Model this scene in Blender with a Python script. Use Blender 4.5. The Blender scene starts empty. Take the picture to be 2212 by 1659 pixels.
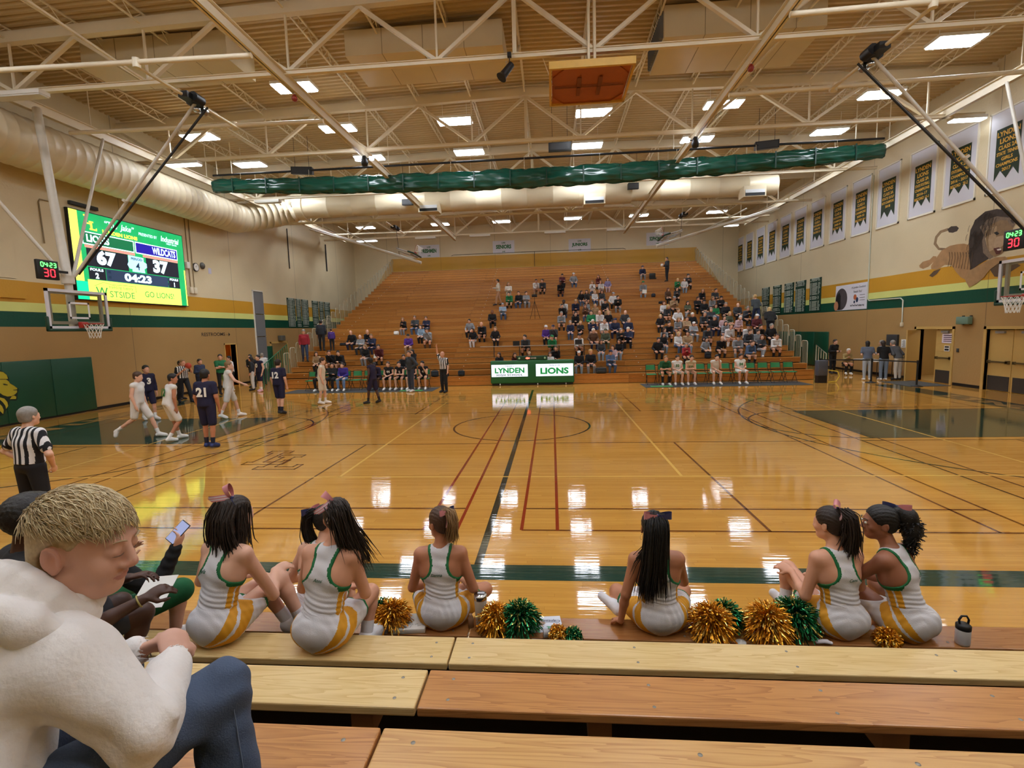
import bpy, bmesh, math, random
import numpy as np
from mathutils import Vector, Matrix, Euler
random.seed(7); RNG = np.random.default_rng(7)
C = bpy.context.scene.collection
SC = bpy.context.scene
# ---------------------------------------------------------------- camera
cam_d = bpy.data.cameras.new('camera'); cam = bpy.data.objects.new('camera', cam_d); C.objects.link(cam); SC.camera = cam
CAM = (0.855, -13.0755, 2.5558)
def _camrot(yaw, pitch, roll):
    cy, sy, cp, sp, cr, sr = math.cos(yaw), math.sin(yaw), math.cos(pitch), math.sin(pitch), math.cos(roll), math.sin(roll)
    f = Vector((sy*cp, cy*cp, sp)); r = Vector((cy, -sy, 0)); u = r.cross(f)
    r2 = cr*r + sr*u; u2 = -sr*r + cr*u
    return Matrix((r2, u2, -f)).transposed()
cam.matrix_world = Matrix.Translation(CAM) @ _camrot(-0.0827, -0.1079, -0.02696).to_4x4()
cam_d.sensor_width = 36.0; cam_d.lens = 1070.66/2212*36; cam_d.clip_start = 0.05; cam_d.clip_end = 200
# ---------------------------------------------------------------- world, exposure
W = bpy.data.worlds.new('world'); SC.world = W; W.use_nodes = True
W.node_tree.nodes['Background'].inputs[0].default_value = (0.02, 0.02, 0.022, 1)
W.node_tree.nodes['Background'].inputs[1].default_value = 0.3
SC.view_settings.view_transform = 'Standard'; SC.view_settings.look = 'None'; SC.view_settings.gamma = 1
SC.view_settings.use_curve_mapping = False; SC.view_settings.exposure = 0.4
LAMP_POWER = 30.0      # emission strength of the ceiling fixtures' diffusers
SC.cycles.max_bounces = 8; SC.cycles.diffuse_bounces = 5; SC.cycles.glossy_bounces = 4; SC.cycles.transmission_bounces = 4
SC.cycles.transparent_max_bounces = 6; SC.cycles.caustics_reflective = False; SC.cycles.caustics_refractive = False
SC.cycles.sample_clamp_indirect = 6.0
# ---------------------------------------------------------------- helpers
def lin(h):
    if isinstance(h, (tuple, list)): return tuple(h)[:3]
    h = h.lstrip('#'); v = [int(h[i:i+2], 16)/255 for i in (0, 2, 4)]
    return tuple(c/12.92 if c <= .04045 else ((c+.055)/1.055)**2.4 for c in v)
_M = {}
def mat(name, col, rough=.6, spec=.5, metal=0., emis=0., noise=0., nscale=8., bump=0., bscale=60., coat=0., sheen=0.):
    if name in _M: return _M[name]
    m = bpy.data.materials.new(name); m.use_nodes = True; nt = m.node_tree; b = nt.nodes['Principled BSDF']
    c = lin(col); b.inputs['Base Color'].default_value = (*c, 1)
    b.inputs['Roughness'].default_value = rough; b.inputs['Metallic'].default_value = metal
    b.inputs['Specular IOR Level'].default_value = spec
    if coat: b.inputs['Coat Weight'].default_value = coat
    if sheen: b.inputs['Sheen Weight'].default_value = sheen
    if emis: b.inputs['Emission Color'].default_value = (*c, 1); b.inputs['Emission Strength'].default_value = emis
    if noise or bump:
        tc = nt.nodes.new('ShaderNodeTexCoord')
    if noise:
        n = nt.nodes.new('ShaderNodeTexNoise'); n.inputs['Scale'].default_value = nscale; n.inputs['Detail'].default_value = 4
        nt.links.new(tc.outputs['Object'], n.inputs['Vector'])
        mx = nt.nodes.new('ShaderNodeMix'); mx.data_type = 'RGBA'
        mx.inputs[6].default_value = (*[v*(1-noise) for v in c], 1); mx.inputs[7].default_value = (*[min(1, v*(1+noise)) for v in c], 1)
        nt.links.new(n.outputs['Fac'], mx.inputs[0]); nt.links.new(mx.outputs[2], b.inputs['Base Color'])
    if bump:
        n2 = nt.nodes.new('ShaderNodeTexNoise'); n2.inputs['Scale'].default_value = bscale; n2.inputs['Detail'].default_value = 5
        nt.links.new(tc.outputs['Object'], n2.inputs['Vector'])
        bp = nt.nodes.new('ShaderNodeBump'); bp.inputs['Strength'].default_value = bump; bp.inputs['Distance'].default_value = .01
        nt.links.new(n2.outputs['Fac'], bp.inputs['Height']); nt.links.new(bp.outputs['Normal'], b.inputs['Normal'])
    _M[name] = m; return m
def V(*a): return Vector(a)
class MB:
    def __init__(s): s.v = []; s.f = []; s.mi = []; s.sm = []
    def add(s, vs, fs, mi=0, sm=False):
        o = len(s.v); s.v += [tuple(p) for p in vs]; s.f += [tuple(i+o for i in f) for f in fs]; s.mi += [mi]*len(fs); s.sm += [sm]*len(fs); return s
    def box(s, a, b, mi=0):
        (x0, y0, z0), (x1, y1, z1) = a, b
        x0, x1 = min(x0, x1), max(x0, x1); y0, y1 = min(y0, y1), max(y0, y1); z0, z1 = min(z0, z1), max(z0, z1)
        return s.add([(x0,y0,z0),(x1,y0,z0),(x1,y1,z0),(x0,y1,z0),(x0,y0,z1),(x1,y0,z1),(x1,y1,z1),(x0,y1,z1)],
                     [(0,3,2,1),(4,5,6,7),(0,1,5,4),(1,2,6,5),(2,3,7,6),(3,0,4,7)], mi)
    def bevbox(s, a, b, r, mi=0, n=2):      # box with rounded edges
        bm = bmesh.new(); bmesh.ops.create_cube(bm, size=1)
        for v in bm.verts: v.co = Vector([(a[i]+b[i])/2 + v.co[i]*abs(b[i]-a[i]) for i in range(3)])
        bmesh.ops.bevel(bm, geom=bm.edges[:], offset=r, segments=n, affect='EDGES', profile=.5)
        bm.verts.index_update(); s.add([v.co[:] for v in bm.verts], [[v.index for v in f.verts] for f in bm.faces], mi, True); bm.free(); return s
    def obox(s, c, ax, ay, az, mi=0):       # box by centre and half-axis vectors
        c, ax, ay, az = map(Vector, (c, ax, ay, az)); P = [c+i*ax+j*ay+k*az for k in (-1,1) for j in (-1,1) for i in (-1,1)]
        return s.add(P, [(0,2,3,1),(4,5,7,6),(0,1,5,4),(1,3,7,5),(3,2,6,7),(2,0,4,6)], mi)
    def beam(s, a, b, w, h, mi=0, up=(0,0,1)):
        a, b = Vector(a), Vector(b); d = b-a; L = d.length
        if L < 1e-6: return s
        d /= L; u = Vector(up)
        if abs(d.dot(u)) > .98: u = Vector((0, 1, 0)) if abs(d.y) < .9 else Vector((1, 0, 0))
        sd = d.cross(u).normalized(); u = sd.cross(d)
        return s.obox((a+b)/2, d*L/2, sd*w/2, u*h/2, mi)
    def cyl(s, a, b, r0, r1=None, n=10, mi=0, cap=True):
        r1 = r0 if r1 is None else r1; return s.tube([a, b], [r0, r1], n, mi, cap)
    def tube(s, P, r, n=8, mi=0, cap=True, closed=False, flat=1.0):
        P = [Vector(p) for p in P]; m = len(P); R = list(r) if isinstance(r, (list, tuple, np.ndarray)) else [r]*m
        o = len(s.v); prev = None; rings = []
        for i in range(m):
            if closed: t = P[(i+1) % m]-P[i-1]
            else: t = P[min(i+1, m-1)]-P[max(i-1, 0)]
            if t.length < 1e-9: t = Vector((0,0,1))
            t.normalize()
            if prev is None:
                u = Vector((0,0,1)) if abs(t.z) < .9 else Vector((1,0,0)); a1 = t.cross(u).normalized()
            else:
                a1 = prev - t*prev.dot(t)
                a1 = a1.normalized() if a1.length > 1e-6 else t.orthogonal().normalized()
            prev = a1; a2 = t.cross(a1)
            for k in range(n):
                an = 2*math.pi*k/n; rings.append(P[i] + (a1*math.cos(an) + a2*math.sin(an)*flat)*R[i])
        F = []
        for i in range(m if closed else m-1):
            for k in range(n):
                i2 = (i+1) % m; F.append((i*n+k, i*n+(k+1) % n, i2*n+(k+1) % n, i2*n+k))
        s.add(rings, F, mi, True)
        if cap and not closed:
            s.add(rings[:n], [tuple(range(n-1, -1, -1))], mi); s.add(rings[-n:], [tuple(range(n))], mi)
        return s
    def lathe(s, prof, c=(0,0,0), n=20, mi=0, axis='z'):
        vs = []
        for r, z in prof:
            for k in range(n):
                an = 2*math.pi*k/n; p = (r*math.cos(an), r*math.sin(an), z)
                if axis == 'y': p = (p[0], p[2], p[1])
                if axis == 'x': p = (p[2], p[0], p[1])
                vs.append((p[0]+c[0], p[1]+c[1], p[2]+c[2]))
        F = [(i*n+k, i*n+(k+1) % n, (i+1)*n+(k+1) % n, (i+1)*n+k) for i in range(len(prof)-1) for k in range(n)]
        return s.add(vs, F, mi, True)
    def poly(s, pts, o, eu, ev, en=None, t=0., mi=0):   # planar polygon (u,v) placed at o with axes eu, ev; thickness t along en
        o, eu, ev = Vector(o), Vector(eu), Vector(ev); en = Vector(en) if en is not None else eu.cross(ev)
        A = [o+eu*u+ev*v_ for u, v_ in pts]; n = len(pts)
        from mathutils.geometry import tessellate_polygon
        T = tessellate_polygon([[Vector((u, v_, 0)) for u, v_ in pts]])
        s.add([p+en*t for p in A], [tuple(x) for x in T], mi)
        if t: s.add(A+[p+en*t for p in A], [(i, (i+1) % n, n+(i+1) % n, n+i) for i in range(n)], mi)
        return s
    def grid(s, X, Y, Z, mi=0):
        m, n = X.shape; vs = np.stack([X, Y, Z], -1).reshape(-1, 3).tolist()
        return s.add(vs, [(i*n+j, i*n+j+1, (i+1)*n+j+1, (i+1)*n+j) for i in range(m-1) for j in range(n-1)], mi, True)
    def build(s, name, mats, parent=None, loc=None, **tags):
        me = bpy.data.meshes.new(name); me.from_pydata(s.v, [], s.f)
        for m in (mats if isinstance(mats, (list, tuple)) else [mats]): me.materials.append(m)
        me.polygons.foreach_set('material_index', s.mi); me.polygons.foreach_set('use_smooth', s.sm)
        if any(s.sm):
            bm = bmesh.new(); bm.from_mesh(me); bmesh.ops.recalc_face_normals(bm, faces=bm.faces); bm.to_mesh(me); bm.free()
        me.update()
        return link(name, me, parent, loc, **tags)
def link(name, data, parent=None, loc=None, rot=None, label=None, cat=None, group=None, kind=None):
    o = bpy.data.objects.new(name, data); C.objects.link(o)
    if parent is not None: o.parent = parent
    if loc is not None: o.location = loc
    if rot is not None: o.rotation_euler = rot
    tag(o, label, cat, group, kind); return o
def tag(o, label=None, cat=None, group=None, kind=None):
    if label: o['label'] = label
    if cat: o['category'] = cat
    if group: o['group'] = group
    if kind: o['kind'] = kind
    return o
def empty(name, loc=(0,0,0), rz=0., label=None, cat=None, group=None, kind=None, parent=None):
    return link(name, None, parent, loc, (0,0,rz), label, cat, group, kind)
def copytree(o, loc=None, rz=None, label=None, group=None, parent=None):
    c = o.copy(); C.objects.link(c); c.parent = parent
    if loc is not None: c.location = loc
    if rz is not None: c.rotation_euler = (0, 0, rz)
    if label: c['label'] = label
    if group: c['group'] = group
    for ch in list(o.children): copytree(ch, parent=c)
    return c
_T = {}
def text_mesh(s, size=1., bold=0., shear=0., sx=1., space=1.):
    k = (s, bold, shear, space)
    if k not in _T:
        cu = bpy.data.curves.new('t', 'FONT'); cu.body = s; cu.size = 1; cu.offset = bold; cu.shear = shear; cu.space_character = space
        cu.resolution_u = 3; cu.align_x = 'CENTER'; cu.align_y = 'CENTER'
        ob = bpy.data.objects.new('t', cu); me = bpy.data.meshes.new_from_object(ob)
        P = np.array([v.co[:2] for v in me.vertices]); F = [tuple(p.vertices) for p in me.polygons]
        bpy.data.objects.remove(ob)
        if len(P): P -= (P.max(0)+P.min(0))/2
        _T[k] = (P, F)
    P, F = _T[k]; return P*size*np.array([sx, 1]), F
def put_text(mb, s, o, eu, ev, height=None, width=None, mi=0, bold=0.02, shear=0., lift=0.004, space=1., en=None):
    """writing centred on o in the plane (eu, ev); fitted to cap height and/or width"""
    P, F = text_mesh(s, 1., bold, shear, 1., space)
    if not len(P): return
    w = P[:, 0].max()-P[:, 0].min(); h = P[:, 1].max()-P[:, 1].min()
    ky = height/h if height else width/w; kx = width/w if width else ky
    o, eu, ev = Vector(o), Vector(eu), Vector(ev); n = Vector(en) if en is not None else eu.cross(ev).normalized()
    mb.add([o+n*lift+eu*(p[0]*kx)+ev*(p[1]*ky) for p in P], F, mi)
X_, Y_, Z_ = Vector((1,0,0)), Vector((0,1,0)), Vector((0,0,1))
WHITE = mat('white_paint', '#E8E6E0', .5); BLACK = mat('black_plastic', '#101012', .5); CREAM = mat('cream_steel', '#E3D9C0', .45)
GREEN = mat('green_vinyl', '#0F5A38', .35); CHROME = mat('chrome', '#C8C8C8', .25, metal=1.); DGREY = mat('dark_grey', '#2E2F31', .6)
# ================================================================= ROOM
XW, YF, YN, ZR = 16.2, 29.8, -17.0, 11.62
def N(nt, t, **k):
    n = nt.nodes.new(t)
    for a, b in k.items(): setattr(n, a, b)
    return n
def mth(nt, op, a, b=None, c=None):
    n = N(nt, 'ShaderNodeMath', operation=op)
    for i, x in enumerate((a, b, c)):
        if x is None: continue
        if isinstance(x, (int, float)): n.inputs[i].default_value = x
        else: nt.links.new(x, n.inputs[i])
    return n.outputs[0]
def mixc(nt, f, a, b):
    n = N(nt, 'ShaderNodeMix', data_type='RGBA')
    for i, x in ((0, f), (6, a), (7, b)):
        if isinstance(x, (int, float)): n.inputs[i].default_value = x
        elif isinstance(x, tuple): n.inputs[i].default_value = (*x, 1)
        else: nt.links.new(x, n.inputs[i])
    return n.outputs[2]
def wood_mat(name, c1, c2, along='x', plank=None, rough=.35, gs=1., contrast=1., coat=0., plen=1.8, jitter=.25, bump=.0):
    """wood with grain along one axis; plank = board width gives a strip floor"""
    m = bpy.data.materials.new(name); m.use_nodes = True; nt = m.node_tree; b = nt.nodes['Principled BSDF']
    tc = N(nt, 'ShaderNodeTexCoord'); sep = N(nt, 'ShaderNodeSeparateXYZ'); nt.links.new(tc.outputs['Object'], sep.inputs[0])
    u, v = (sep.outputs[0], sep.outputs[1]) if along == 'x' else (sep.outputs[1], sep.outputs[0])
    w = sep.outputs[2]
    rnd = None
    if plank:
        row = mth(nt, 'FLOOR', mth(nt, 'DIVIDE', v, plank))
        wn = N(nt, 'ShaderNodeTexWhiteNoise', noise_dimensions='1D'); nt.links.new(row, wn.inputs['W'])
        us = mth(nt, 'ADD', u, mth(nt, 'MULTIPLY', wn.outputs['Value'], 7.3)); seg = mth(nt, 'FLOOR', mth(nt, 'DIVIDE', us, plen))
        cb = N(nt, 'ShaderNodeCombineXYZ'); nt.links.new(row, cb.inputs[0]); nt.links.new(seg, cb.inputs[1])
        wn2 = N(nt, 'ShaderNodeTexWhiteNoise', noise_dimensions='2D'); nt.links.new(cb.outputs[0], wn2.inputs['Vector']); rnd = wn2.outputs['Value']
    cv = N(nt, 'ShaderNodeCombineXYZ')
    nt.links.new(mth(nt, 'MULTIPLY', u, .9*gs), cv.inputs[0]); nt.links.new(mth(nt, 'MULTIPLY', v, 14*gs), cv.inputs[1])
    nt.links.new(mth(nt, 'ADD', mth(nt, 'MULTIPLY', w, 14*gs), mth(nt, 'MULTIPLY', rnd, 50) if rnd is not None else 0), cv.inputs[2])
    n1 = N(nt, 'ShaderNodeTexNoise'); n1.inputs['Scale'].default_value = 1.; n1.inputs['Detail'].default_value = 3; n1.inputs['Distortion'].default_value = .6
    nt.links.new(cv.outputs[0], n1.inputs['Vector'])
    # growth rings: sawtooth of the noise
    ring = mth(nt, 'FRACT', mth(nt, 'MULTIPLY', n1.outputs['Fac'], 9. if not plank else 4.))
    ring = mth(nt, 'POWER', ring, 2.2)
    n3 = N(nt, 'ShaderNodeTexNoise'); n3.inputs['Scale'].default_value = 30; n3.inputs['Detail'].default_value = 2
    cv2 = N(nt, 'ShaderNodeCombineXYZ'); nt.links.new(mth(nt, 'MULTIPLY', u, .12), cv2.inputs[0]); nt.links.new(mth(nt, 'MULTIPLY', v, 4), cv2.inputs[1]); nt.links.new(mth(nt, 'MULTIPLY', w, 4), cv2.inputs[2])
    nt.links.new(cv2.outputs[0], n3.inputs['Vector'])
    f = mth(nt, 'ADD', mth(nt, 'MULTIPLY', ring, .62*contrast), mth(nt, 'MULTIPLY', mth(nt, 'SUBTRACT', n3.outputs['Fac'], .35), .5*contrast))
    if rnd is not None: f = mth(nt, 'ADD', mth(nt, 'MULTIPLY', f, .5), mth(nt, 'MULTIPLY', rnd, jitter*2))
    f = N(nt, 'ShaderNodeClamp').outputs[0] if False else f
    cl = N(nt, 'ShaderNodeClamp'); nt.links.new(f, cl.inputs[0]); f = cl.outputs[0]
    col = mixc(nt, f, lin(c1), lin(c2))
    if plank:   # fine joints between strips
        fr = mth(nt, 'FRACT', mth(nt, 'DIVIDE', v, plank)); e = mth(nt, 'GREATER_THAN', mth(nt, 'ABSOLUTE', mth(nt, 'SUBTRACT', fr, .5)), .475)
        fr2 = mth(nt, 'FRACT', mth(nt, 'DIVIDE', us, plen)); e2 = mth(nt, 'LESS_THAN', fr2, .003/plen*1.2)
        col = mixc(nt, mth(nt, 'MULTIPLY', mth(nt, 'MAXIMUM', e, e2), .35), col, tuple(x*.35 for x in lin(c2)))
    nt.links.new(col, b.inputs['Base Color']); b.inputs['Roughness'].default_value = rough
    if coat: b.inputs['Coat Weight'].default_value = coat; b.inputs['Coat Roughness'].default_value = .05
    if bump:
        bp = N(nt, 'ShaderNodeBump'); bp.inputs['Strength'].default_value = bump; bp.inputs['Distance'].default_value = .003
        nt.links.new(n1.outputs['Fac'], bp.inputs['Height']); nt.links.new(bp.outputs['Normal'], b.inputs['Normal'])
    _M[name] = m; return m
def varnish(m, rough=.05, warp=.3):
    """polished gym-floor varnish: fine plank-wise waviness breaks lamp reflections up into streaks"""
    nt = m.node_tree; b = nt.nodes['Principled BSDF']; tc = N(nt, 'ShaderNodeTexCoord')
    sep = N(nt, 'ShaderNodeSeparateXYZ'); nt.links.new(tc.outputs['Object'], sep.inputs[0])
    cv = N(nt, 'ShaderNodeCombineXYZ'); nt.links.new(mth(nt, 'MULTIPLY', sep.outputs[0], .5), cv.inputs[0]); nt.links.new(mth(nt, 'MULTIPLY', sep.outputs[1], 9), cv.inputs[1])
    n = N(nt, 'ShaderNodeTexNoise'); n.inputs['Scale'].default_value = 2.4; n.inputs['Detail'].default_value = 2; nt.links.new(cv.outputs[0], n.inputs['Vector'])
    bp = N(nt, 'ShaderNodeBump'); bp.inputs['Strength'].default_value = warp; bp.inputs['Distance'].default_value = .0022
    nt.links.new(n.outputs['Fac'], bp.inputs['Height']); nt.links.new(bp.outputs['Normal'], b.inputs['Normal'])
    b.inputs['Roughness'].default_value = rough; b.inputs['Specular IOR Level'].default_value = .62
    return m
FLOOR_M = varnish(wood_mat('maple_strip_floor', '#CF9A48', '#B0782E', plank=.057, rough=.08, gs=1., jitter=.22, contrast=.8))
floor = MB().box((-XW-.3, YN, -.2), (XW+.3, YF, 0)).build('floor', FLOOR_M, kind='structure')
def court_mat(name, col, rough=.05): return varnish(mat(name, col, rough, noise=.06, nscale=3), rough)
MK = dict(green=court_mat('court_green', '#2C4034'), dark=court_mat('court_line_dark', '#2A2A1C'), red=court_mat('court_line_red', '#8A3018'),
          brown=court_mat('court_line_brown', '#6E3C14'), yel=court_mat('court_line_yellow', '#E2B45A'), wood=court_mat('court_wood_letter', '#B58A4C'), key=court_mat('court_key', '#3A4A3A'))
def fl_rect(mb, x0, y0, x1, y1, z=.0012): mb.add([(x0,y0,z),(x1,y0,z),(x1,y1,z),(x0,y1,z)], [(0,1,2,3)])
def fl_arc(mb, cx, cy, r, a0, a1, w=.05, z=.0016, n=72):
    vs = []
    for i in range(n+1):
        a = a0+(a1-a0)*i/n
        for rr in (r-w, r): vs.append((cx+rr*math.cos(a), cy+rr*math.sin(a), z))
    mb.add(vs, [(2*i, 2*i+1, 2*i+3, 2*i+2) for i in range(n)])
T_, SL, BL = 5.977, 7.912, 13.6
k = MB()
for s in (-1, 1): fl_rect(k, min(s*7.807, s*BL), -1.83, max(s*7.807, s*BL), 1.83, .0010)
k.build('court_key_paint', MK['key'], floor)
g = MB()
fl_rect(g, -BL-.9, -SL-.33, BL+.9, -SL, .0010); fl_rect(g, -BL-.06, SL, BL+.06, SL+.05, .0012)
for s in (-1, 1): fl_rect(g, min(s*BL, s*(BL+.9)), -SL, max(s*BL, s*(BL+.9)), SL*.98, .0010)
g.build('court_border_paint', MK['green'], floor)
b = MB(); fl_rect(b, -.045, -SL, .045, SL, .0022)
fl_arc(b, 0, 0, 1.83, 0, 2*math.pi, .05, .0016)
for s in (-1, 1):
    fl_arc(b, s*7.807, 0, 1.83, math.pi/2+(0 if s > 0 else math.pi), math.pi*1.5+(0 if s > 0 else math.pi), .05, .0014)
    fl_arc(b, s*11.997, 0, 6.02, math.pi/2+(0 if s > 0 else math.pi), math.pi*1.5+(0 if s > 0 else math.pi), .05, .0018)
    for yy in (-6.02, 5.97): fl_rect(b, min(s*11.997, s*BL), yy, max(s*11.997, s*BL), yy+.05, .0018)
    for yy in (-1.83, 1.78): fl_rect(b, min(s*7.807, s*BL), yy, max(s*7.807, s*BL), yy+.05, .0018)
    fl_rect(b, s*7.807-.025, -1.83, s*7.807+.025, 1.83, .0018)
b.build('basketball_lines', MK['dark'], floor)
y = MB()
for x in (-9.1, 9.1): fl_rect(y, x-.025, -4.63, x+.025, 4.63, .0024)
for x in (-3.02, 3.02): fl_rect(y, x-.025, -4.63, x+.025, 4.63, .0024)
for yy in (-4.63, 4.63): fl_rect(y, -9.1, yy-.025, 9.1, yy+.025, .0024)
y.build('volleyball_lines', MK['yel'], floor)
r = MB()
for x in (-.86, -.42, .42, .88): fl_rect(r, x-.022, -6.96, x+.022, -2.1, .0026); fl_rect(r, x-.018, 2.1, x+.018, 6.96, .0026); fl_rect(r, x-.02, -2.1, x+.02, 2.1, .0026)
r.build('badminton_lines_red', MK['red'], floor)
d = MB()
for s in (-1, 1):
    for x in (6.14, 6.6): fl_rect(d, s*x-.02, -6.96, s*x+.02, 6.96, .0020)
    for x in (7.45, 7.91, 13.1): fl_rect(d, s*x-.02, -6.96, s*x+.02, 6.96, .0020)
    for x in (3.5, 10.5):
        for a, b_ in ((-6.96, -2.1), (2.1, 6.96)): fl_rect(d, s*x-.02, a, s*x+.02, b_, .0020)
    for yy in (-6.96, -6.19, -2.06, 2.2, 6.19, 6.96):
        fl_rect(d, min(s*.42, s*6.6), yy-.02, max(s*.42, s*6.6), yy+.02, .0020); fl_rect(d, min(s*7.45, s*BL), yy-.02, max(s*7.45, s*BL), yy+.02, .0020)
d.build('badminton_lines', MK['brown'], floor)
# outlined L monogram on the floor, wood letters on both end bands
lm = MB()
def outline(mb, pts, w, z=.003):
    n = len(pts)
    for i in range(n):
        a, b2 = Vector((*pts[i], z)), Vector((*pts[(i+1) % n], z)); dd = (b2-a); L = dd.length; dd /= L; nn = Vector((-dd.y, dd.x, 0))*w/2
        mb.add([a-nn-dd*w/2, b2-nn+dd*w/2, b2+nn+dd*w/2, a+nn-dd*w/2], [(0,1,2,3)])
def Lshape(x, y, w, h): return [(x,y),(x+w,y),(x+w,y+h*.3),(x+w*.86,y+h*.3),(x+w*.86,y+h*.16),(x+w*.42,y+h*.16),(x+w*.42,y+h*.84),(x+w*.6,y+h*.84),(x+w*.6,y+h),(x,y+h),(x,y+h*.84),(x+w*.14,y+h*.84),(x+w*.14,y+h*.16),(x,y+h*.16)]
for (x, yq) in ((-5.45, -3.75), (-5.0, -4.1)): outline(lm, Lshape(x, yq, .85, 1.1), .035)
lm.build('floor_monogram', MK['brown'], floor)
wl = MB()
for s in (-1, 1): put_text(wl, 'LYNDEN LIONS', (s*(BL+.45), 0, .0015), V(0,-s,0), V(s,0,0), height=.62, width=9., bold=.05, lift=.001)
wl.build('endline_letters', MK['wood'], floor)

# ---- walls: painted concrete with stripes that follow height
def wall_mat(name, far=False):
    m = bpy.data.materials.new(name); m.use_nodes = True; nt = m.node_tree; b = nt.nodes['Principled BSDF']
    tc = N(nt, 'ShaderNodeTexCoord'); sep = N(nt, 'ShaderNodeSeparateXYZ'); nt.links.new(tc.outputs['Object'], sep.inputs[0]); z = sep.outputs[2]; y = sep.outputs[1]; x = sep.outputs[0]
    tan, cream, gold, yel, grn = lin('#AC8A58'), lin('#DACBA8'), lin('#C9962E'), lin('#D9DE86'), lin('#0B4A38')
    if not far:
        zt = mth(nt, 'ADD', z, 0)
        col = mixc(nt, mth(nt, 'GREATER_THAN', zt, 3.09), tan, grn); col = mixc(nt, mth(nt, 'GREATER_THAN', zt, 3.58), col, yel)
        col = mixc(nt, mth(nt, 'GREATER_THAN', zt, 3.88), col, gold)
        col = mixc(nt, mth(nt, 'GREATER_THAN', zt, 4.56), col, cream)
        jn = mth(nt, 'LESS_THAN', mth(nt, 'ABSOLUTE', mth(nt, 'SUBTRACT', mth(nt, 'FRACT', mth(nt, 'DIVIDE', mth(nt, 'ADD', y, 4.1), 6.7)), .5)), .0026)
    else:      # stripes climb beside the bleacher and run level behind its top
        ax = mth(nt, 'ABSOLUTE', x)
        zz = mth(nt, 'ADD', z, mth(nt, 'MULTIPLY', mth(nt, 'MAXIMUM', mth(nt, 'SUBTRACT', ax, 12.85), 0), 1.55))
        col = mixc(nt, mth(nt, 'GREATER_THAN', zz, 6.7), tan, grn); col = mixc(nt, mth(nt, 'GREATER_THAN', zz, 7.42), col, yel)
        col = mixc(nt, mth(nt, 'GREATER_THAN', zz, 7.88), col, gold); col = mixc(nt, mth(nt, 'GREATER_THAN', zz, 8.95), col, cream)
        jn = mth(nt, 'LESS_THAN', mth(nt, 'ABSOLUTE', mth(nt, 'SUBTRACT', mth(nt, 'FRACT', mth(nt, 'DIVIDE', mth(nt, 'ADD', x, 1.5), 4.7)), .5)), .003)
    col = mixc(nt, mth(nt, 'MULTIPLY', jn, .45), col, (.05,.04,.03))
    ns = N(nt, 'ShaderNodeTexNoise'); ns.inputs['Scale'].default_value = .7; ns.inputs['Detail'].default_value = 5; nt.links.new(tc.outputs['Object'], ns.inputs['Vector'])
    mx = N(nt, 'ShaderNodeMix', data_type='RGBA', blend_type='MULTIPLY'); mx.inputs[0].default_value = 1
    gr = N(nt, 'ShaderNodeMapRange'); gr.inputs[3].default_value = .9; gr.inputs[4].default_value = 1.08; nt.links.new(ns.outputs['Fac'], gr.inputs[0])
    nt.links.new(col, mx.inputs[6]); nt.links.new(gr.outputs[0], mx.inputs[7]); nt.links.new(mx.outputs[2], b.inputs['Base Color'])
    b.inputs['Roughness'].default_value = .42; b.inputs['Specular IOR Level'].default_value = .35
    n2 = N(nt, 'ShaderNodeTexNoise'); n2.inputs['Scale'].default_value = 14; n2.inputs['Detail'].default_value = 6; nt.links.new(tc.outputs['Object'], n2.inputs['Vector'])
    bp = N(nt, 'ShaderNodeBump'); bp.inputs['Strength'].default_value = .25; bp.inputs['Distance'].default_value = .02; nt.links.new(n2.outputs['Fac'], bp.inputs['Height']); nt.links.new(bp.outputs['Normal'], b.inputs['Normal'])
    _M[name] = m; return m
WM, WFM = wall_mat('wall_painted_block'), wall_mat('wall_far_paint', True)
def wall_y(name, x0, x1, holes):
    mb = MB(); ys = YN
    for (a, b2, h) in sorted(holes):
        mb.box((x0, ys, 0), (x1, a, 12.4)); mb.box((x0, a, h), (x1, b2, 12.4)); ys = b2
    mb.box((x0, ys, 0), (x1, YF, 12.4)); return mb.build(name, WM, kind='structure')
wall_y('wall_left', -XW-.3, -XW, [(11.62, 12.5, 2.2)])
wall_y('wall_right', XW, XW+.3, [(7.35, 9.25, 2.15), (3.95, 5.85, 2.15)])
MB().box((-XW-.3, YF, 0), (XW+.3, YF+.3, 12.4)).build('wall_far', WFM, kind='structure')
MB().box((-XW-.3, YN-.3, 0), (XW+.3, YN, 12.4)).build('wall_near', WM, kind='structure')
BASE = mat('black_rubber_base', '#0C0B0B', .5)
bl = MB().box((-XW, YN, 0), (-XW+.02, 11.5, .11)); bl.box((-XW, 12.62, 0), (-XW+.02, 15.9, .11)); bl.build('baseboard_left', BASE, kind='structure')
bl = MB().box((XW-.02, YN, 0), (XW, 3.8, .11)); bl.box((XW-.02, 6.0, 0), (XW, 7.2, .11)); bl.box((XW-.02, 9.4, 0), (XW, YF, .11)); bl.build('baseboard_right', BASE, kind='structure')
# shallow raised panel of the left wall at the frame's edge
MB().box((-XW, -2, 4.62), (-XW+.07, 1.72, 9.2)).box((-XW, -2, 4.0), (-XW+.07, 1.95, 4.60)).build('trim_1', WM, kind='structure')
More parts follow.
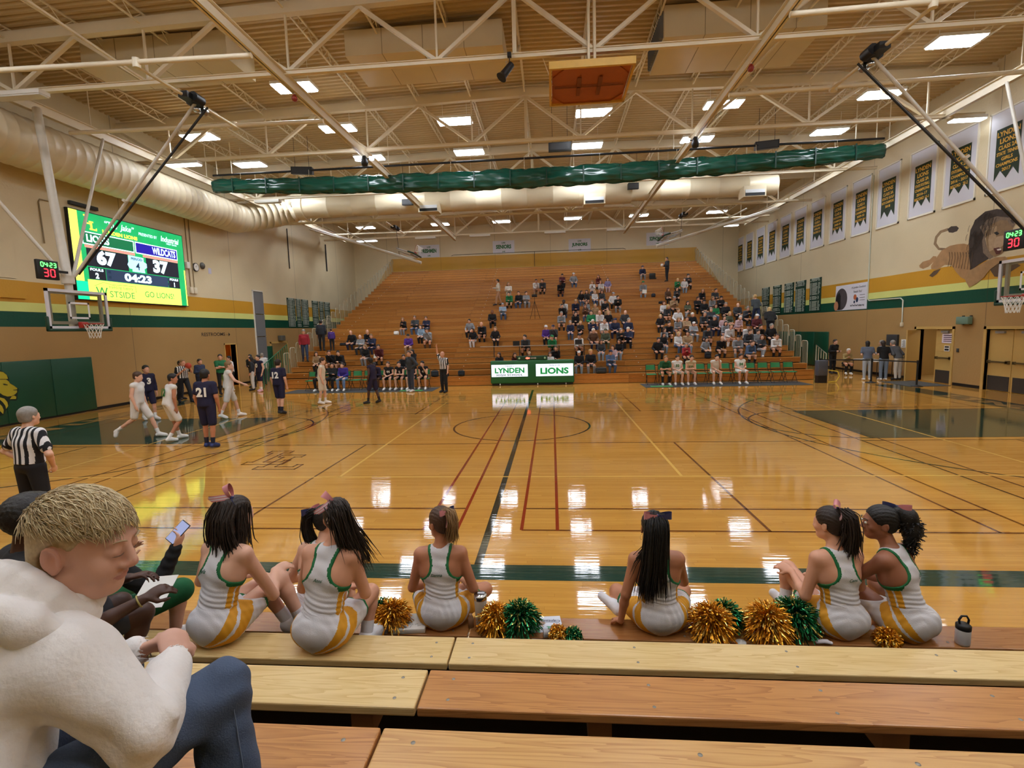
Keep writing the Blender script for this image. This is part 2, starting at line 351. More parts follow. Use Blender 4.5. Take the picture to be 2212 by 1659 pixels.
# ---- ceiling: corrugated steel deck
DECK = mat('painted_steel_deck', '#C9B184', .5, noise=.05, nscale=2)
px = []; yv = YN
while yv < YF:
    px += [(yv, 0), (yv+.09, 0), (yv+.13, .075), (yv+.19, .075), (yv+.23, 0)]; yv += .23
xs = [-XW-.3, 0, XW+.3]
YY = np.array([p[0] for p in px]); ZZ = np.array([p[1] for p in px])
Xg, Yg = np.meshgrid(xs, YY, indexing='ij'); Zg = ZR + np.tile(ZZ, (3, 1)) - .022*np.abs(Xg)
mb = MB().grid(Xg, Yg, Zg); mb.sm = [False]*len(mb.f)
mb.box((-XW-.3, YN, 12.3), (XW+.3, YF, 12.4))
mb.build('ceiling', DECK, kind='structure')
# ================================================================= CEILING STEEL, DUCTS, LAMPS
STEEL = mat('cream_painted_steel', '#E6DAC0', .45, noise=.05, nscale=3)
ZB, ZT = 9.55, 11.25
def make_truss(y, label):
    t = empty('roof_truss', (0, y, 0), label=label, cat='roof truss', group='roof trusses across the gym')
    MB().beam((-15.9, 0, ZB), (15.9, 0, ZB), .12, .1).box((-15.9, -.1, ZB+.04), (15.9, .1, ZB+.055)).build('bottom_chord', STEEL, t)
    m = MB()
    for s in (-1, 1): m.beam((0, 0, ZT), (s*16.2, 0, ZT-.34), .2, .24); m.beam((0, 0, ZT+.16), (s*16.2, 0, ZT-.18), .06, .1)
    m.build('top_chord', STEEL, t)
    bn = [-14.05, -10.05, -6.03, -2.0, 2.05, 6.05, 10.1, 14.05]; tn = [-16.1, -12.05, -8.02, -4.0, 0.03, 4.05, 8.05, 12.08, 16.1]
    for i, x in enumerate(bn):
        for x2 in (tn[i], tn[i+1]): MB().beam((x, 0, ZB+.03), (x2, 0, ZT-.12-.022*abs(x2)), .11, .09).build('diagonal', STEEL, t)
        MB().beam((x, 0, ZB), (x, 0, ZT-.1-.022*abs(x)), .05, .05).build('vertical_strut', STEEL, t)
    MB().beam((.03, 0, ZB+.02), (.03, 0, ZT-.1), .1, .13).build('king_post', STEEL, t)
    return t
_tr = make_truss(.5, 'cream steel roof truss nearest the camera, across the top of the photo')
for y, l in ((6.26, 'cream steel roof truss just in front of the rolled green curtain'), (12.0, 'cream steel roof truss just behind the rolled green curtain'),
             (17.75, 'cream steel roof truss behind the long cross duct'), (23.5, 'farthest cream steel roof truss, nearest the far wall'), (-5.3, 'cream steel roof truss above the near bleachers'), (-11.0, 'cream steel roof truss above the back rows near the camera')):
    copytree(_tr, (0, y, 0), label=l)
# open-web joists under the deck
def make_joist(L):
    m = MB(); m.beam((0, 0, 0), (0, L, 0), .05, .035); m.beam((0, .1, -.3), (0, L-.1, -.3), .045, .035); n = int(L/.62)
    for i in range(n):
        a = L*i/n; m.beam((0, a, 0), (0, a+L/n/2, -.3), .018, .018); m.beam((0, a+L/n/2, -.3), (0, a+L/n, 0), .018, .018)
    return m
_ys = [-16.9, -11.0, -5.3, .5, 6.26, 12.0, 17.75, 23.5, 29.7]
_j0 = {}
for i in range(8):
    L = _ys[i+1]-_ys[i]
    for k in range(-7, 8):
        x = k*2.01; key = round(L, 2)
        lab = 'slender open web steel joist running under the cream roof deck'
        if key not in _j0:
            _j0[key] = make_joist(L).build('roof_joist', STEEL, None, (x, _ys[i], ZR-.06-.022*abs(x)), label=lab, cat='joist', group='open web joists under the roof deck')
        else: copytree(_j0[key], (x, _ys[i], ZR-.06-.022*abs(x)))
# longitudinal girders (I beams)
def ibeam(m, x, y0, y1, z, w=.16, h=.3):
    m.box((x-w/2, y0, z), (x+w/2, y1, z+.02)); m.box((x-w/2, y0, z+h-.02), (x+w/2, y1, z+h)); m.box((x-.012, y0, z), (x+.012, y1, z+h))
for x, l in ((-6.15, 'long cream I beam running down the gym left of centre'), (6.15, 'long cream I beam running down the gym right of centre'),
             (-14.6, 'cream I beam running along the left wall beside the round duct'), (14.6, 'cream I beam running along the right wall above the banners')):
    m = MB(); ibeam(m, x, -16.9, 24.2, 9.5 if abs(x) > 10 else 9.26)
    m.build('ceiling_beam', STEEL, label=l, cat='beam', group='beams running down the gym')
# thin hangers between beam and deck
for s in (-1, 1):
    for y in (-2.4, 3.4, 9.1, 14.9, 20.6):
        MB().cyl((s*14.6, y, 9.8), (s*14.6, y, ZR-.3), .018).build('hanger_rod', STEEL, label='thin vertical hanger rod holding the side ceiling beam', cat='rod', group='hanger rods of the side beams')
for i, (a, b) in enumerate((((-8.1, .55, 11.0), (-6.2, 6.2, 9.6)), ((8.1, .55, 11.0), (6.2, 6.2, 9.6)), ((-10.1, .5, 9.6), (-11.6, -5.3, 11)), ((-8.0, 6.3, 11.0), (-6.2, 11.9, 9.6)), ((8.0, 6.3, 11.0), (6.2, 11.9, 9.6)), ((0.1, .6, 9.7), (0, 3.3, 11.3)), ((.1, 6.3, 9.7), (0, 9, 11.3)), ((.1, 12, 9.7), (0, 15, 11.3)), ((.1, 17.8, 9.7), (0, 20.5, 11.3)))):
    MB().beam(a, b, .05, .05).build('roof_brace', STEEL, label='slanting cream brace rod between neighbouring roof trusses', cat='brace', group='slanting braces between the trusses')
# ---- lamps
HOUS = mat('lamp_housing', '#E9E6DE', .5); LENS = mat('lamp_diffuser', '#EEF5FF', .4, emis=LAMP_POWER)
def make_lamp(on=True, L=.66, w=.33, h=.09):
    t = empty('ceiling_light', (0, 0, 0))
    m = MB(); m.box((-L, -w, .0), (L, w, h)); m.beam((-L*.7, 0, h), (-L*.7, 0, ZR-10.55-.05), .012, .012); m.beam((L*.7, 0, h), (L*.7, 0, ZR-10.55-.05), .012, .012)
    m.build('housing', HOUS, t); MB().box((-L+.03, -w+.03, -.035), (L-.03, w-.03, -.001)).build('diffuser', LENS, t)
    m = MB()
    for i in range(1, 5): m.box((-L+i*L*.4-.008, -w, -.045), (-L+i*L*.4+.008, w, -.036))
    m.box((-L, -.006, -.045), (L, .006, -.036)); m.build('wire_guard', HOUS, t)
    return t
_l0 = None
LX = (-13.0, -7.3, -2.7, 2.55, 7.25, 12.7); LY = (-13.8, -10.4, -7.0, -3.4, 3.3, 6.6, 9.95, 13.3, 18.6, 21.4, 24.4)
XN = ('far left column', 'second column from the left', 'third column from the left', 'third column from the right', 'second column from the right', 'far right column')
YN_ = ('behind the camera', 'over the back rows', 'over the near bleachers', 'over the near sideline', 'behind the nearest truss', 'just behind the second truss', 'right above the green curtain', 'between curtain and cross duct', 'behind the cross duct', 'before the farthest truss', 'in the row nearest the far wall')
for j, yy in enumerate(LY):
    for i, xx in enumerate(LX):
        if yy == 3.3 and i not in (1, 5): continue      # the big ducts take these two places
        if yy in (21.4,): continue
        lb = f'glowing rectangular ceiling light, {XN[i]}, {YN_[j]}'
        if _l0 is None: _l0 = make_lamp(); o = _l0; o.location = (xx, yy, 10.55); tag(o, lb, 'ceiling light', 'rectangular ceiling lights')
        else: copytree(_l0, (xx, yy, 10.55), label=lb)
# strip fixtures slung under the truss ends / far truss
def strip(x, y, z, L, on, lab):
    t = empty('strip_light', (x, y, z), label=lab, cat='strip light', group='strip lights under the trusses')
    MB().box((-L/2, -.16, .02), (L/2, .16, .12)).build('housing', HOUS, t)
    MB().box((-L/2+.02, -.14, -.02), (L/2-.02, .14, .019)).build('diffuser', mat('strip_lens_on', '#EEF6FF', .4, emis=9.) if on else mat('strip_lens_off', '#DAD8D2', .4), t)
strip(-13.7, .3, 9.33, 1.5, False, 'unlit strip light at the left end of the nearest truss'); strip(-13.4, 6.1, 9.33, 1.3, True, 'lit strip light at the left end of the second truss')
strip(-13.4, 11.9, 9.33, 1.3, False, 'pale strip light at the left end of the truss behind the curtain'); strip(15.4, 6.3, 9.4, 1.1, True, 'lit strip light beyond the right beam above the banners')
for i, (x, on) in enumerate(((-12.6, True), (-8.2, False), (-4.2, False), (1.2, False), (5.6, False), (13.1, True))):
    strip(x, 23.4, 9.36, 1.5, on, ('lit' if on else 'unlit') + ' strip light under the farthest truss, ' + ('left end', 'second from left', 'above the SENIORS sign', 'over the middle', 'above the rightmost wall sign', 'right end')[i])
# ---- round ducts
def rib_pipe(m, pts, r, n=28, ribs=.35):
    P = []; R = []
    for a, b in zip(pts[:-1], pts[1:]):
        a, b = Vector(a), Vector(b); L = (b-a).length; k = max(1, int(L/ribs))
        for i in range(k):
            q = a+(b-a)*i/k; P += [q, q+(b-a)/L*.02, q+(b-a)/L*.045]; R += [r, r+.014, r]
    P.append(Vector(pts[-1])); R.append(r); m.tube(P, R, n)
DUCT = mat('cream_duct', '#DDD0B2', .4, noise=.05, nscale=2)
t = empty('round_air_duct', (0, 0, 0), label='huge cream spiral duct running along the upper left wall', cat='air duct')
m = MB(); rib_pipe(m, [(-15.36, -16.9, 8.72), (-15.36, 12.2, 8.72)], .76); m.build('duct_run', DUCT, t)
m = MB(); el = [(-15.36+1.9*(1-math.cos(a)), 12.2+2.75*math.sin(a), 8.72+1.12*(a/(math.pi/2))) for a in np.linspace(0, math.pi/2, 9)]
rib_pipe(m, el+[(-12.9, 14.95, 9.84)], .72); m.build('duct_elbow', DUCT, t)
t2 = empty('cross_air_duct', (0, 0, 0), label='cream round duct crossing the gym behind the rolled curtain', cat='air duct')
m = MB(); rib_pipe(m, [(-12.9, 15, 9.84), (5.2, 15, 9.84)], .64, ribs=1.3); rib_pipe(m, [(5.2, 15, 9.84), (12.7, 15, 9.78)], .52, ribs=1.3); m.build('duct_run', DUCT, t2)
for x in (-5.65, 3.2, 11.3):
    r_ = MB().box((x-.55, 14.0, 9.02), (x+.55, 14.75, 9.55)).box((x-.42, 14.7, 9.3), (x+.42, 15.3, 9.5)).build('air_outlet', DUCT, t2)
    m = MB().box((x-.48, 13.98, 9.06), (x+.48, 13.999, 9.26)); m.build('grille', BLACK, r_)
    MB().box((x-.48, 13.97, 9.2), (x+.48, 13.998, 9.36)).build('louvre_blade', mat('pale_blade', '#D8DCE0', .3), r_)
# ---- rectangular plenum ducts between the first trusses
def plenum(x0, x1, y0, y1, z0, lab, louvre=False):
    t = empty('plenum_duct', (0, 0, 0), label=lab, cat='air duct', group='boxed ducts hung near the roof')
    m = MB(); z1 = ZR-.3; m.add([(x0,y0,z0),(x1,y0,z0),(x1,y1,z0),(x0,y1,z0),(x0,y0,z1),(x1,y0,z1),(x1,y1,z1),(x0,y1,z1)], [(0,3,2,1),(0,1,5,4),(1,2,6,5),(2,3,7,6),(3,0,4,7),(4,5,6,7)]); m.build('duct_box', DUCT, t)
    s = MB()
    for q in np.arange(x0+1.1, x1-.2, 1.2): s.box((q-.01, y0-.006, z0), (q+.01, y0, z1)); s.box((q-.01, y0, z0-.006), (q+.01, y1, z0))
    s.build('seams', mat('seam', '#A89878'), t)
    if louvre:
        s = MB()
        for i in range(14): s.obox((x0-.03, y0+.2+(y1-y0-.4)*i/13, (z0+z1)/2), (.02, .05, 0), (-.05, .02, 0), (0, 0, (z1-z0)/2-.06))
        s.build('louvre', mat('grey_louvre', '#6E7074', .4), t)
plenum(-5.0, -.4, 1.9, 3.75, 10.62, 'large cream boxed duct left of the hanging practice board')
plenum(4.1, 8.4, 1.9, 4.0, 10.5, 'large cream boxed duct right of the hanging practice board with grey louvre', True)
plenum(-12.8, -8.3, 1.4, 2.8, 10.55, 'cream boxed duct in the upper left above the scoreboard basket')
# ---- retracted practice board overhead
t = empty('practice_backboard', (0, 0, 0), label='orange plywood practice backboard folded flat under the roof, octagon face down', cat='backboard')
PLY = mat('orange_plywood', '#B5642A', .45, noise=.12, nscale=5); YW = mat('yellow_edge_wood', '#D9AE52', .5, noise=.1); zz = 9.12
MB().box((.98, .3, zz), (2.98, 2.3, zz+.03)).build('plywood_panel', PLY, t)
oc = [(1.3,.33),(2.66,.33),(2.95,.75),(2.95,1.85),(2.66,2.27),(1.3,2.27),(1.01,1.85),(1.01,.75)]
MB().poly(oc, (0,0,zz-.04), X_, Y_, Z_, .035).build('octagon_face', mat('orange_ply_face', '#A95A24', .5, noise=.1), t)
f = MB(); f.box((.9, .22, zz-.06), (3.06, .3, zz+.12)); f.box((.9, .3, zz-.06), (.96, 2.36, zz+.06)); f.box((3.0, .3, zz-.06), (3.06, 2.36, zz+.06)); f.box((.9, 2.3, zz-.06), (3.06, 2.36, zz+.06)); f.build('frame', YW, t)
f = MB(); f.cyl((1.9, .3, zz+.1), (1.9, .3, 11.3), .035); f.cyl((2.05, .3, zz+.1), (2.05, .3, 11.3), .035); f.cyl((1.0, 1.2, zz), (.7, .5, 9.6), .012); f.cyl((3.0, 1.2, zz), (3.5, .5, 9.6), .012); f.cyl((1.98, 2.3, zz), (1.98, 2.3, 11.3), .03); f.build('hanger', STEEL, t)
f = MB(); f.box((1.65, .8, zz-.055), (1.75, 1.8, zz-.041)); f.box((2.2, .8, zz-.055), (2.3, 1.8, zz-.041)); f.box((1.05, 1.28, zz-.055), (2.9, 1.32, zz-.041)); f.build('back_brace', mat('dark_orange', '#7E4218'), t)
# ---- spotlight on first truss, sirens, speakers, cameras
t = empty('stage_spotlight', (-.15, .35, 9.2), label='black can spotlight clamped under the nearest truss', cat='spotlight')
MB().cyl((.1, 0, .1), (-.12, -.1, -.2), .085, .1, 16).cyl((-.12, -.1, -.2), (-.16, -.12, -.26), .1, .14, 16).build('can', BLACK, t)
MB().beam((.05, 0, .3), (.05, 0, .0), .02, .08).box((0, -.05, .28), (.1, .05, .38)).build('clamp', BLACK, t)
def red_ball(x, y, z, lab):
    t = empty('alarm_sounder', (x, y, z), label=lab, cat='alarm'); MB().lathe([(.0, -.09), (.06, -.07), (.085, 0), (.06, .06), (.03, .1)], n=12).build('red_body', mat('red_plastic', '#8E2A1E', .4), t); MB().box((-.02,-.02,.08),(.02,.02,.14)).build('bracket', STEEL, t)
red_ball(-6.15, .95, 9.12, 'small red alarm sounder under the left beam'); red_ball(6.1, 1.0, 9.12, 'small red alarm sounder under the right beam')
def speaker(x, y, z, rz, lab, s=1.):
    t = empty('ceiling_speaker', (x, y, z), rz, lab, 'speaker', 'black speakers under the roof')
    MB().add([(-.45*s,-.15,-.2),(.45*s,-.15,-.2),(.45*s,.2,-.14),(-.45*s,.2,-.14),(-.45*s,-.15,.12),(.45*s,-.15,.12),(.45*s,.2,.14),(-.45*s,.2,.14)], [(0,3,2,1),(4,5,6,7),(0,1,5,4),(1,2,6,5),(2,3,7,6),(3,0,4,7)]).build('cabinet', BLACK, t)
    MB().box((-.4*s, -.16, -.16), (.4*s, -.151, .08)).build('grille', DGREY, t)
    MB().beam((-.3*s, 0, .12), (-.3*s, 0, ZR-z-.1), .015, .015).beam((.3*s, 0, .12), (.3*s, 0, ZR-z-.1), .015, .015).build('hanger_wire', DGREY, t)
speaker(-10.2, 9.3, 9.95, .2, 'black speaker cabinet hanging over the left part of the curtain'); speaker(1.3, 7.6, 9.75, 0, 'black speaker cabinet hanging over the middle of the curtain')
speaker(9.9, 9.3, 9.95, -.2, 'black speaker cabinet hanging over the right part of the curtain'); speaker(-6.8, 14.1, 9.6, 0, 'black box speaker hanging before the cross duct, left', .6); speaker(5.2, 14.1, 9.85, 0, 'black box speaker hanging before the cross duct, right', .6)
for x, y, l in ((-6.1, 6.0, 'left'), (6.1, 6.0, 'right')):
    t = empty('gym_camera', (x, y, 9.2), label=f'black pan camera with two lamps under the {l} end of the second truss', cat='camera')
    MB().lathe([(0, -.32), (.1, -.3), (.14, -.18), (.1, 0), (.04, .08)], n=14).build('dome', BLACK, t)
    MB().cyl((-.25, 0, -.05), (.25, 0, -.05), .02).build('arm', BLACK, t)
    MB().lathe([(0, -.12), (.08, -.1), (.1, 0), (0, .03)], (-.28, 0, 0), 12).lathe([(0, -.12), (.08, -.1), (.1, 0), (0, .03)], (.28, 0, 0), 12).build('lamp_head', mat('cool_lamp', '#EAF2FF', emis=12.), t)
# ---- rolled divider curtain with its pipe
VIN = mat('curtain_vinyl', '#0B4A3C', .22, spec=.6, bump=.5, bscale=3.5)
t = empty('divider_curtain', (0, 9, 0), label='green vinyl gym divider curtain rolled up under the roof', cat='curtain')
nx, nr = 260, 30; U = np.linspace(-14.3, 14.4, nx); TH = np.linspace(0, 2*np.pi, nr)
UU, TT = np.meshgrid(U, TH, indexing='ij'); sag = 1-(UU/14.4)**2
H = .26+.11*sag; zc = 9.38-.36*sag
fold = .035*np.sin(9*TT+UU*.7+2*np.sin(UU*.9))+.03*np.sin(UU*3.1+3*TT)+.02*np.sin(UU*7.3-5*TT+np.sin(UU))
end = np.clip(np.minimum(UU+14.3, 14.4-UU)/.12, .0, 1)**.5
Rr = (1+fold/.3)
Yc = .21*np.cos(TT)*Rr*(.4+.6*end); Zc = zc+H*np.sin(TT)*Rr*(.75+.25*end)
MB().grid(UU, Yc, Zc).build('curtain_roll', VIN, t)
for x in np.arange(-13.2, 13.5, 1.55): MB().box((x-.025, -.27, 9.38-.36*(1-(x/14.4)**2)-.35), (x+.025, -.235, 9.38-.36*(1-(x/14.4)**2)+.3)).build('strap', mat('green_strap', '#093B30', .4), t)
MB().cyl((-14.4, .25, 9.92), (14.5, .25, 9.92), .045).build('drive_pipe', BLACK, t)
for x in np.arange(-13, 13.5, 3.2): MB().cyl((x, .1, 9.9), (x, .05, 9.5-.3*(1-(x/14.4)**2)), .008, n=5).lathe([(0, -.05), (.03, -.03), (.03, .03), (0, .05)], (x, .05, 9.68-.3*(1-(x/14.4)**2)), 8).build('lift_cable', STEEL, t)
for x in (-14.2, -13.5, -6.2, 0, 6.1, 13.4, 14.2): MB().cyl((x, .25, 9.95), (x, .25, ZR-.3), .02, n=6).build('hanger_rod', STEEL, t)
# ---- ceiling-hung baskets
GLASS = bpy.data.materials.new('backboard_glass'); GLASS.use_nodes = True
_b = GLASS.node_tree.nodes['Principled BSDF']; _nt = GLASS.node_tree
_tr_ = _nt.nodes.new('ShaderNodeBsdfTransparent'); _tr_.inputs[0].default_value = (.93, .97, .95, 1); _gl = _nt.nodes.new('ShaderNodeBsdfGlossy'); _gl.inputs['Roughness'].default_value = .03
_fr = _nt.nodes.new('ShaderNodeFresnel'); _fr.inputs[0].default_value = 1.5; _mx = _nt.nodes.new('ShaderNodeMixShader')
_nt.links.new(_fr.outputs[0], _mx.inputs[0]); _nt.links.new(_tr_.outputs[0], _mx.inputs[1]); _nt.links.new(_gl.outputs[0], _mx.inputs[2]); _nt.links.new(_mx.outputs[0], _nt.nodes['Material Output'].inputs[0])
PIPE = mat('grey_white_pipe', '#CFC9BC', .45, noise=.08, nscale=6); RIM = mat('rim_red', '#A8261C', .4); NET = mat('white_net', '#EDEBE4', .8); BRD = mat('board_frame_white', '#D6D5DC', .4)
def board_parts(t, M4, s):
    """glass backboard, rim and net in a local frame: board face at x=0 towards +x, y across, z=0 at rim height"""
    def add(mb, name, m, parent=t):
        mb.v = [tuple(M4 @ Vector(v)) for v in mb.v]; return mb.build(name, m, parent)
    m = MB(); z0, z1, w = -.13, .94, .915
    for a, b in (((-.03,-w,z0),(.01,w,z0+.075)), ((-.03,-w,z1-.075),(.01,w,z1)), ((-.03,-w,z0),(.01,-w+.075,z1)), ((-.03,w-.075,z0),(.01,w,z1))): m.box(a, b)
    add(m, 'board_frame', BRD)
    add(MB().add([(0,-w+.07,z0+.07),(0,w-.07,z0+.07),(0,w-.07,z1-.07),(0,-w+.07,z1-.07)], [(0,1,2,3)]), 'glass_pane', GLASS)
    m = MB()
    for a, b in (((.002,-.305,.15),(.006,.305,.2)), ((.002,-.305,.56),(.006,.305,.61)), ((.002,-.305,.15),(.006,-.255,.61)), ((.002,.255,.15),(.006,.305,.61))): m.box(a, b)
    add(m, 'target_square', mat('square_white', '#E6E6E6', .5))
    m = MB(); m.bevbox((-.05,-w-.05,z0-.07), (.04,w+.05,z0+.01), .025); m.bevbox((-.05,-w-.05,z0-.07), (.04,-w+.005,z0+.33), .025); m.bevbox((-.05,w-.005,z0-.07), (.04,w+.05,z0+.33), .025); add(m, 'edge_padding', mat('padding_green', '#0D3B2A', .5))
    m = MB(); m.box((-.14,-.75,.0), (-.07,.75,.08)); m.box((-.14,-.75,.82), (-.07,.75,.89)); m.box((-.12,-.8,-.0), (-.06,-.72,.9)); m.box((-.12,.72,0), (-.06,.8,.9)); add(m, 'support_frame', PIPE)
    m = MB(); cx = .38; pts = [(cx+.228*math.cos(a), .228*math.sin(a), 0) for a in np.linspace(0, 2*math.pi, 33)[:-1]]; m.tube(pts, .01, 8, closed=True); m.bevbox((.0,-.1,-.1), (.13,.1,.06), .02); m.box((.1,-.06,-.02), (.17,.06,.0))
    rim = add(m, 'rim', RIM)
    m = MB(); n = 12; lv = [(0, .225), (-.1, .19), (-.2, .155), (-.3, .135), (-.4, .125)]
    for i in range(len(lv)-1):
        for k in range(n):
            a0 = 2*math.pi*(k+.5*(i % 2))/n
            for dlt in (-1, 1):
                a1 = a0+dlt*math.pi/n; (za, ra), (zb, rb) = lv[i], lv[i+1]
                m.tube([(cx+ra*math.cos(a0), ra*math.sin(a0), za), (cx+rb*math.cos(a1), rb*math.sin(a1), zb)], .0065, 5, cap=False)
    add(m, 'net', NET, rim)
for s, side in ((-1, 'left'), (1, 'right')):
    t = empty('basketball_hoop', (0, 0, 0), label=f'{side} glass basketball hoop lowered from the ceiling' + (' in front of the scoreboard' if s < 0 else ' in front of the lion mural'), cat='basketball hoop')
    M4 = Matrix.Translation((s*12.377, 0, 3.05)) @ Matrix.Rotation(0 if s < 0 else math.pi, 4, 'Z')
    board_parts(t, M4, s)
    top = V(s*14.35, 1.35, 9.5); foot = V(s*12.62, 0, 4.3)
    m = MB(); m.cyl(top, foot, .11, n=18); m.cyl(foot, (s*12.62, 0, 3.0), .095, n=18); m.cyl((s*12.62, 0, 3.95), (s*12.5, 0, 3.95), .06); m.cyl((s*12.62, 0, 3.1), (s*12.5, 0, 3.1), .06); m.cyl(foot+V(0,0,-.12), foot+V(0,0,.1), .15, n=18); m.build('mast', PIPE, t)
    for b in (V(s*14.4, 3.6, 9.45), V(s*14.4, -2.6, 9.45)): MB().cyl(b, foot+V(-s*.05, .1 if b.y > 0 else -.1, .05), .045).build('side_brace', PIPE, t)
    w = V(s*8.9, .75, 9.1)
    MB().cyl(w, foot+V(-s*.12, .1, .1), .042).cyl(w+(foot-w)*.55, w+(foot-w)*.56, .07).build('front_brace', PIPE, t)
    MB().cyl(w+V(-s*.25, .12, -.1), foot+V(-s*.2, .15, .15), .028).build('safety_strap', BLACK, t)
    MB().cyl(w+V(-s*.1, .2, -.1), foot+V(-s*.2, .2, .25), .006, n=5).build('hoist_cable', DGREY, t)
    # shot clock on a bracket of the mast
    c = V(s*12.36, -.75, 4.47) if s < 0 else V(12.36, .56, 4.47)
    t3 = empty('shot_clock', c, 0, label=f'black shot clock reading 04:23 and 30 on the {side} hoop mast', cat='shot clock')
    hw, hh = .28, .25
    MB().bevbox((-.09, -hw, -hh), (.0, hw, hh), .015).build('case', BLACK, t3) if s < 0 else MB().bevbox((0, -hw, -hh), (.09, hw, hh), .015).build('case', BLACK, t3)
    MB().box((-.15, hw, -.03), (-.09, .62, .03)).build('bracket', BLACK, t3) if s < 0 else MB().box((.05, -.5, -.03), (.12, -hw, .03)).build('bracket', BLACK, t3)
    SEG = {'0': 'abcdef', '2': 'abged', '3': 'abgcd', '4': 'fgbc'}
    def seg7(mb, ch, cx, cz, w_, h_, t_, eu):
        x = .003 if s < 0 else -.003
        for q in SEG[ch]:
            dx, dz, hor = dict(a=(0, h_, 1), g=(0, 0, 1), d=(0, -h_, 1), f=(-w_, h_/2, 0), b=(w_, h_/2, 0), e=(-w_, -h_/2, 0), c=(w_, -h_/2, 0))[q]
            a = (w_*.82, t_) if hor else (t_, h_/2*.82)
            mb.obox((x, eu*(cx+dx), cz+dz), (.002, 0, 0), (0, eu*a[0], 0), (0, 0, a[1]))
    eu = 1 if s < 0 else -1
    for ch, x in zip('0423', (-.16, -.06, .075, .175)): m = MB(); seg7(m, ch, x, .13, .032, .055, .011, eu); m.build('time_digit', mat('led_green', '#5CFF6A', emis=2.6), t3)
    MB().box((-.004, -.006, .102), (.004, .006, .118)).box((-.004, -.006, .142), (.004, .006, .158)).build('colon', mat('led_green', '#5CFF6A'), t3)
    for ch, x in zip('30', (-.08, .1)): m = MB(); seg7(m, ch, x, -.08, .055, .095, .013, eu); m.build('shot_digit', mat('led_red', '#FF2A38', emis=2.6), t3)
    # support pipes with the winch between them
    t4 = t
    for y in (-1.12, 2.6): m = MB().cyl((s*6.1, y, 9.17), (s*14.6, y, 9.3), .062, n=14); m.cyl((s*9, y, 9.08), (s*9, y, 9.3), .09); m.build('support_pipe', STEEL, t4)
    MB().cyl((s*9, -1.12, 9.12), (s*8.9, 2.6, 9.12), .045).build('cross_pipe', STEEL, t4)
    m = MB(); m.obox((s*8.93, .6, 9.12), (.13, 0, 0), (0, .32, 0), (0, 0, .08)); m.cyl((s*8.8, .5, 9.15), (s*8.8, .85, 9.15), .13); m.cyl((s*9.08, .7, 9.1), (s*9.08, 1.05, 9.1), .08); m.build('winch', BLACK, t4)
    MB().cyl((s*8.93, .95, 9.0), (s*8.93, 1.15, 9.0), .11, n=14).lathe([(0, -.1), (.09, -.08), (.1, 0), (0, .06)], (s*8.93, .8, 8.96), 12).build('motor', CHROME, t4)
    # far, folded up basket
    t5 = empty('folded_hoop', (0, 0, 0), label=f'{side} side hoop folded up under the roof beyond the cross duct', cat='basketball hoop')
    a, b = V(s*14.1, 18, 9.25), V(s*7.2, 18, 6.9 if s < 0 else 7.35); d = (b-a).normalized()
    MB().cyl(a, b, .09).cyl(a+V(0, .35, -.1), b+V(0, .12, 0)-d*2.4, .05).cyl(a+V(0, -.35, -.1), b+V(0, -.12, 0)-d*2.4, .05).build('mast', mat('folded_pipe', '#D8D2C8', .4), t5)
    MB().cyl(a+(b-a)*.62, (s*12.4, 18, 9.3), .04).build('brace', PIPE, t5)
    m = MB().cyl((s*8.7, 18, 9.1), a+(b-a)*.8, .012); m.build('hoist_cable', BLACK, t5)
    ang = math.atan2(-(b-a).z, abs((b-a).x))
    # face looks up and inward
    up = V(-s*math.sin(ang)*-1, 0, math.cos(ang)); fx = V(s*math.sin(ang)*-1*-1, 0, math.cos(ang)).normalized()
    fx = V(-s*math.sin(ang)*-1, 0, math.cos(ang)).normalized(); zd = V(s*math.cos(ang), 0, math.sin(ang)).normalized(); fx = zd.cross(Y_) if zd.cross(Y_).z > 0 else -zd.cross(Y_); yd = zd.cross(fx)
    R4 = Matrix((fx, yd, zd)).transposed().to_4x4(); o = b - d*.55 + fx*.38
    board_parts(t5, Matrix.Translation(o) @ R4, s)
    t6 = t5
    for y in (16.3, 20.0): MB().cyl((s*6.3, y, 9.17), (s*14.5, y, 9.25), .06, n=12).build('support_pipe', STEEL, t6)
    MB().cyl((s*8.8, 16.3, 9.12), (s*8.8, 20.0, 9.12), .04).build('cross_pipe', STEEL, t6)
    MB().obox((s*8.8, 18, 9.12), (.15, 0, 0), (0, .3, 0), (0, 0, .09)).cyl((s*8.7, 18.1, 9.1), (s*8.7, 18.4, 9.1), .13).build('winch', BLACK, t6)
# ================================================================= THINGS ON THE WALLS
def emis(name, col, e=1.0): return mat(name, col, .5, emis=e)
# ---- LED scoreboard (left wall); text runs along +y, face looks to +x
t = empty('scoreboard', (-16.2, 6.38, 4.08), label='large LED scoreboard on the left wall reading LIONS 67 WILDCATS 37', cat='scoreboard')
SX = .12
MB().box((0, -2.74, -.02), (SX, 2.74, 3.22)).build('cabinet', BLACK, t)
def py(y): return y-6.38
def pz(z): return z-4.08
def scr(mb, y0, y1, z0, z1, l): mb.add([(SX+l, py(y0), pz(z0)), (SX+l, py(y1), pz(z0)), (SX+l, py(y1), pz(z1)), (SX+l, py(y0), pz(z1))], [(0,1,2,3)])
def stext(mb, s, yc, zc, h, w=None, bold=.02, shear=0., l=.012): put_text(mb, s, (SX, py(yc), pz(zc)), Y_, Z_, height=h, width=w, bold=bold, shear=shear, lift=l)
BG = bpy.data.materials.new('screen_green'); BG.use_nodes = True; nt = BG.node_tree; b = nt.nodes['Principled BSDF']
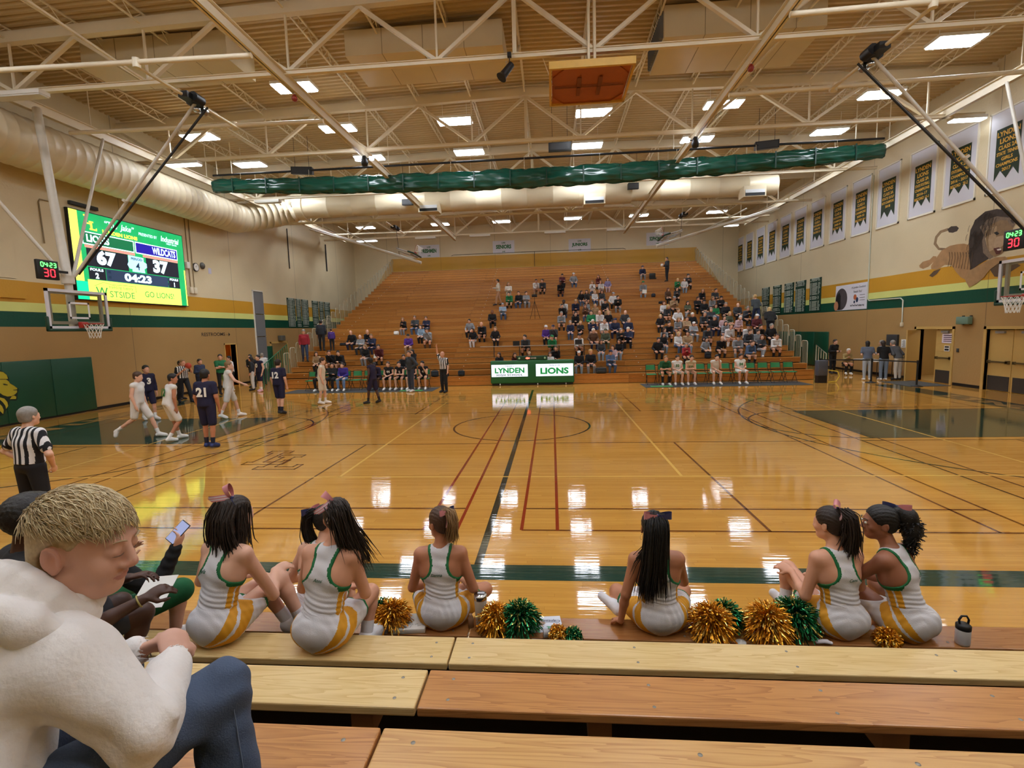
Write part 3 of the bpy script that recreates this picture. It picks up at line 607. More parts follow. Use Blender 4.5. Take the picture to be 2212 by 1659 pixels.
tc = N(nt, 'ShaderNodeTexCoord'); ns = N(nt, 'ShaderNodeTexNoise'); ns.inputs['Scale'].default_value = 1.6; ns.inputs['Detail'].default_value = 5; nt.links.new(tc.outputs['Object'], ns.inputs['Vector'])
nt.links.new(mixc(nt, ns.outputs['Fac'], lin('#009A50'), lin('#18C070')), b.inputs['Emission Color']); b.inputs['Emission Strength'].default_value = 1.05; b.inputs['Base Color'].default_value = (.01,.02,.01,1)
m = MB(); scr(m, 3.67, 9.09, 4.1, 7.27, .002); m.build('screen_background', BG, t)
m = MB(); scr(m, 3.67, 3.99, 4.76, 7.27, .004); scr(m, 9.02, 9.09, 4.1, 5.72, .004); scr(m, 4.12, 8.7, 4.1, 4.84, .004); m.build('yellow_graphics', emis('screen_yellow', '#E6F060', 1.15), t)
m = MB(); scr(m, 3.67, 4.11, 4.1, 4.75, .004); m.build('mint_graphics', emis('screen_mint', '#00E29A', 1.1), t)
m = MB(); scr(m, 4.08, 6.35, 6.11, 6.58, .004); scr(m, 6.40, 8.70, 6.11, 6.58, .004); m.build('white_frames', emis('screen_white', '#DFF4FF', 1.15), t)
m = MB(); scr(m, 4.12, 6.31, 6.15, 6.54, .006); m.build('home_box', emis('screen_darkgreen', '#04683F', .9), t)
m = MB(); scr(m, 6.44, 8.66, 6.15, 6.54, .006); m.build('visitor_box', emis('screen_navy', '#1B1396', .9), t)
m = MB(); scr(m, 4.15, 6.35, 6.0, 6.09, .006); scr(m, 6.75, 8.68, 6.0, 6.09, .006); m.build('red_bars', emis('screen_red', '#FF8078', 1.1), t)
m = MB(); scr(m, 4.19, 5.98, 5.33, 5.99, .006); scr(m, 6.88, 8.68, 5.33, 5.99, .006); scr(m, 4.19, 4.9, 4.86, 5.3, .006); scr(m, 8.02, 8.68, 4.86, 5.3, .006); m.build('black_panels', emis('screen_black', '#1A1E2C', .5), t)
m = MB(); scr(m, 4.92, 8.0, 4.86, 5.3, .006); m.build('clock_panel', emis('screen_slate', '#2C3E5C', .6), t)
m = MB(); m.poly([(py(6.0),pz(5.98)),(py(6.0),pz(5.72)),(py(5.93),pz(5.6)),(py(6.02),pz(5.45)),(py(6.15),pz(5.44)),(py(6.15),pz(5.34)),(py(6.78),pz(5.34)),(py(6.76),pz(5.5)),(py(6.9),pz(5.58)),(py(6.9),pz(5.74)),(py(6.76),pz(5.8)),(py(6.76),pz(5.96))], (SX+.008,0,0), Y_, Z_)
m.build('state_shape', emis('screen_paleblue', '#A9DDF8', 1.1), t)
m = MB(); stext(m, '4', 6.43, 5.58, .3, None, .01, 0, .014); stext(m, 'PERIOD', 6.4, 5.86, .1, .55, .03, 0, .014)
for y in (4.98, 8.05-.1+.0): 
    for z in (4.95, 5.15): scr(m, y+.02, y+.14, z, z+.1, .014)
m.build('period_text', emis('screen_deep', '#17314A', .6), t)
m = MB()
stext(m, '67', 5.0, 5.69, .56, .85, .06); stext(m, '37', 7.65, 5.69, .56, .85, .06); stext(m, '04:23', 6.4, 5.08, .32, 1.35, .05)
stext(m, 'FOULS', 4.53, 5.22, .1, .55, .05); stext(m, '2', 4.52, 5.0, .22, None, .05); stext(m, 'FOULS', 8.35, 5.22, .1, .5, .05); stext(m, '1', 8.35, 5.0, .2, None, .05)
stext(m, 'LIONS', 4.72, 6.35, .28, .95, .04); stext(m, 'WILDCATS', 7.92, 6.35, .3, 1.3, .03)
stext(m, '\u201cThe  Jake\u201d', 5.75, 6.98, .3, 1.35, .015, .25); stext(m, 'PRESENTED BY', 7.12, 6.93, .12, .95, .01); stext(m, 'Industrial', 8.33, 6.95, .24, 1.05, .02, .2); stext(m, 'CREDIT UNION', 8.4, 6.77, .07, .6, .01)
m.build('white_writing', emis('screen_text', '#D6F2FF', 1.25), t)
m = MB(); stext(m, 'LYNDEN LIONS', 5.75, 6.70, .15, 1.6, .05)
for (a, c, s_) in ((4.22, 6.86, .34), (4.42, 6.66, .34)): m.poly([(py(a)+u*s_, pz(c)+v*s_*.95) for u, v in Lshape(0, 0, .9, 1)], (SX+.012, 0, 0), Y_, Z_)
m.build('yellow_writing', emis('screen_textyellow', '#F2EE50', 1.2), t)
m = MB(); stext(m, 'GO LIONS!', 7.45, 4.47, .24, 1.6, .008); stext(m, 'W', 4.65, 4.42, .34, .5, .01); stext(m, 'STSIDE', 5.55, 4.36, .24, 1.15, .0); stext(m, 'building supply', 5.52, 4.62, .15, 1.1, .0)
m.tube([(SX+.012, py(4.36), pz(4.62)), (SX+.012, py(4.75), pz(4.78)), (SX+.012, py(5.1), pz(4.72)), (SX+.012, py(6.2), pz(4.74)), (SX+.012, py(6.22), pz(4.5))], .008, 5); scr(m, 5.0, 6.2, 4.15, 4.162, .012)
m.build('green_writing', emis('screen_textgreen', '#1D9A50', .8), t)
# horn, clock, bell and boxes beside it
def wallbox(name, y, z, w, h, d, m_, lab, cat, s=-1, bev=.01):
    x0 = s*16.2; return MB().bevbox((x0, y-w/2, z-h/2), (x0-s*d, y+w/2, z+h/2), bev).build(name, m_, label=lab, cat=cat)
t = empty('wall_clock', (-16.2, 9.96, 5.98), label='round wall clock right of the scoreboard', cat='clock')
MB().lathe([(0, 0), (.2, 0), (.2, .06), (.17, .07)], n=28, axis='x').build('rim', DGREY, t); MB().lathe([(0, .062), (.17, .062)], n=28, axis='x').build('dial', WHITE, t)
MB().beam((.066, 0, 0), (.066, .05, .1), .01, .004).beam((.066, 0, 0), (.066, -.1, .03), .01, .004).build('hands', BLACK, t)
t = empty('wall_bell', (-16.2, 10.45, 6.11), label='round grey bell on the wall beside the clock', cat='bell'); MB().lathe([(0, .12), (.1, .1), (.16, .04), (.16, 0), (0, 0)], n=20, axis='x').build('gong', mat('bell_grey', '#5C5A55', .4), t)
wallbox('junction_box', 9.38, 6.0, .2, .3, .12, WHITE, 'white junction box touching the scoreboard edge', 'box'); wallbox('paper_notice', 10.98, 5.92, .22, .28, .004, mat('notice_paper', '#C9C6DA', .7), 'small pale notice right of the wall bell', 'notice', bev=.001)
for y, l in ((9.5, 'left'), (9.75, 'right')): wallbox('outlet_box', y, 4.85, .18, .3, .1, CREAM, f'cream outlet box under the scoreboard corner, {l} of the pair', 'box')
wallbox('speaker_bar', 4.35, 7.5, 1.1, .13, .12, DGREY, 'dark speaker bar on top of the scoreboard', 'speaker')
def conduit(pts, lab, r=.02, m_=None): return MB().tube(pts, r, 6).build('conduit', m_ or mat('conduit_tan', '#8E7B5A', .5), label=lab, cat='conduit')
conduit([(-16.17, 3.1, 7.35), (-16.17, 2.8, 7.35), (-16.17, 2.75, 7.25), (-16.17, 2.78, 5.9)], 'thin bent conduit left of the scoreboard')
conduit([(-16.17, 9.5, 9), (-16.17, 9.5, 5.0)], 'left of two straight conduits running down to the outlet boxes'); conduit([(-16.17, 9.75, 9), (-16.17, 9.75, 5.0)], 'right of two straight conduits running down to the outlet boxes')
conduit([(-16.15, 18.7, 9.5), (-16.15, 18.7, 6.95)], 'dark cord hanging on the far left wall, nearer one', .03, DGREY); conduit([(-16.15, 24.2, 9.4), (-16.15, 24.2, 7.4)], 'dark cord hanging on the far left wall, farther one', .045, DGREY)
conduit([(16.17, 12.62, 9.4), (16.17, 12.62, 3.65), (16.17, 12.5, 3.52), (16.17, 10.3, 3.5), (16.17, 10.15, 3.4), (16.17, 10.13, 2.4)], 'pale conduit dropping between the banners and across the green stripe', .028, mat('conduit_pale', '#C7C9B8', .5))
wallbox('light_switch', 7.05, 1.35, .1, .14, .03, DGREY, 'dark switch plate right of the open double door', 'switch', 1); wallbox('outlet_box', 10.13, 2.35, .12, .18, .08, CREAM, 'small cream box ending the pale conduit', 'box', 1)
wallbox('electrical_panel', 10.65, 1.66, .7, .5, .1, DGREY, 'dark metal panel on the wall behind the crowd at the door', 'panel', 1)
t = wallbox('poster_board', 9.86, 1.52, .56, .36, .015, WHITE, 'white two page notice on the wall left of the open door', 'notice', 1, .002)
m = MB()
for i in range(9):
    for y in (9.98, 9.72): m.box((16.18, y-.09, 1.38+i*.033), (16.184, y+.09-(i % 3)*.03, 1.392+i*.033))
m.build('printed_lines', DGREY, t)
t = empty('horn_speaker', (16.2, 6.7, 2.47), label='green grey box speaker mounted between the two double doors', cat='speaker')
MB().bevbox((-.22, -.27, -.14), (-.04, .27, .14), .02).build('body', mat('speaker_green', '#6B8573', .5), t); MB().box((-.06, -.2, -.16), (0, -.14, .18)).box((-.06, .14, -.16), (0, .2, .18)).build('bracket', DGREY, t)
t = empty('horn_speaker', (-16.2, 16.97, 2.46), label='grey box speaker above the door behind the left railing', cat='speaker')
MB().bevbox((.04, -.27, -.16), (.22, .27, .16), .02).build('body', mat('speaker_grey', '#5A5A52', .5), t); MB().box((0, -.2, -.14), (.06, -.14, .16)).build('bracket', DGREY, t)
# ---- wall pads
def pads(x, ya, yb, n, lab, s):
    t = empty('wall_pad', (x, ya, 0), label=lab, cat='wall pad'); w = (yb-ya)/n
    for i in range(n): MB().bevbox((0, i*w+.004, .06), (-s*.055, (i+1)*w-.004, 2.0), .02).build('pad_panel', mat('pad_green', '#0E4A33', .42, bump=.15, bscale=2.5), t)
    return t
pads(-16.2, -8.2, 3.98, 8, 'green padded wall mat with yellow lion head at the left edge', -1); pads(-16.2, 15.4, 15.98, 1, 'narrow green wall pad behind the left railing', -1); pads(16.2, 15.9, 22, 4, 'green padded wall mat behind the right railing', 1)
LION_MURAL = {'tail': [(8.02, 5.2), (8.35, 5.27), (8.62, 5.54), (8.56, 5.83), (8.33, 6.01), (7.93, 6.04), (7.92, 5.93), (8.24, 5.91), (8.43, 5.76), (8.47, 5.56), (8.3, 5.35), (8.0, 5.29)], 'tuft': [(7.96, 6.0), (7.78, 6.07), (7.52, 6.03), (7.4, 5.93), (7.48, 5.83), (7.68, 5.81), (7.87, 5.86)], 'leg_back': [(9.34, 4.79), (9.15, 4.92), (8.77, 4.95), (8.59, 5.07), (8.41, 5.03), (8.46, 4.89), (8.81, 4.68), (9.1, 4.62), (9.3, 4.7)], 'leg_dark': [(8.75, 4.31), (8.51, 4.47), (8.15, 4.52), (8.33, 4.35), (8.57, 4.23)], 'body': [(8.18, 5.22), (7.77, 5.34), (7.41, 5.34), (7.11, 5.31), (6.84, 5.21), (6.58, 4.64), (6.68, 4.19), (6.85, 3.95), (7.15, 4.08), (7.43, 4.35), (7.63, 4.59), (7.97, 4.64), (8.34, 4.5), (8.66, 4.57), (8.67, 4.7), (8.46, 4.93)], 'foreleg': [(6.95, 4.02), (6.79, 4.28), (6.12, 4.52), (5.7, 4.61), (5.34, 4.59), (5.23, 4.49), (5.6, 4.39), (5.92, 4.21), (6.12, 3.98), (6.42, 3.78), (6.73, 3.68), (6.88, 3.88)], 'foreleg_dark': [(5.95, 4.27), (5.64, 4.38), (5.16, 4.44), (4.76, 4.22), (5.05, 4.08), (5.44, 3.91), (5.71, 3.96)], 'mane': [(6.9, 5.37), (6.86, 5.75), (6.66, 6.09), (6.28, 6.28), (5.81, 6.26), (5.39, 6.11), (5.25, 5.96), (5.3, 5.76), (5.65, 5.84), (6.02, 5.77), (6.22, 5.59), (6.32, 5.27), (6.24, 4.89), (5.96, 4.62), (6.39, 4.46), (6.73, 4.27), (6.83, 4.82)], 'mane_light': [(6.46, 5.78), (6.17, 5.98), (5.79, 6.01), (5.37, 5.88), (5.3, 5.76), (5.65, 5.82), (6.02, 5.75), (6.22, 5.59), (6.32, 5.27), (6.24, 4.85), (5.96, 4.59), (5.79, 4.64), (6.13, 5.09), (6.22, 5.4)], 'face': [(6.21, 5.55), (6.02, 5.77), (5.65, 5.85), (5.32, 5.77), (5.14, 5.52), (5.14, 5.28), (5.21, 5.01), (5.35, 4.79), (5.51, 4.69), (5.75, 4.63), (5.95, 4.77), (6.11, 5.05)], 'ear_l': [(6.45, 5.75), (6.37, 5.84), (6.19, 5.82), (6.03, 5.7), (6.13, 5.61), (6.33, 5.6)], 'ear_r': [(5.4, 5.82), (5.28, 5.91), (5.12, 5.9), (5.02, 5.81), (5.04, 5.67), (5.14, 5.49), (5.29, 5.66)], 'ear_in': [(5.26, 5.75), (5.17, 5.84), (5.09, 5.79), (5.13, 5.62)], 'cheek': [(6.01, 5.66), (5.76, 5.68), (5.76, 5.25), (5.81, 4.9), (5.98, 4.85), (6.06, 5.23)], 'eye': [(5.86, 5.47), (5.74, 5.49), (5.63, 5.4), (5.73, 5.36)], 'nose': [(5.43, 5.19), (5.23, 5.19), (5.2, 5.08), (5.33, 5.03)], 'mouth': [(5.82, 4.93), (5.61, 4.94), (5.48, 4.84), (5.55, 4.71), (5.69, 4.71)], 'teeth': [(5.69, 4.88), (5.52, 4.89), (5.5, 4.83), (5.64, 4.83)], 'muzzle': [(5.73, 5.31), (5.48, 5.31), (5.38, 5.04), (5.53, 4.92), (5.78, 4.94), (5.81, 5.11)]}
LION_PAD = {'head': [(-0.29, 1.59), (0.71, 1.53), (0.81, 1.47), (1.0, 1.45), (1.06, 1.39), (1.09, 1.32), (1.19, 1.24), (1.28, 1.15), (1.27, 1.1), (1.26, 1.02), (1.19, 0.96), (1.09, 0.92), (0.97, 0.92), (0.85, 0.98), (0.76, 1.07), (0.4, 0.87), (-0.38, 0.89)], 'crown': [(-0.12, 1.75), (0.67, 1.74), (0.84, 1.72), (0.94, 1.69), (1.03, 1.59), (1.05, 1.47), (0.98, 1.47), (0.81, 1.49), (-0.14, 1.57)], 'chin': [(1.02, 0.83), (1.09, 0.91), (1.16, 0.93), (1.22, 0.88), (1.2, 0.81)], 'mane1': [(0.09, 1.0), (0.74, 0.93), (0.87, 0.87), (0.94, 0.75), (0.95, 0.63), (0.88, 0.54), (0.87, 0.65), (0.81, 0.77), (0.73, 0.87), (0.07, 0.82)], 'mane2': [(0.07, 0.82), (0.72, 0.73), (0.78, 0.64), (0.81, 0.52), (0.78, 0.4), (0.72, 0.48), (0.69, 0.54), (0.03, 0.47)], 'eye': [(0.88, 1.33), (0.93, 1.33), (1.02, 1.29), (1.01, 1.27), (0.91, 1.29)], 'nostril': [(1.14, 1.11), (1.28, 1.11), (1.27, 1.08), (1.18, 1.09)], 'shadow': [(-0.36, 1.63), (0.7, 1.79), (0.88, 1.75), (0.99, 1.67), (1.08, 1.53), (1.08, 1.35), (1.32, 1.13), (1.32, 1.08), (1.27, 0.98), (1.24, 0.8), (1.2, 0.76), (1.02, 0.8), (0.97, 0.63), (0.88, 0.51), (0.79, 0.37), (0.7, 0.35), (0.0, 0.29), (-0.49, 0.56)]}
t = empty('lion_emblem', (-16.1, 0, 0), label='yellow lion head emblem printed on the green wall mat', cat='emblem')
for nm, col, l in (('shadow', '#0A1E14', .004), ('head', '#B8A82A', .007), ('crown', '#B8A82A', .007), ('chin', '#B8A82A', .007), ('mane1', '#C2AE30', .008), ('mane2', '#C2AE30', .008), ('eye', '#0A1E14', .011), ('nostril', '#0A1E14', .011)):
    m = MB().poly([(a, b) for a, b in LION_PAD[nm]], (-.036+l, 0, 0), Y_, Z_); m.build('emblem_' + {'mane1': 'mane', 'mane2': 'mane'}.get(nm, nm), mat('emblem_'+col, col, .45), t)
t = empty('lion_mural', (16.2, 0, 0), label='painted lion leaping across the right wall above the stripes', cat='mural')
FUR = mat('mural_fur', '#A98257', .6, noise=.35, nscale=4); FURD = mat('mural_fur_dark', '#5A4630', .6, noise=.3, nscale=6); MANE = mat('mural_mane', '#3B3029', .6, noise=.5, nscale=9); MANEL = mat('mural_mane_light', '#7E6D5C', .6, noise=.4, nscale=12)
for i, (nm, m_) in enumerate((('tail', mat('mural_tail', '#8C7354', .6, noise=.2)), ('tuft', MANE), ('leg_dark', FURD), ('leg_back', FUR), ('foreleg_dark', FURD), ('body', FUR), ('mane', MANE), ('mane_light', MANEL), ('face', mat('mural_face', '#8F7656', .6, noise=.35, nscale=8)), ('cheek', mat('mural_cheek', '#B39A7A', .6, noise=.3, nscale=10)),
        ('ear_l', MANEL), ('ear_r', MANEL), ('ear_in', MANE), ('foreleg', mat('mural_foreleg', '#A58258', .6, noise=.3, nscale=6)), ('eye', BLACK), ('muzzle', mat('mural_muzzle', '#B9A183', .6, noise=.2)), ('nose', MANE), ('mouth', mat('mural_mouth', '#5A2A22', .5)), ('teeth', WHITE))):
    MB().poly(LION_MURAL[nm], (-.002-.0012*i, 0, 0), Y_, Z_).build('painted_' + {'ear_l': 'ear', 'ear_r': 'ear', 'ear_in': 'inner_ear'}.get(nm, nm), m_, t)
m = MB()      # brushed ribs and mane strands
rnd = random.Random(3)
for i in range(9):
    y = 7.75-i*.13; m.tube([(-.03, y, 5.1-i*.02), (-.03, y-.04, 4.85), (-.03, y+.02, 4.55-.03*i)], .008, 4)
m.build('painted_rib_strokes', FURD, t)
m = MB()
for i in range(70):
    a = rnd.uniform(0, 1); y = 6.9-1.1*a+rnd.uniform(-.1, .1); z = 5.95+.3*math.sin(a*2.2)-rnd.uniform(0, 1.3)*(1-a*.6)
    m.tube([(-.031, y, z), (-.031, y+.05, z-.1), (-.031, y+.06, z-.22)], .006, 3)
m.build('painted_mane_strokes', MANE, t)
# ---- championship banners, right wall
YCB = [29.35, 27.45, 25.4, 23.5, 21.5, 19.55, 17.55, 15.5, 13.5, 11.5, 9.4, 7.5, 5.55]
TXT = {12: ['CLASS 2A', 'STATE  TENNIS', 'GIRLS', 'CHAMPIONS', '2017'], 11: ['CLASS 2A', 'STATE BASKETBALL', 'CHAMPIONS', '2016 - 2017', 'RECORD   25-2'], 10: ['CLASS 2A', 'STATE FOOTBALL', 'CHAMPIONS', '2016-17', 'RECORD 13-1'],
       9: ['CLASS 3A', 'STATE GOLF', 'BOYS CHAMPIONS', '2018'], 8: ['CLASS A', 'STATE BASEBALL', 'CHAMPIONS', '2009-10', 'RECORD 24-1'], 7: ['CLASS A', 'STATE FOOTBALL', 'CHAMPIONS', '2008-09', 'RECORD 12-1']}
FRW = mat('banner_frame', '#E9E4D4', .5); BNW = mat('banner_cloth', '#D3D3DC', .8, bump=.2, bscale=5); PEN = mat('pennant_green', '#22321E', .8, bump=.15, bscale=6); GOLD = mat('pennant_gold', '#D9A63A', .7)
for i, y in enumerate(YCB):
    big = ['farthest', 'second from the far end', 'third from the far end', 'fourth from the far end', 'fifth from the far end', 'sixth from the far end', 'seventh, in the middle of the row', 'sixth from the near end', 'fifth from the near end', 'fourth from the near end reading CLASS 3A', 'third from the near end reading STATE FOOTBALL', 'second from the near end reading STATE BASKETBALL', 'nearest the camera reading STATE TENNIS'][i]
    t = empty('championship_banner', (16.2, y, 6.8), label='white framed banner with green pennant, '+big, cat='banner', group='framed championship banners')
    m = MB(); W2, H2 = .76, 2.72
    for a, b in (((-.05,-W2,0),(0,W2,.07)), ((-.05,-W2,H2-.05),(0,W2,H2)), ((-.05,-W2,0),(0,-W2+.05,H2)), ((-.05,W2-.05,0),(0,W2,H2))): m.box(a, b)
    m.build('frame', FRW, t); MB().box((-.02, -W2+.05, .07), (-.002, W2-.05, H2-.05)).build('cloth', BNW, t)
    # reader looks at +x : text runs towards -y
    pw = .46; m = MB().poly([(-pw, 2.1), (-pw, .42), (-pw*.52, .72), (0, .42), (pw*.52, .72), (pw, .42), (pw, 2.1)], (-.025, 0, 0), -Y_, Z_, -X_, .004); pn = m.build('pennant', PEN, t)
    m = MB(); L = ['LYNDEN', 'LIONS'] + TXT.get(i, ['CLASS A', 'STATE CHAMPIONS', '19%d-%d' % (80+i*2, 81+i*2), 'RECORD 2%d-%d' % (i % 5, 1+i % 3)])
    zt = 2.0
    for k, s in enumerate(L):
        h = .17 if k < 2 else (.14 if k == 2 else .115); wd = min(.84, (.84 if k == 0 else .62 if k == 1 else .8 if len(s) > 8 else len(s)*.085)); put_text(m, s, (-.034, 0, zt-h/2), -Y_, Z_, height=h, width=wd, bold=.03, lift=.0, en=-X_); zt -= h+.065
    m.build('lettering', GOLD, pn)
# ---- record boards
RB = mat('record_board_green', '#123C30', .5); RL = mat('record_line_white', '#C9D2C4', .6)
def recboard(s, y0, y1, z0, z1, lab, seed):
    t = empty('record_board', (s*16.2, (y0+y1)/2, z0), label=lab, cat='record board', group='green record boards'); w = y1-y0; h = z1-z0
    MB().box((0, -w/2, 0), (-s*.03, w/2, h)).build('board', RB, t); m = MB(); rr = random.Random(seed); x = -s*.031
    n = int(h/.07)
    for k in range(n):
        z = .05+k*.07
        if k == n-1 or k == n-2: m.box((x, -w*.35, z), (x-s*.002, w*.35, z+.04)); continue
        if rr.random() < .1: continue
        c = -s
        for a, b in ((-.46, -.34), (-.28, .12+rr.random()*.08), (.24, .3+rr.random()*.14)):
            ya, yb = c*-a*w*(-1), c*-b*w*(-1); m.box((x, min(ya, yb), z), (x-s*.002, max(ya, yb), z+.03))
    m.build('record_lines', RL, t)
for i, (a, b) in enumerate(((18.1, 19.08), (19.22, 19.84), (19.97, 20.9), (21.48, 22.4), (22.57, 23.22), (23.36, 24.33))): recboard(-1, a, b, 3.15, 5.04, 'green record board on the left wall, ' + ['first and widest from the left', 'narrow one, second from the left', 'third from the left, right beside the narrow one', 'fourth from the left, starting the farther trio', 'narrow one in the farther trio', 'last, nearest the bleacher railing'][i], i)
for i, (a, b) in enumerate(((16.89, 18.14), (18.63, 19.9), (20.12, 21.4), (21.85, 23.1), (23.67, 24.93))): recboard(1, a, b, 3.2, 5.1, 'green record board on the right wall, ' + ['nearest, beside the round photo sign', 'second from the round photo sign', 'middle one of five', 'fourth from the round photo sign', 'farthest, by the bleacher railing'][i], 20+i)
# ---- sponsor sign with round photo
t = empty('sponsor_sign', (16.2, 14.05, 3.14), label='white sponsor sign with a round photo on the right wall stripes', cat='sign'); MB().box((-.02, -1.35, 0), (0, 1.35, 1.3)).build('sign_panel', mat('sign_white', '#DEDEE8', .5), t)
m = MB().poly([(-.8+.53*math.cos(a), .58+.56*math.sin(a)) for a in np.linspace(0, 2*math.pi, 40)[:-1]], (-.023, 0, 0), -Y_, Z_); m.build('round_photo', mat('photo_dark', '#4A4448', .5, noise=.4, nscale=3), t)
m = MB().poly([(-1.32, .02), (-.85, .02), (-.85, .75), (-1.0, .95), (-1.2, .8), (-1.33, .5)], (-.026, 0, 0), -Y_, Z_); m.build('photo_figure_dark', BLACK, t)
m = MB().poly([(-1.25+.2*math.cos(a)+.0, .24+.25*math.sin(a)) for a in np.linspace(0, 2*math.pi, 20)[:-1]], (-.029, 0, 0), -Y_, Z_); m.build('photo_skin', mat('photo_skin', '#B9805E', .5), t)
m = MB(); put_text(m, 'A Lynden Dustland', (-.023, -.65, 1.1), -Y_, Z_, height=.12, width=1.15, bold=.0, shear=.2, en=-X_); put_text(m, 'Needs You!', (-.023, -.6, .9), -Y_, Z_, height=.12, width=.7, bold=.0, shear=.2, en=-X_); put_text(m, 'beTheOneToday.org', (-.023, -.6, .2), -Y_, Z_, height=.11, width=1.15, bold=.03, en=-X_)
for z in (.44, .56, .7): m.box((-.026, -1.2, z), (-.024, -.78, z+.02))
m.build('sign_writing', DGREY, t)
m = MB(); m.poly([(.4+.13*math.cos(a), .62+.14*math.sin(a)) for a in np.linspace(0, 2*math.pi, 20)[:-1]], (-.024, 0, 0), -Y_, Z_); m.build('logo_orange', mat('logo_orange', '#C06A40', .5), t)
m = MB(); m.poly([(.58+.1*math.cos(a), .48+.13*math.sin(a)) for a in np.linspace(0, 2*math.pi, 20)[:-1]], (-.026, 0, 0), -Y_, Z_); m.poly([(.36+.07*math.cos(a), .38+.07*math.sin(a)) for a in np.linspace(0, 2*math.pi, 20)[:-1]], (-.027, 0, 0), -Y_, Z_); m.build('logo_blue_black', mat('logo_blue', '#253A5A', .5), t)
# RESTROOMS wall lettering
m = MB(); put_text(m, 'RESTROOMS', (-16.195, 10.83, 2.76), Y_, Z_, height=.17, width=1.75, bold=.01); m.beam((-16.19, 11.8, 2.74), (-16.19, 12.02, 2.74), .035, .004); m.poly([(12.0, 2.64), (12.12, 2.74), (12.0, 2.84)], (-16.19, 0, 0), Y_, Z_)
m.build('restrooms_lettering', mat('letter_dark', '#2A2620', .6), label='dark RESTROOMS lettering with arrow painted on the left wall', cat='wall lettering')
# grey folded panel column
t = empty('grey_wall_panel', (-16.2, 14.87, 1.3), label='tall grey framed panel standing against the left wall', cat='panel')
for i in range(3): MB().box((.02, -.45, i*1.3), (.09, .45, i*1.3+1.26)).build('panel_field', mat('perforated_grey', '#6E6F70', .6, noise=.15, nscale=60), t)
MB().box((0, -.5, -1.3), (.06, -.45, 3.94)).box((0, .45, -1.3), (.06, .5, 3.94)).box((0, -.5, 3.9), (.06, .5, 3.95)).build('frame', WHITE, t)
MB().box((.02, -.45, -1.3), (.09, .45, -.04)).build('panel_field', mat('perforated_grey', '#6E6F70'), t)
# class spirit signs on the far wall
for i, (x, z, s) in enumerate(((-9.55, 9.5, 'FRESHMEN'), (-3.1, 9.6, 'SENIORS'), (3.3, 9.5, 'JUNIORS'), (9.7, 9.75, 'SOPHOMORES'))):
    t = empty('spirit_sign', (x, 29.79, z), label=f'white paper sign reading {s} on the far wall', cat='sign', group='class signs on the far wall')
    MB().box((-.92, -.01, -.52), (.92, 0, .52)).build('paper', mat('paper_blueish', '#D9DBE6', .7, noise=.06, nscale=3), t); m = MB()
    put_text(m, s, (0, -.012, .02), X_, Z_, height=.34, width=1.3, bold=.05, lift=.001); put_text(m, 'LHS', (0, -.012, .34), X_, Z_, height=.12, width=.3, bold=.04, lift=.001); put_text(m, 'LHS', (0, -.012, -.38), X_, Z_, height=.12, width=.24, bold=.04, lift=.001)
    m.build('lettering', mat('sign_green', '#1E6A3A', .6), t)
conduit([(-7.6, 29.77, 9.02), (-7.4, 29.77, 9.1), (-.5, 29.77, 9.12), (6.9, 29.77, 9.1), (7.1, 29.77, 9.02)], 'thin conduit running level on the far wall under the class signs', .018, DGREY); conduit([(-.5, 29.77, 9.1), (-.5, 29.77, 7.9)], 'thin conduit dropping down the middle of the far wall', .018, DGREY)
# ================================================================= DOORS
DP = mat('door_paint', '#C4A25E', .45, noise=.04); KP = mat('kick_plate', '#3A3634', .4)
def leaf(parent, y0, y1, rot, hinge, sgn=1):
    d = empty('door_leaf', (0, hinge, 0), rot, parent=parent); w = y1-y0; o = 0 if hinge == y0 else -w
    MB().box((-.02, o, .01), (.025, o+w, 2.12)).box((-.026, o+.06, .02), (-.02, o+w-.06, .02)).build('door_panel', DP, d)
    MB().box((-.03, o+.03, .02), (-.02, o+w-.03, .52)).build('kick_plate', KP, d)
    MB().box((-.1, o+.06, .98), (-.07, o+w-.06, 1.04)).box((-.1, o+.04, .95), (-.02, o+.16, 1.07)).box((-.1, o+w-.1, .96), (-.02, o+w-.04, 1.06)).build('push_bar', mat('bar_bronze', '#7A6A48', .35, metal=.6), d)
    MB().box((-.09, o+w*.3, 2.0), (-.02, o+w*.3+.35, 2.08)).build('door_closer', mat('closer_grey', '#8E8A84', .4), d)
    return d
for n, (ya, yb, op) in enumerate(((7.35, 9.25, True), (3.95, 5.85, False))):
    t = empty(f'door_{n+1}', (16.2, 0, 0), kind='structure')
    m = MB(); m.box((-.03, ya-.1, 0), (.28, ya, 2.25)); m.box((-.03, yb, 0), (.28, yb+.1, 2.25)); m.box((-.03, ya-.1, 2.15), (.28, yb+.1, 2.25)); m.box((.12, (ya+yb)/2-.03, 0), (.18, (ya+yb)/2+.03, 2.15)); m.build('door_frame', DP, t)
    a = leaf(t, ya+.01, (ya+yb)/2-.035, 0, ya+.01); a.location.x = .12
    a = leaf(t, (ya+yb)/2+.035, yb-.01, math.radians(-62) if op else 0, yb-.01); a.location.x = .12
d1 = bpy.data.objects['door_1']
m = MB().box((.085, 7.42, 1.6), (.092, 7.98, 1.98)); 
t = m.build('door_notice', mat('pinkish_paper', '#E6D6DE', .7), label='white notice with bold lines on the closed door leaf', cat='notice'); t.location = (16.2, 0, 0)
m = MB()
for i in range(4): m.box((.08, 7.5, 1.66+i*.075), (.084, 7.9, 1.69+i*.075))
m.build('notice_lines', mat('notice_purple', '#4A2A48', .6), t)
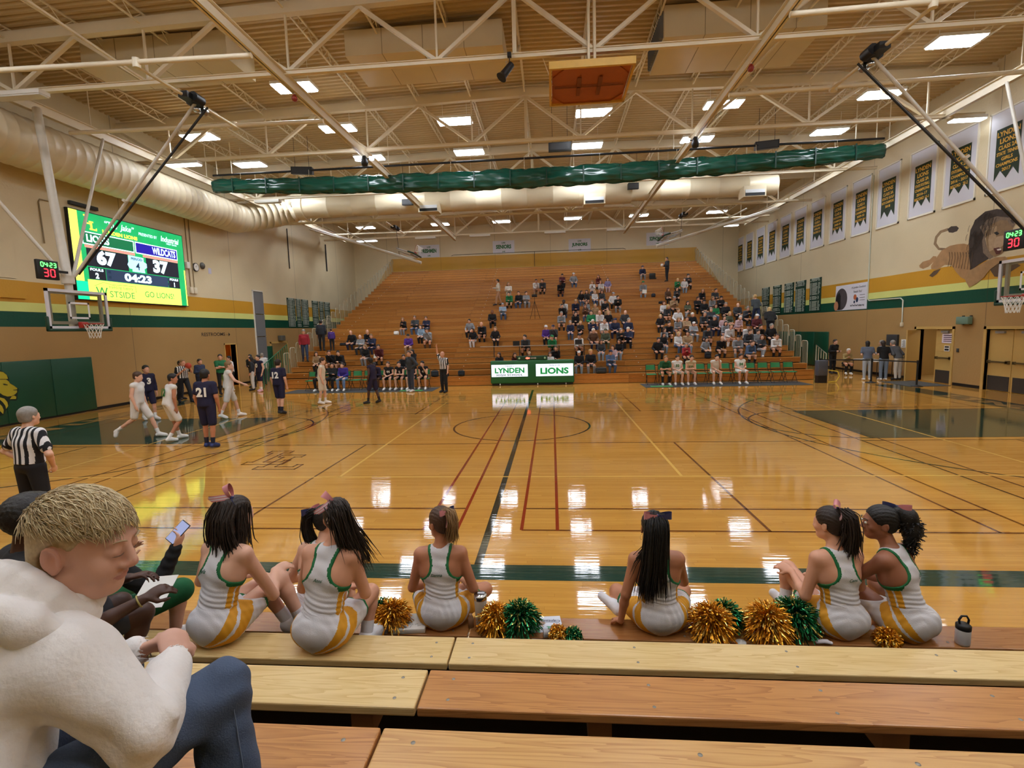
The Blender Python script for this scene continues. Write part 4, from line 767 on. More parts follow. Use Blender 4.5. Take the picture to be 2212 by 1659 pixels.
t = MB().box((.085, 7.58, 1.28), (.092, 7.84, 1.5)).build('door_flyer', WHITE, label='small black and white flyer under the door notice', cat='flyer'); t.location = (16.2, 0, 0); MB().box((.08, 7.61, 1.31), (.084, 7.81, 1.38)).box((.08, 7.61, 1.42), (.084, 7.81, 1.48)).build('flyer_print', BLACK, t)
# vestibule behind the open door and lit restroom corridor on the left
m = MB(); m.box((16.5, 5.9, -.02), (19.2, 11.2, 0)); m.box((19.2, 5.9, 0), (19.3, 11.2, 2.6)); m.box((16.5, 11.1, 0), (19.2, 11.2, 2.6)); m.box((16.5, 5.9, 0), (19.2, 6.0, 2.6)); m.box((16.5, 5.9, 2.6), (19.3, 11.2, 2.7)); m.build('wall_vestibule', mat('vestibule_paint', '#B99A5E', .6), kind='structure')
MB().box((17.4, 8.2, 2.55), (18.2, 9.6, 2.59)).build('vestibule_light', mat('dim_lamp', '#FFF2DD', emis=5.), label='ceiling panel light in the lobby behind the open door', cat='light')
t = MB().box((19.17, 8.4, 1.1), (19.195, 9.0, 1.8)).build('lobby_poster', mat('poster_grey', '#C9C9CF', .6), label='pale poster seen through the open door', cat='poster'); MB().box((19.16, 8.45, 1.5), (19.17, 8.95, 1.7)).build('poster_print', DGREY, t)
MB().box((19.17, 9.15, 1.0), (19.2, 9.6, 1.35)).build('lobby_picture', mat('poster_green', '#5A7A2A', .6, noise=.3), label='green picture seen through the open door', cat='picture')
m = MB(); m.box((-18.6, 10.9, 0), (-18.5, 17.2, 2.6)); m.box((-18.6, 17.1, 0), (-16.5, 17.2, 2.6)); m.box((-18.6, 10.9, 0), (-16.5, 11.0, 2.6)); m.box((-18.6, 10.9, 2.6), (-16.5, 17.2, 2.7)); m.box((-18.6, 10.9, -.02), (-16.5, 17.2, 0)); m.build('wall_corridor', mat('corridor_yellow', '#D99A22', .6), kind='structure')
MB().box((-17.9, 11.6, 2.55), (-17.2, 12.4, 2.59)).build('corridor_light', mat('corridor_lamp', '#FFE9B0', emis=14.), label='warm ceiling panel light in the restroom corridor', cat='light')
t = empty('door_3', (-16.2, 12.06, 0), kind='structure'); MB().box((-.28, -.52, 0), (.02, -.44, 2.27)).box((-.28, .44, 0), (.02, .52, 2.27)).box((-.28, -.52, 2.2), (.02, .52, 2.27)).build('door_frame', DP, t)
t = empty('door_4', (-16.2, 16.8, 0), kind='structure'); MB().box((0, -1.0, 0), (.04, -.9, 2.25)).box((0, .9, 0), (.04, 1.0, 2.25)).box((0, -1.0, 2.15), (.04, 1.0, 2.25)).build('door_frame', DP, t); MB().box((0, -.9, 0), (.015, .9, 2.15)).build('door_panel', mat('door_brown', '#8E7448', .5), t)
# ================================================================= FAR BLEACHERS
BW = wood_mat('bleacher_wood_far', '#B87632', '#8E5420', rough=.3, contrast=.9, gs=1.3)
BW2 = wood_mat('bleacher_wood_far_light', '#C68640', '#9C6026', rough=.3, contrast=.9, gs=1.1)
FB = mat('footboard_brown', '#5A3820', .5)
ORD = ['first', 'second', 'third', 'fourth', 'fifth', 'sixth', 'seventh', 'eighth', 'ninth', 'tenth', 'eleventh', 'twelfth', 'thirteenth', 'fourteenth', 'fifteenth', 'sixteenth', 'seventeenth', 'eighteenth', 'nineteenth', 'twentieth',
       'twenty-first', 'twenty-second', 'twenty-third', 'twenty-fourth', 'twenty-fifth', 'twenty-sixth', 'twenty-seventh', 'twenty-eighth', 'twenty-ninth', 'top']
RP, RR = .636, .25
def row_y(i): return 10.0 + RP*i
def row_z(i): return .45 + RR*i
rb = random.Random(11); NR = 30
for i in range(NR):
    y, z = row_y(i), row_z(i)
    t = empty('bleacher_row', (0, y, z), label=f'{ORD[i]} wooden row of the far bleachers counted up from the court', cat='bleacher row', group='rows of the far bleachers')
    seams = [-12.5, -9.3+rb.uniform(-.1, .1), -4.25, .35, 4.35, 9.2+rb.uniform(-.1, .1), 12.5]
    for a, b in zip(seams[:-1], seams[1:]):
        m_ = BW2 if rb.random() < .3 else BW
        m = MB().box((a+.006, 0, -.045), (b-.006, .27, 0)); o = m.build('seat_board', m_, t)
        m = MB().box((a+.004, .012, -.238), (b-.004, .034, -.05))
        if i == 0: m.box((a+.004, .02, -.43), (b-.004, .04, -.25))
        m.build('riser_board', BW if m_ is BW2 else BW2, t)
    MB().box((-12.5, .27, -.2), (12.5, RP+.01, -.18)).build('footboard', FB, t)
    m = MB()
    for x in (-11.5, -3.55, 5.0, 11.6): m.cyl((x, .011, -.1), (x, .006, -.1), .022, n=8)
    for x in (-11.5, -3.55, 5.0, 11.6): MB().cyl((x, .011, -.1), (x, .006, -.1), .022, n=8).build('aisle_marker', WHITE, t)
# closed understructure sides
for s in (-1, 1): MB().add([(s*12.46, 10.1, 0), (s*12.46, 28.3, 0), (s*12.46, 28.3, 7.2), (s*12.46, 10.1, .2)], [(0,1,2,3)]).build('bleacher_side_panel', FB, label=f'brown side cover closing the {"left" if s < 0 else "right"} end of the far bleachers', cat='panel')
# end guard rails: one hoop with balusters per row
RAILM = mat('guard_rail_metal', '#B9B59E', .45)
def guard():
    t = empty('guard_rail', (0, 0, 0)); h = 1.02
    MB().tube([(0, .06, -.4), (0, .06, h-.12), (0, .09, h-.03), (0, .17, h), (0, .5, h), (0, .58, h-.03), (0, .6, h-.12), (0, .6, h-.3)], .017, 6).build('hoop', RAILM, t)
    for k in range(4): MB().cyl((0, .17+k*.11, -.3+k*.03), (0, .17+k*.11, h-.01), .008, n=5).build('baluster', RAILM, t)
    return t
g0 = None
for s in (-1, 1):
    for i in range(1, NR):
        lb = 'hooped metal guard rail along the %s end of the far bleachers' % ('left' if s < 0 else 'right'); gp = 'guard rails on the %s end of the bleachers' % ('left' if s < 0 else 'right')
        if g0 is None: g0 = guard(); g0.location = (s*12.517, row_y(i), row_z(i)); tag(g0, lb, 'guard rail', gp)
        else: copytree(g0, (s*12.517, row_y(i), row_z(i)), label=lb, group=gp)
GRN = mat('green_rail', '#1F6A45', .4)
for s, x in ((-1, -13.6), (1, 13.3)):
    t = empty('stair_railing', (x, 10.6, 0), label='%s slatted railing beside the foot of the %s bleacher stairs' % ('green' if s < 0 else 'pale', 'left' if s < 0 else 'right'), cat='railing'); m_ = GRN if s < 0 else RAILM
    for k in range(12 if s < 0 else 5): MB().beam((0, k*.22, .0 if k == 0 else .1+k*.09), (0, k*.22, 1.1+k*.09), .03, .03).build('slat', m_, t)
    L = (11 if s < 0 else 4)*.22; MB().tube([(0, 0, .1), (0, 0, 1.12), (0, L, 1.12+L/.22*.09), (0, L, .1)], .025, 6).build('top_rail', m_, t)
# ================================================================= media counter rail
t = empty('press_counter', (0, 12.08, 0), label='long narrow press counter on posts over the lower bleacher rows', cat='counter')
MB().box((-2.8, -.12, 1.74), (3.15, .12, 1.77)).build('counter_top', mat('counter_grey', '#A59A8C', .5), t)
for x in (-2.1, -.8, 1.2, 2.45): MB().beam((x, 0, 1.005), (x, 0, 1.74), .04, .04).build('post', DGREY, t)
# ================================================================= scorer's table
t = empty('scorers_table', (-.09, 9.82, 0), label="green scorer's table with lit LYNDEN HIGH SCHOOL and LIONS panels", cat="scorer's table")
GT = mat('table_green', '#1B6A3C', .4); x0, x1 = -1.93, 1.93
MB().bevbox((x0, -.1, .1), (x1, .14, 1.16), .05, n=3).build('padded_shell', GT, t)
MB().box((x0+.05, -.02, .02), (x1-.05, .12, .12)).build('base', BLACK, t)
for x in (-1.5, .25, 1.55): MB().cyl((x-.02, -.06, .05), (x+.02, -.06, .05), .045, n=12).build('caster', WHITE, t)
LP = mat('panel_lit', '#E8EEFF', emis=.95)
for a, b, n in ((x0+.05, -.2, 0), (.18, x1-.05, 1)):
    p = MB().box((a, -.108, .42), (b, -.101, .98)).build('display_panel', LP, t); c = (a+b)/2; m = MB()
    if n == 0: put_text(m, 'LYNDEN', (c, -.11, .71), X_, Z_, height=.25, width=1.38, bold=.045); m2 = MB(); put_text(m2, 'HIGH SCHOOL', (c, -.11, .5), X_, Z_, height=.1, width=1.22, bold=.04, space=1.2); put_text(m2, 'Welcome to', (c, -.11, .92), X_, Z_, height=.06, width=.44, shear=.2)
    else: put_text(m, 'LIONS', (c, -.11, .66), X_, Z_, height=.3, width=1.3, bold=.05); m2 = MB(); put_text(m2, 'Home of the', (c, -.11, .92), X_, Z_, height=.06, width=.5, shear=.2)
    m.build('large_letters', mat('panel_green_text', '#1E9A50', emis=.35), p); m2.build('small_letters', mat('panel_dark_text', '#205048', .5), p)
q = MB().bevbox((-.7, -.06, 1.16), (.72, .1, 1.36), .02).build('possession_box', mat('box_dark_green', '#124428', .5), t)
m = MB().poly([(-.3, 1.26), (-.2, 1.2), (-.2, 1.23), (-.1, 1.23), (-.1, 1.29), (-.2, 1.29), (-.2, 1.32)], (0, -.066, 0), X_, Z_); m.build('lit_arrow', mat('arrow_red', '#FF5A48', emis=3.), q)
m = MB().poly([(.22, 1.26), (.14, 1.21), (.14, 1.24), (-.06, 1.24), (-.06, 1.28), (.14, 1.28), (.14, 1.31)], (0, -.066, 0), X_, Z_); m.build('dark_arrow', mat('arrow_grey', '#C9C9C9', .5), q)
for x in (-.58, .6): MB().cyl((x, -.07, 1.26), (x, -.061, 1.26), .045, n=16).build('bonus_lamp', mat('bonus_pale', '#A9D6B4', .5), q)
# ================================================================= bench mats, folding chairs
RM = mat('bench_mat', '#3A3E40', .6, noise=.1)
MB().box((-11.3, 8.05, .0012), (-4.4, 9.55, .012)).build('bench_mat', RM, label='long dark mat under the left team bench', cat='mat'); MB().box((4.75, 8.05, .0012), (11.5, 9.5, .012)).build('bench_mat', RM, label='long dark mat under the right team bench', cat='mat')
MB().box((-5.9, 8.15, .0125), (-4.9, 8.45, .03)).build('towel', mat('towel_green', '#4FA35E', .8), label='green towel strip on the left bench mat', cat='towel'); MB().box((5.0, 8.15, .0125), (5.9, 8.4, .03)).build('towel', mat('towel_green', '#4FA35E', .8), label='green towel strip on the right bench mat', cat='towel')
CG = mat('chair_green', '#2C8A55', .5); CK = mat('chair_black', '#161618', .4)
def chair():
    t = empty('folding_chair', (0, 0, 0))
    MB().bevbox((-.2, -.2, .43), (.2, .2, .465), .015).build('seat', CG, t)
    m = MB(); X, Yv = np.meshgrid(np.linspace(-.2, .2, 9), np.linspace(.62, .84, 4), indexing='ij'); m.grid(X, .25+.03*(1-(X/.2)**2)+(Yv-.62)*.15, Yv); m.grid(X, .262+.03*(1-(X/.2)**2)+(Yv-.62)*.15, Yv); m.build('backrest', CG, t)
    for s in (-1, 1):
        MB().tube([(s*.21, -.22, 0), (s*.21, .2, .55), (s*.2, .27, .86)], .012, 6).build('leg', CK, t)
        MB().tube([(s*.19, .25, 0), (s*.19, -.05, .42)], .012, 6).build('leg', CK, t)
    MB().tube([(-.2, .27, .86), (-.12, .31, .885), (.12, .31, .885), (.2, .27, .86)], .012, 6).tube([(-.21, -.16, .08), (.21, -.16, .08)], .01, 6).build('cross_bar', CK, t)
    return t
c0 = chair(); tag(c0, 'x', 'folding chair', 'folding chairs on the team benches'); first = True
for side, xs_ in (('left', [-10.4+.54*i for i in range(11)]), ('right', [5.2+.535*i for i in range(12)])):
    for i, x in enumerate(xs_):
        lb = f'green and black folding chair, {ORD[i]} from the left on the {side} team bench'
        if first: c0.location = (x, 9.15, .0135); c0['label'] = lb; first = False
        else: copytree(c0, (x, 9.15, .0135), label=lb)
# ================================================================= belt barrier posts and check-in table by the door
def post(x, y, lab):
    t = empty('barrier_post', (x, y, 0), label=lab, cat='barrier post', group='black belt barrier posts')
    MB().lathe([(0, 0), (.2, 0), (.2, .02), (.06, .05), (.035, .07)], n=20).build('base', BLACK, t); MB().cyl((0, 0, .05), (0, 0, .98), .033, n=12).cyl((0, 0, .88), (0, 0, 1.0), .042, n=12).build('pole', BLACK, t)
PP = [(12.34, 9.2), (13.98, 8.45), (14.76, 7.0)]
for (x, y), l in zip(PP, ('black belt barrier post beside the end of the bleachers', 'black belt barrier post before the crowd at the table', 'black belt barrier post nearest the open door')): post(x, y, l)
for i in range(2):
    (xa, ya), (xb, yb) = PP[i], PP[i+1]; MB().beam((xa+(xb-xa)*.03, ya+(yb-ya)*.03, .94), (xb-(xb-xa)*.03, yb-(yb-ya)*.03, .94), .004, .05).build('barrier_belt', BLACK, label='black belt stretched from the '+('bleacher end post to the middle post' if i == 0 else 'middle post to the door post'), cat='barrier belt')
t = empty('check_in_table', (15.5, 10.4, 0), label='white topped check-in table against the right wall', cat='table'); MB().box((-.38, -1.2, .72), (.38, 1.2, .75)).build('tabletop', WHITE, t)
for a in (-.32, .32):
    for b in (-1.1, 1.1): MB().cyl((a, b, 0), (a, b, .72), .015, n=6).build('leg', DGREY, t)
MB().box((14.5, 6.95, .0012), (15.95, 8.8, .012)).build('door_mat', mat('entrance_mat', '#4A4A48', .9), label='grey entrance mat before the open double door', cat='mat')
t = empty('grey_bin', (12.15, 8.75, 0), label='grey open bin beside the barrier post at the bleacher end', cat='bin'); MB().bevbox((-.2, -.15, .3), (.2, .15, .95), .03).build('body', mat('bin_grey', '#4A4E58', .5), t); MB().box((-.18, -.13, 0), (.18, .13, .3)).build('stand', BLACK, t)
MB().tube([(12.6, 9.1, .5), (12.95, 9.0, .45), (13.0, 8.95, .25), (12.85, 8.9, .03), (12.5, 8.85, .02)], .02, 8).build('yellow_hose', mat('hose_yellow', '#D9C23A', .5), label='yellow hose loop beside the barrier post', cat='hose')
# ================================================================= NEAR BLEACHERS (photographer's side)
NW = dict(pale=wood_mat('near_board_pale', '#E0C48A', '#C29A58', rough=.32, contrast=.95, gs=.9, bump=.12), honey=wood_mat('near_board_honey', '#D2A566', '#A87238', rough=.32, contrast=1., gs=.9, bump=.12),
          brown=wood_mat('near_board_brown', '#C28A50', '#98602F', rough=.28, contrast=1.05, gs=.9, bump=.12), dark=wood_mat('near_board_dark', '#A4703F', '#7E4A25', rough=.25, contrast=.9, gs=1., bump=.1))
SUP = mat('support_wood', '#8A6238', .6, noise=.2); BOLT = mat('bolt_head', '#8E8A80', .4, metal=.8); UND = mat('under_dark', '#1C1612', .8)
def nrow(i, segs, lab):
    y1 = -9.63-RP*i; y0 = y1-.245; z = .45+.25*i; t = empty('bench_row', (0, y1, z), label=lab, cat='bleacher row', group='rows of the near bleachers')
    for (a, b, k_, bolts) in segs:
        s = MB().bevbox((a+.005, -.245, -.042), (b-.005, 0, 0), .007, n=2); s.sm = [False]*len(s.sm); s = s.build('seat_board', NW[k_], t)
        for bx in bolts:
            for yy in (-.06, -.19): MB().lathe([(0, .0018), (.006, .0015), (.008, 0)], (bx, yy, .0005), 12).build('bolt', BOLT, s)
    MB().box((-14, -.05, -.35), (14, -.03, -.17)).build('riser_board', UND, t)
    MB().box((-14, -RP+.012, -.2), (14, -.246, -.18)).build('footboard', mat('near_footboard', '#38281C', .6, noise=.3, nscale=2), t)
    for x in (-6.2, -3.9, -1.6, -.02, 1.03, 2.23, 4.1, 6.5): MB().box((x-.05, -.2, -.18), (x+.05, -.05, -.043)).build('support_block', SUP, t)
nrow(0, [(-13, -5.2, 'dark', ()), (-5.2, .235, 'dark', (-1.6, .12)), (.235, 5.6, 'dark', (.36, 1.72, 2.6, 3.4)), (5.6, 13, 'dark', ())], 'lowest dark brown bench row of the near bleachers')
nrow(1, [(-13, -5, 'pale', ()), (-5, .235, 'pale', (-3, .13)), (.235, 5.5, 'pale', (.35, 1.3, 2.15, 2.95)), (5.5, 13, 'honey', ())], 'pale second bench row of the near bleachers')
nrow(2, [(-13, -4.9, 'pale', ()), (-4.9, .24, 'pale', (-2, .13)), (.24, 5.4, 'brown', (.37, 1.26, 2.0, 2.7)), (5.4, 13, 'pale', ())], 'third bench row of the near bleachers, pale then brown')
nrow(3, [(-13, -4.8, 'honey', ()), (-4.8, .245, 'brown', (-1.4, .13)), (.245, 5.3, 'honey', (.37, 1.3, 1.95)), (5.3, 13, 'brown', ())], 'fourth bench row of the near bleachers, brown then honey coloured')
nrow(4, [(-13, -4.8, 'honey', ()), (-4.8, .4, 'honey', ()), (.4, 5, 'pale', ()), (5, 13, 'brown', ())], 'fifth bench row of the near bleachers, below the frame'); nrow(5, [(-13, 0, 'honey', ()), (0, 13, 'pale', ())], 'sixth bench row of the near bleachers, below the frame')
for i in (6, 7, 8, 9): nrow(i, [(-13, 1, 'honey', ()), (1, 13, 'pale', ())], f'{ORD[i]} bench row of the near bleachers, behind the camera')
# ================================================================= PEOPLE: signed-distance sculpting
import openvdb
def A(*v): return np.array(v, float)
def nrm(v): v = np.asarray(v, float); return v/ (np.linalg.norm(v)+1e-9)
class Sculpt:
    """smooth union of round cones and ellipsoids, turned into one continuous mesh"""
    def __init__(s): s.p = []
    def cone(s, a, b, ra, rb=None, k=.02, n=None, f=1., op=1):
        a, b = A(*a), A(*b); rb = ra if rb is None else rb; r = max(ra, rb)
        def fn(P):
            d = b-a; L = d@d+1e-12; t = np.clip(((P-a)@d)/L, 0, 1); v = P-a-t[..., None]*d
            if n is not None:
                nn = nrm(n); c = v@nn; v = v+nn*(c*(1/f-1))[..., None]
            return np.sqrt((v*v).sum(-1))-(ra+(rb-ra)*t)
        s.p.append((fn, np.minimum(a, b)-r, np.maximum(a, b)+r, k, op)); return s
    def ell(s, c, r, B=None, k=.02, op=1):
        c, r = A(*c), A(*r); B = np.eye(3) if B is None else np.asarray(B, float); m = r.max()
        def fn(P):
            q = (P-c)@B; k0 = np.sqrt(((q/r)**2).sum(-1)); k1 = np.sqrt(((q/(r*r))**2).sum(-1))+1e-9
            return k0*(k0-1)/k1
        s.p.append((fn, c-m, c+m, k, op)); return s
    def path(s, pts, rs, k=.015, n=None, f=1.):
        for i in range(len(pts)-1): s.cone(pts[i], pts[i+1], rs[i], rs[i+1], k, n, f)
        return s
    def eval(s, vox, keep=None, infl=0., disp=None):
        lo = np.min([p[1] for p in s.p if p[4] == 1], 0)-.03-infl; hi = np.max([p[2] for p in s.p if p[4] == 1], 0)+.03+infl
        lo = np.floor(lo/vox)*vox; n = np.ceil((hi-lo)/vox).astype(int)+1
        D = np.full(tuple(n), .2, np.float32)
        for fn, a, b, k, op in s.p:
            m = k+3*vox+infl; i0 = np.clip(np.floor((a-m-lo)/vox).astype(int), 0, n); i1 = np.clip(np.ceil((b+m-lo)/vox).astype(int)+1, 0, n)
            if (i1 <= i0).any(): continue
            G = np.stack(np.meshgrid(*[lo[j]+vox*np.arange(i0[j], i1[j]) for j in range(3)], indexing='ij'), -1)
            sl = tuple(slice(i0[j], i1[j]) for j in range(3)); d = fn(G); c = D[sl]
            if op == 1: h = np.clip(.5+.5*(c-d)/k, 0, 1); D[sl] = c+(d-c)*h-k*h*(1-h)
            else: h = np.clip(.5-.5*(c+d)/k, 0, 1); D[sl] = c+(-d-c)*h+k*h*(1-h)
        D -= infl
        if keep is not None or disp is not None:
            G = np.stack(np.meshgrid(*[lo[j]+vox*np.arange(n[j]) for j in range(3)], indexing='ij'), -1)
            if disp is not None: D = D-disp(G)
            if keep is not None: D = np.maximum(D, keep(G))
        return D.astype(np.float32), lo
    def mesh(s, vox, keep=None, infl=0., disp=None):
        D, lo = s.eval(vox, keep, infl, disp); g = openvdb.FloatGrid(background=.2); g.copyFromArray(D)
        v, t, q = g.convertToPolygons(isovalue=0., adaptivity=0.)
        return np.asarray(v)*vox+lo, np.asarray(q)[:, ::-1], np.asarray(t)[:, ::-1]
def to_obj(name, M, mats, parent, colfn=None, smooth_iter=1):
    v, q, t = M; me = bpy.data.meshes.new(name); me.from_pydata(v.tolist(), [], q.tolist()+t.tolist())
    for m in (mats if isinstance(mats, (list, tuple)) else [mats]): me.materials.append(m)
    me.polygons.foreach_set('use_smooth', [True]*len(me.polygons))
    if colfn is not None:
        c = np.zeros(len(me.polygons)*3); me.polygons.foreach_get('center', c); me.polygons.foreach_set('material_index', colfn(c.reshape(-1, 3)).astype(np.int32))
    if smooth_iter:
        bm = bmesh.new(); bm.from_mesh(me)
        for _ in range(smooth_iter): bmesh.ops.smooth_vert(bm, verts=bm.verts, factor=.45, use_axis_x=True, use_axis_y=True, use_axis_z=True)
        bm.to_mesh(me); bm.free()
    return link(name, me, parent)
def basis(fwd, up=(0, 0, 1)):
    f = nrm(fwd); r = nrm(np.cross(f, up)); u = np.cross(r, f); return np.stack([r, f, u], 1)     # columns right, forward, up
def head_frame(yaw=0., pitch=0., roll=0.):
    return np.array((Euler((pitch, roll, yaw), 'XYZ').to_matrix()))    # local axes: x right, y forward, z up
def add_head(S, c, B, s=1., detail=True, male=True):
    L = lambda x, y, z: A(*c)+B@(A(x, y, z)*s)
    S.ell(L(0, -.012, .028), A(.077, .096, .088)*s, B, .02); S.ell(L(0, .03, -.03), A(.062, .063, .08)*s, B, .03)
    S.ell(L(0, .056, -.088), A(.032, .03, .024)*s, B, .03); S.cone(L(-.045, .0, -.06), L(-.015, .06, -.088), .02*s, .018*s, .025); S.cone(L(.045, .0, -.06), L(.015, .06, -.088), .02*s, .018*s, .025)
    if detail:
        for x in (-1, 1):
            S.ell(L(x*.034, .096, .004), A(.02, .014, .012)*s, B, .012, -1)
            S.ell(L(x*.033, .080, .001), A(.0155, .0135, .011)*s, B, .006)
            S.ell(L(x*.040, .066, -.03), A(.02, .018, .018)*s, B, .02)
            S.ell(L(x*.079, -.008, -.012), A(.009, .019, .031)*s, B@np.array(Euler((.2, 0, x*.35)).to_matrix()), .006)
            S.ell(L(x*.088, -.004, -.008), A(.006, .010, .018)*s, B, .005, -1)
            S.ell(L(x*.013, .100, -.036), A(.009, .010, .008)*s, B, .006)
        S.cone(L(-.03, .083, .022), L(.03, .083, .022), .008*s, .008*s, .014); S.cone(L(0, .088, .006), L(0, .107, -.03), .008*s, .0115*s, .012)
        S.ell(L(0, .091, -.058), A(.023, .0095, .0055)*s, B, .006); S.ell(L(0, .089, -.069), A(.020, .0095, .0065)*s, B, .006); S.ell(L(0, .102, -.0635), A(.022, .006, .0016)*s, B, .003, -1)
    else:
        S.cone(L(0, .085, .0), L(0, .103, -.03), .010*s, .013*s, .012)
        for x in (-1, 1): S.ell(L(x*.079, -.005, -.012), A(.012, .02, .03)*s, B, .008)
def add_hand(S, wr, d, n, s=1., curl=.5, side=1, fingers=True, thumb=.6):
    """wr wrist, d pointing direction, n palm normal (towards the palm side); side=+1 thumb on d x n side"""
    wr, d, n = A(*wr), nrm(d), nrm(n); n = nrm(n-d*(n@d)); w = np.cross(d, n)*side
    pc = wr+d*.052*s
    S.cone(wr, pc+d*.02*s, .026*s, .036*s, .012, n, .48); S.ell(pc, A(.04, .048, .016)*s, np.stack([w, d, n], 1), .01)
    if not fingers:
        S.cone(pc+d*.03*s, pc+(d*.085+n*.04*curl)*s, .028*s, .02*s, .015, n, .5); S.cone(wr+d*.02*s+w*.03*s, wr+(d*.06+w*.05+n*.015)*s, .013*s, .01*s, .01); return
    for i, (o, L, r) in enumerate(((.030, .072, .0088), (.0105, .080, .0092), (-.0105, .074, .0088), (-.030, .058, .0078))):
        b = wr+(d*(.088-abs(i-1.2)*.004)+w*o)*s; p = b; dd = d.copy(); L_ = L*s
        for j, fr in enumerate((.42, .32, .26)):
            a = curl*(.75 if j == 0 else .95)*(1+.08*i); dd = nrm(dd*math.cos(a)+n*math.sin(a)); dd = nrm(dd); nn_ = nrm(n-dd*(n@dd)); q = p+dd*L_*fr
            S.cone(p, q, r*s*(1-.06*j), r*s*(.94-.07*j), .004); p = q
            n_keep = nn_; n = n if j else n
    a = wr+(d*.028+w*.026)*s; b_ = a+nrm(d*.55+w*.7+n*.35)*.036*s; c = b_+nrm(d*.9+w*(.3-thumb*.5)+n*thumb)*.03*s; e = c+nrm(d*.9-w*thumb*.4+n*thumb)*.024*s
    S.cone(a, b_, .0135*s, .0115*s, .008); S.cone(b_, c, .0112*s, .0102*s, .004); S.cone(c, e, .0102*s, .0085*s, .004)
def rig(pel, chest, neck, headc, sh, el, wr, hip, kn, an, toe, B=None, hB=None, hd=None, hn=None):
    return dict(pel=A(*pel), chest=A(*chest), neck=A(*neck), head=A(*headc), sh=[A(*p) for p in sh], el=[A(*p) for p in el], wr=[A(*p) for p in wr],
                hip=[A(*p) for p in hip], kn=[A(*p) for p in kn], an=[A(*p) for p in an], toe=[A(*p) for p in toe], hB=np.eye(3) if hB is None else hB, hd=hd, hn=hn, B=B)
def torso_prims(S, J, s=1., fem=False, infl=0., hips=True):
    up = nrm(J['neck']-J['pel']); side = nrm(J['sh'][1]-J['sh'][0]); fw = nrm(np.cross(up, side)); B = np.stack([side, fw, up], 1)
    hs = nrm(J['hip'][1]-J['hip'][0]); w = J['pel']*.52+J['chest']*.48
    a = (.148, .108, .10) if fem else (.150, .112, .10)
    if hips: S.ell(J['pel'], (A(*a)+infl)*s, np.stack([hs, nrm(np.cross(up, hs)), up], 1), .04)
    S.ell(w, (A(.118 if fem else .135, .085 if fem else .10, .12)+infl)*s, B, .06)
    S.ell(J['chest'], (A(.142 if fem else .168, .095 if fem else .112, .135)+infl)*s, B, .05)
    top = J['neck']-up*.04*s
    for i in (0, 1):
        S.cone(top-up*.01*s, J['sh'][i], (.055+infl)*s, (.048 if fem else .056)*s+infl, .04)
        S.cone(J['chest']+side*(-1, 1)[i]*.07*s, J['sh'][i]*.75+J['chest']*.25, (.085+infl)*s, (.06+infl)*s, .04)
    return B
def arm_prims(S, J, i, s=1., fem=False, infl=0., upto=1.):
    r = (.044, .034, .029, .021) if fem else (.052, .042, .035, .026)
    S.cone(J['sh'][i], J['el'][i], (r[0]+infl)*s, (r[1]+infl)*s, .02)
    m = J['el'][i]*.68+J['wr'][i]*.32
    if upto > .5: S.cone(J['el'][i], m, (r[1]*.93+infl)*s, (r[2]*1.05+infl)*s, .015); e = m+(J['wr'][i]-m)*min(1, upto); S.cone(m, e, (r[2]*1.05+infl)*s, (r[3]+infl)*s, .015)
def leg_prims(S, J, i, s=1., fem=False, infl=0., upto=1., k=.03):
    r = (.082, .054, .050, .034)
    S.cone(J['hip'][i], J['kn'][i], (r[0]+infl)*s, (r[1]+infl)*s, k)
    c = J['kn'][i]*.7+J['an'][i]*.3
    back = nrm(np.cross(nrm(J['an'][i]-J['kn'][i]), np.cross(nrm(J['kn'][i]-J['hip'][i]), nrm(J['an'][i]-J['kn'][i]))+1e-6))
    if upto > 0: S.cone(J['kn'][i], c, (r[1]*.94+infl)*s, (r[2]+infl)*s, .02); e = c+(J['an'][i]-c)*min(1, upto); S.cone(c, e, (r[2]+infl)*s, (r[3]+infl)*s, .02)
def body_sculpt(J, s=1., fem=False, detail=False, fingers=False, curl=(.4, .4), thumb=.5):
    S = Sculpt(); torso_prims(S, J, s, fem)
    S.cone(J['neck']-.02*nrm(J['neck']-J['chest']), J['head']+J['hB']@A(0, -.015, -.06)*s, (.050 if fem else .058)*s, (.046 if fem else .054)*s, .02)
    add_head(S, J['head'], J['hB'], s*(1. if fem else 1.05), detail)
    for i in (0, 1):
        arm_prims(S, J, i, s, fem); leg_prims(S, J, i, s, fem)
        d = nrm(J['wr'][i]-J['el'][i]) if J['hd'] is None else nrm(J['hd'][i]); n = (A(0, 0, -1) if J['hn'] is None else A(*J['hn'][i]))
        if abs(d@nrm(n)) > .95: n = A(0, -1, .2)
        add_hand(S, J['wr'][i], d, n, s*(.92 if fem else 1.), curl[i], (1 if i == 0 else -1), fingers, thumb)
        S.cone(J['an'][i]+A(0, 0, -.02)*s, J['toe'][i], .036*s, .028*s, .02)
    return S
def shoes_sculpt(J, s=1., r=.043, sock=False):
    S = Sculpt()
    for i in (0, 1):
        a, t = J['an'][i], J['toe'][i]; d = nrm((t-a)*A(1, 1, 1)); heel = a-d*.035*s+A(0, 0, -.045)*s
        if abs(a[2]-t[2]) > .12: heel = a-nrm(np.cross(np.cross(nrm(J['kn'][i]-a), d), d))*0+(a-J['kn'][i])/np.linalg.norm(a-J['kn'][i])*.045*s
        S.cone(a, heel, .044*s, .040*s, .02); S.cone(heel, t, .040*s, .038*s, .02, None); S.cone(a+(t-a)*.15, t-d*.03*s, .045*s, .040*s, .03)
    return S
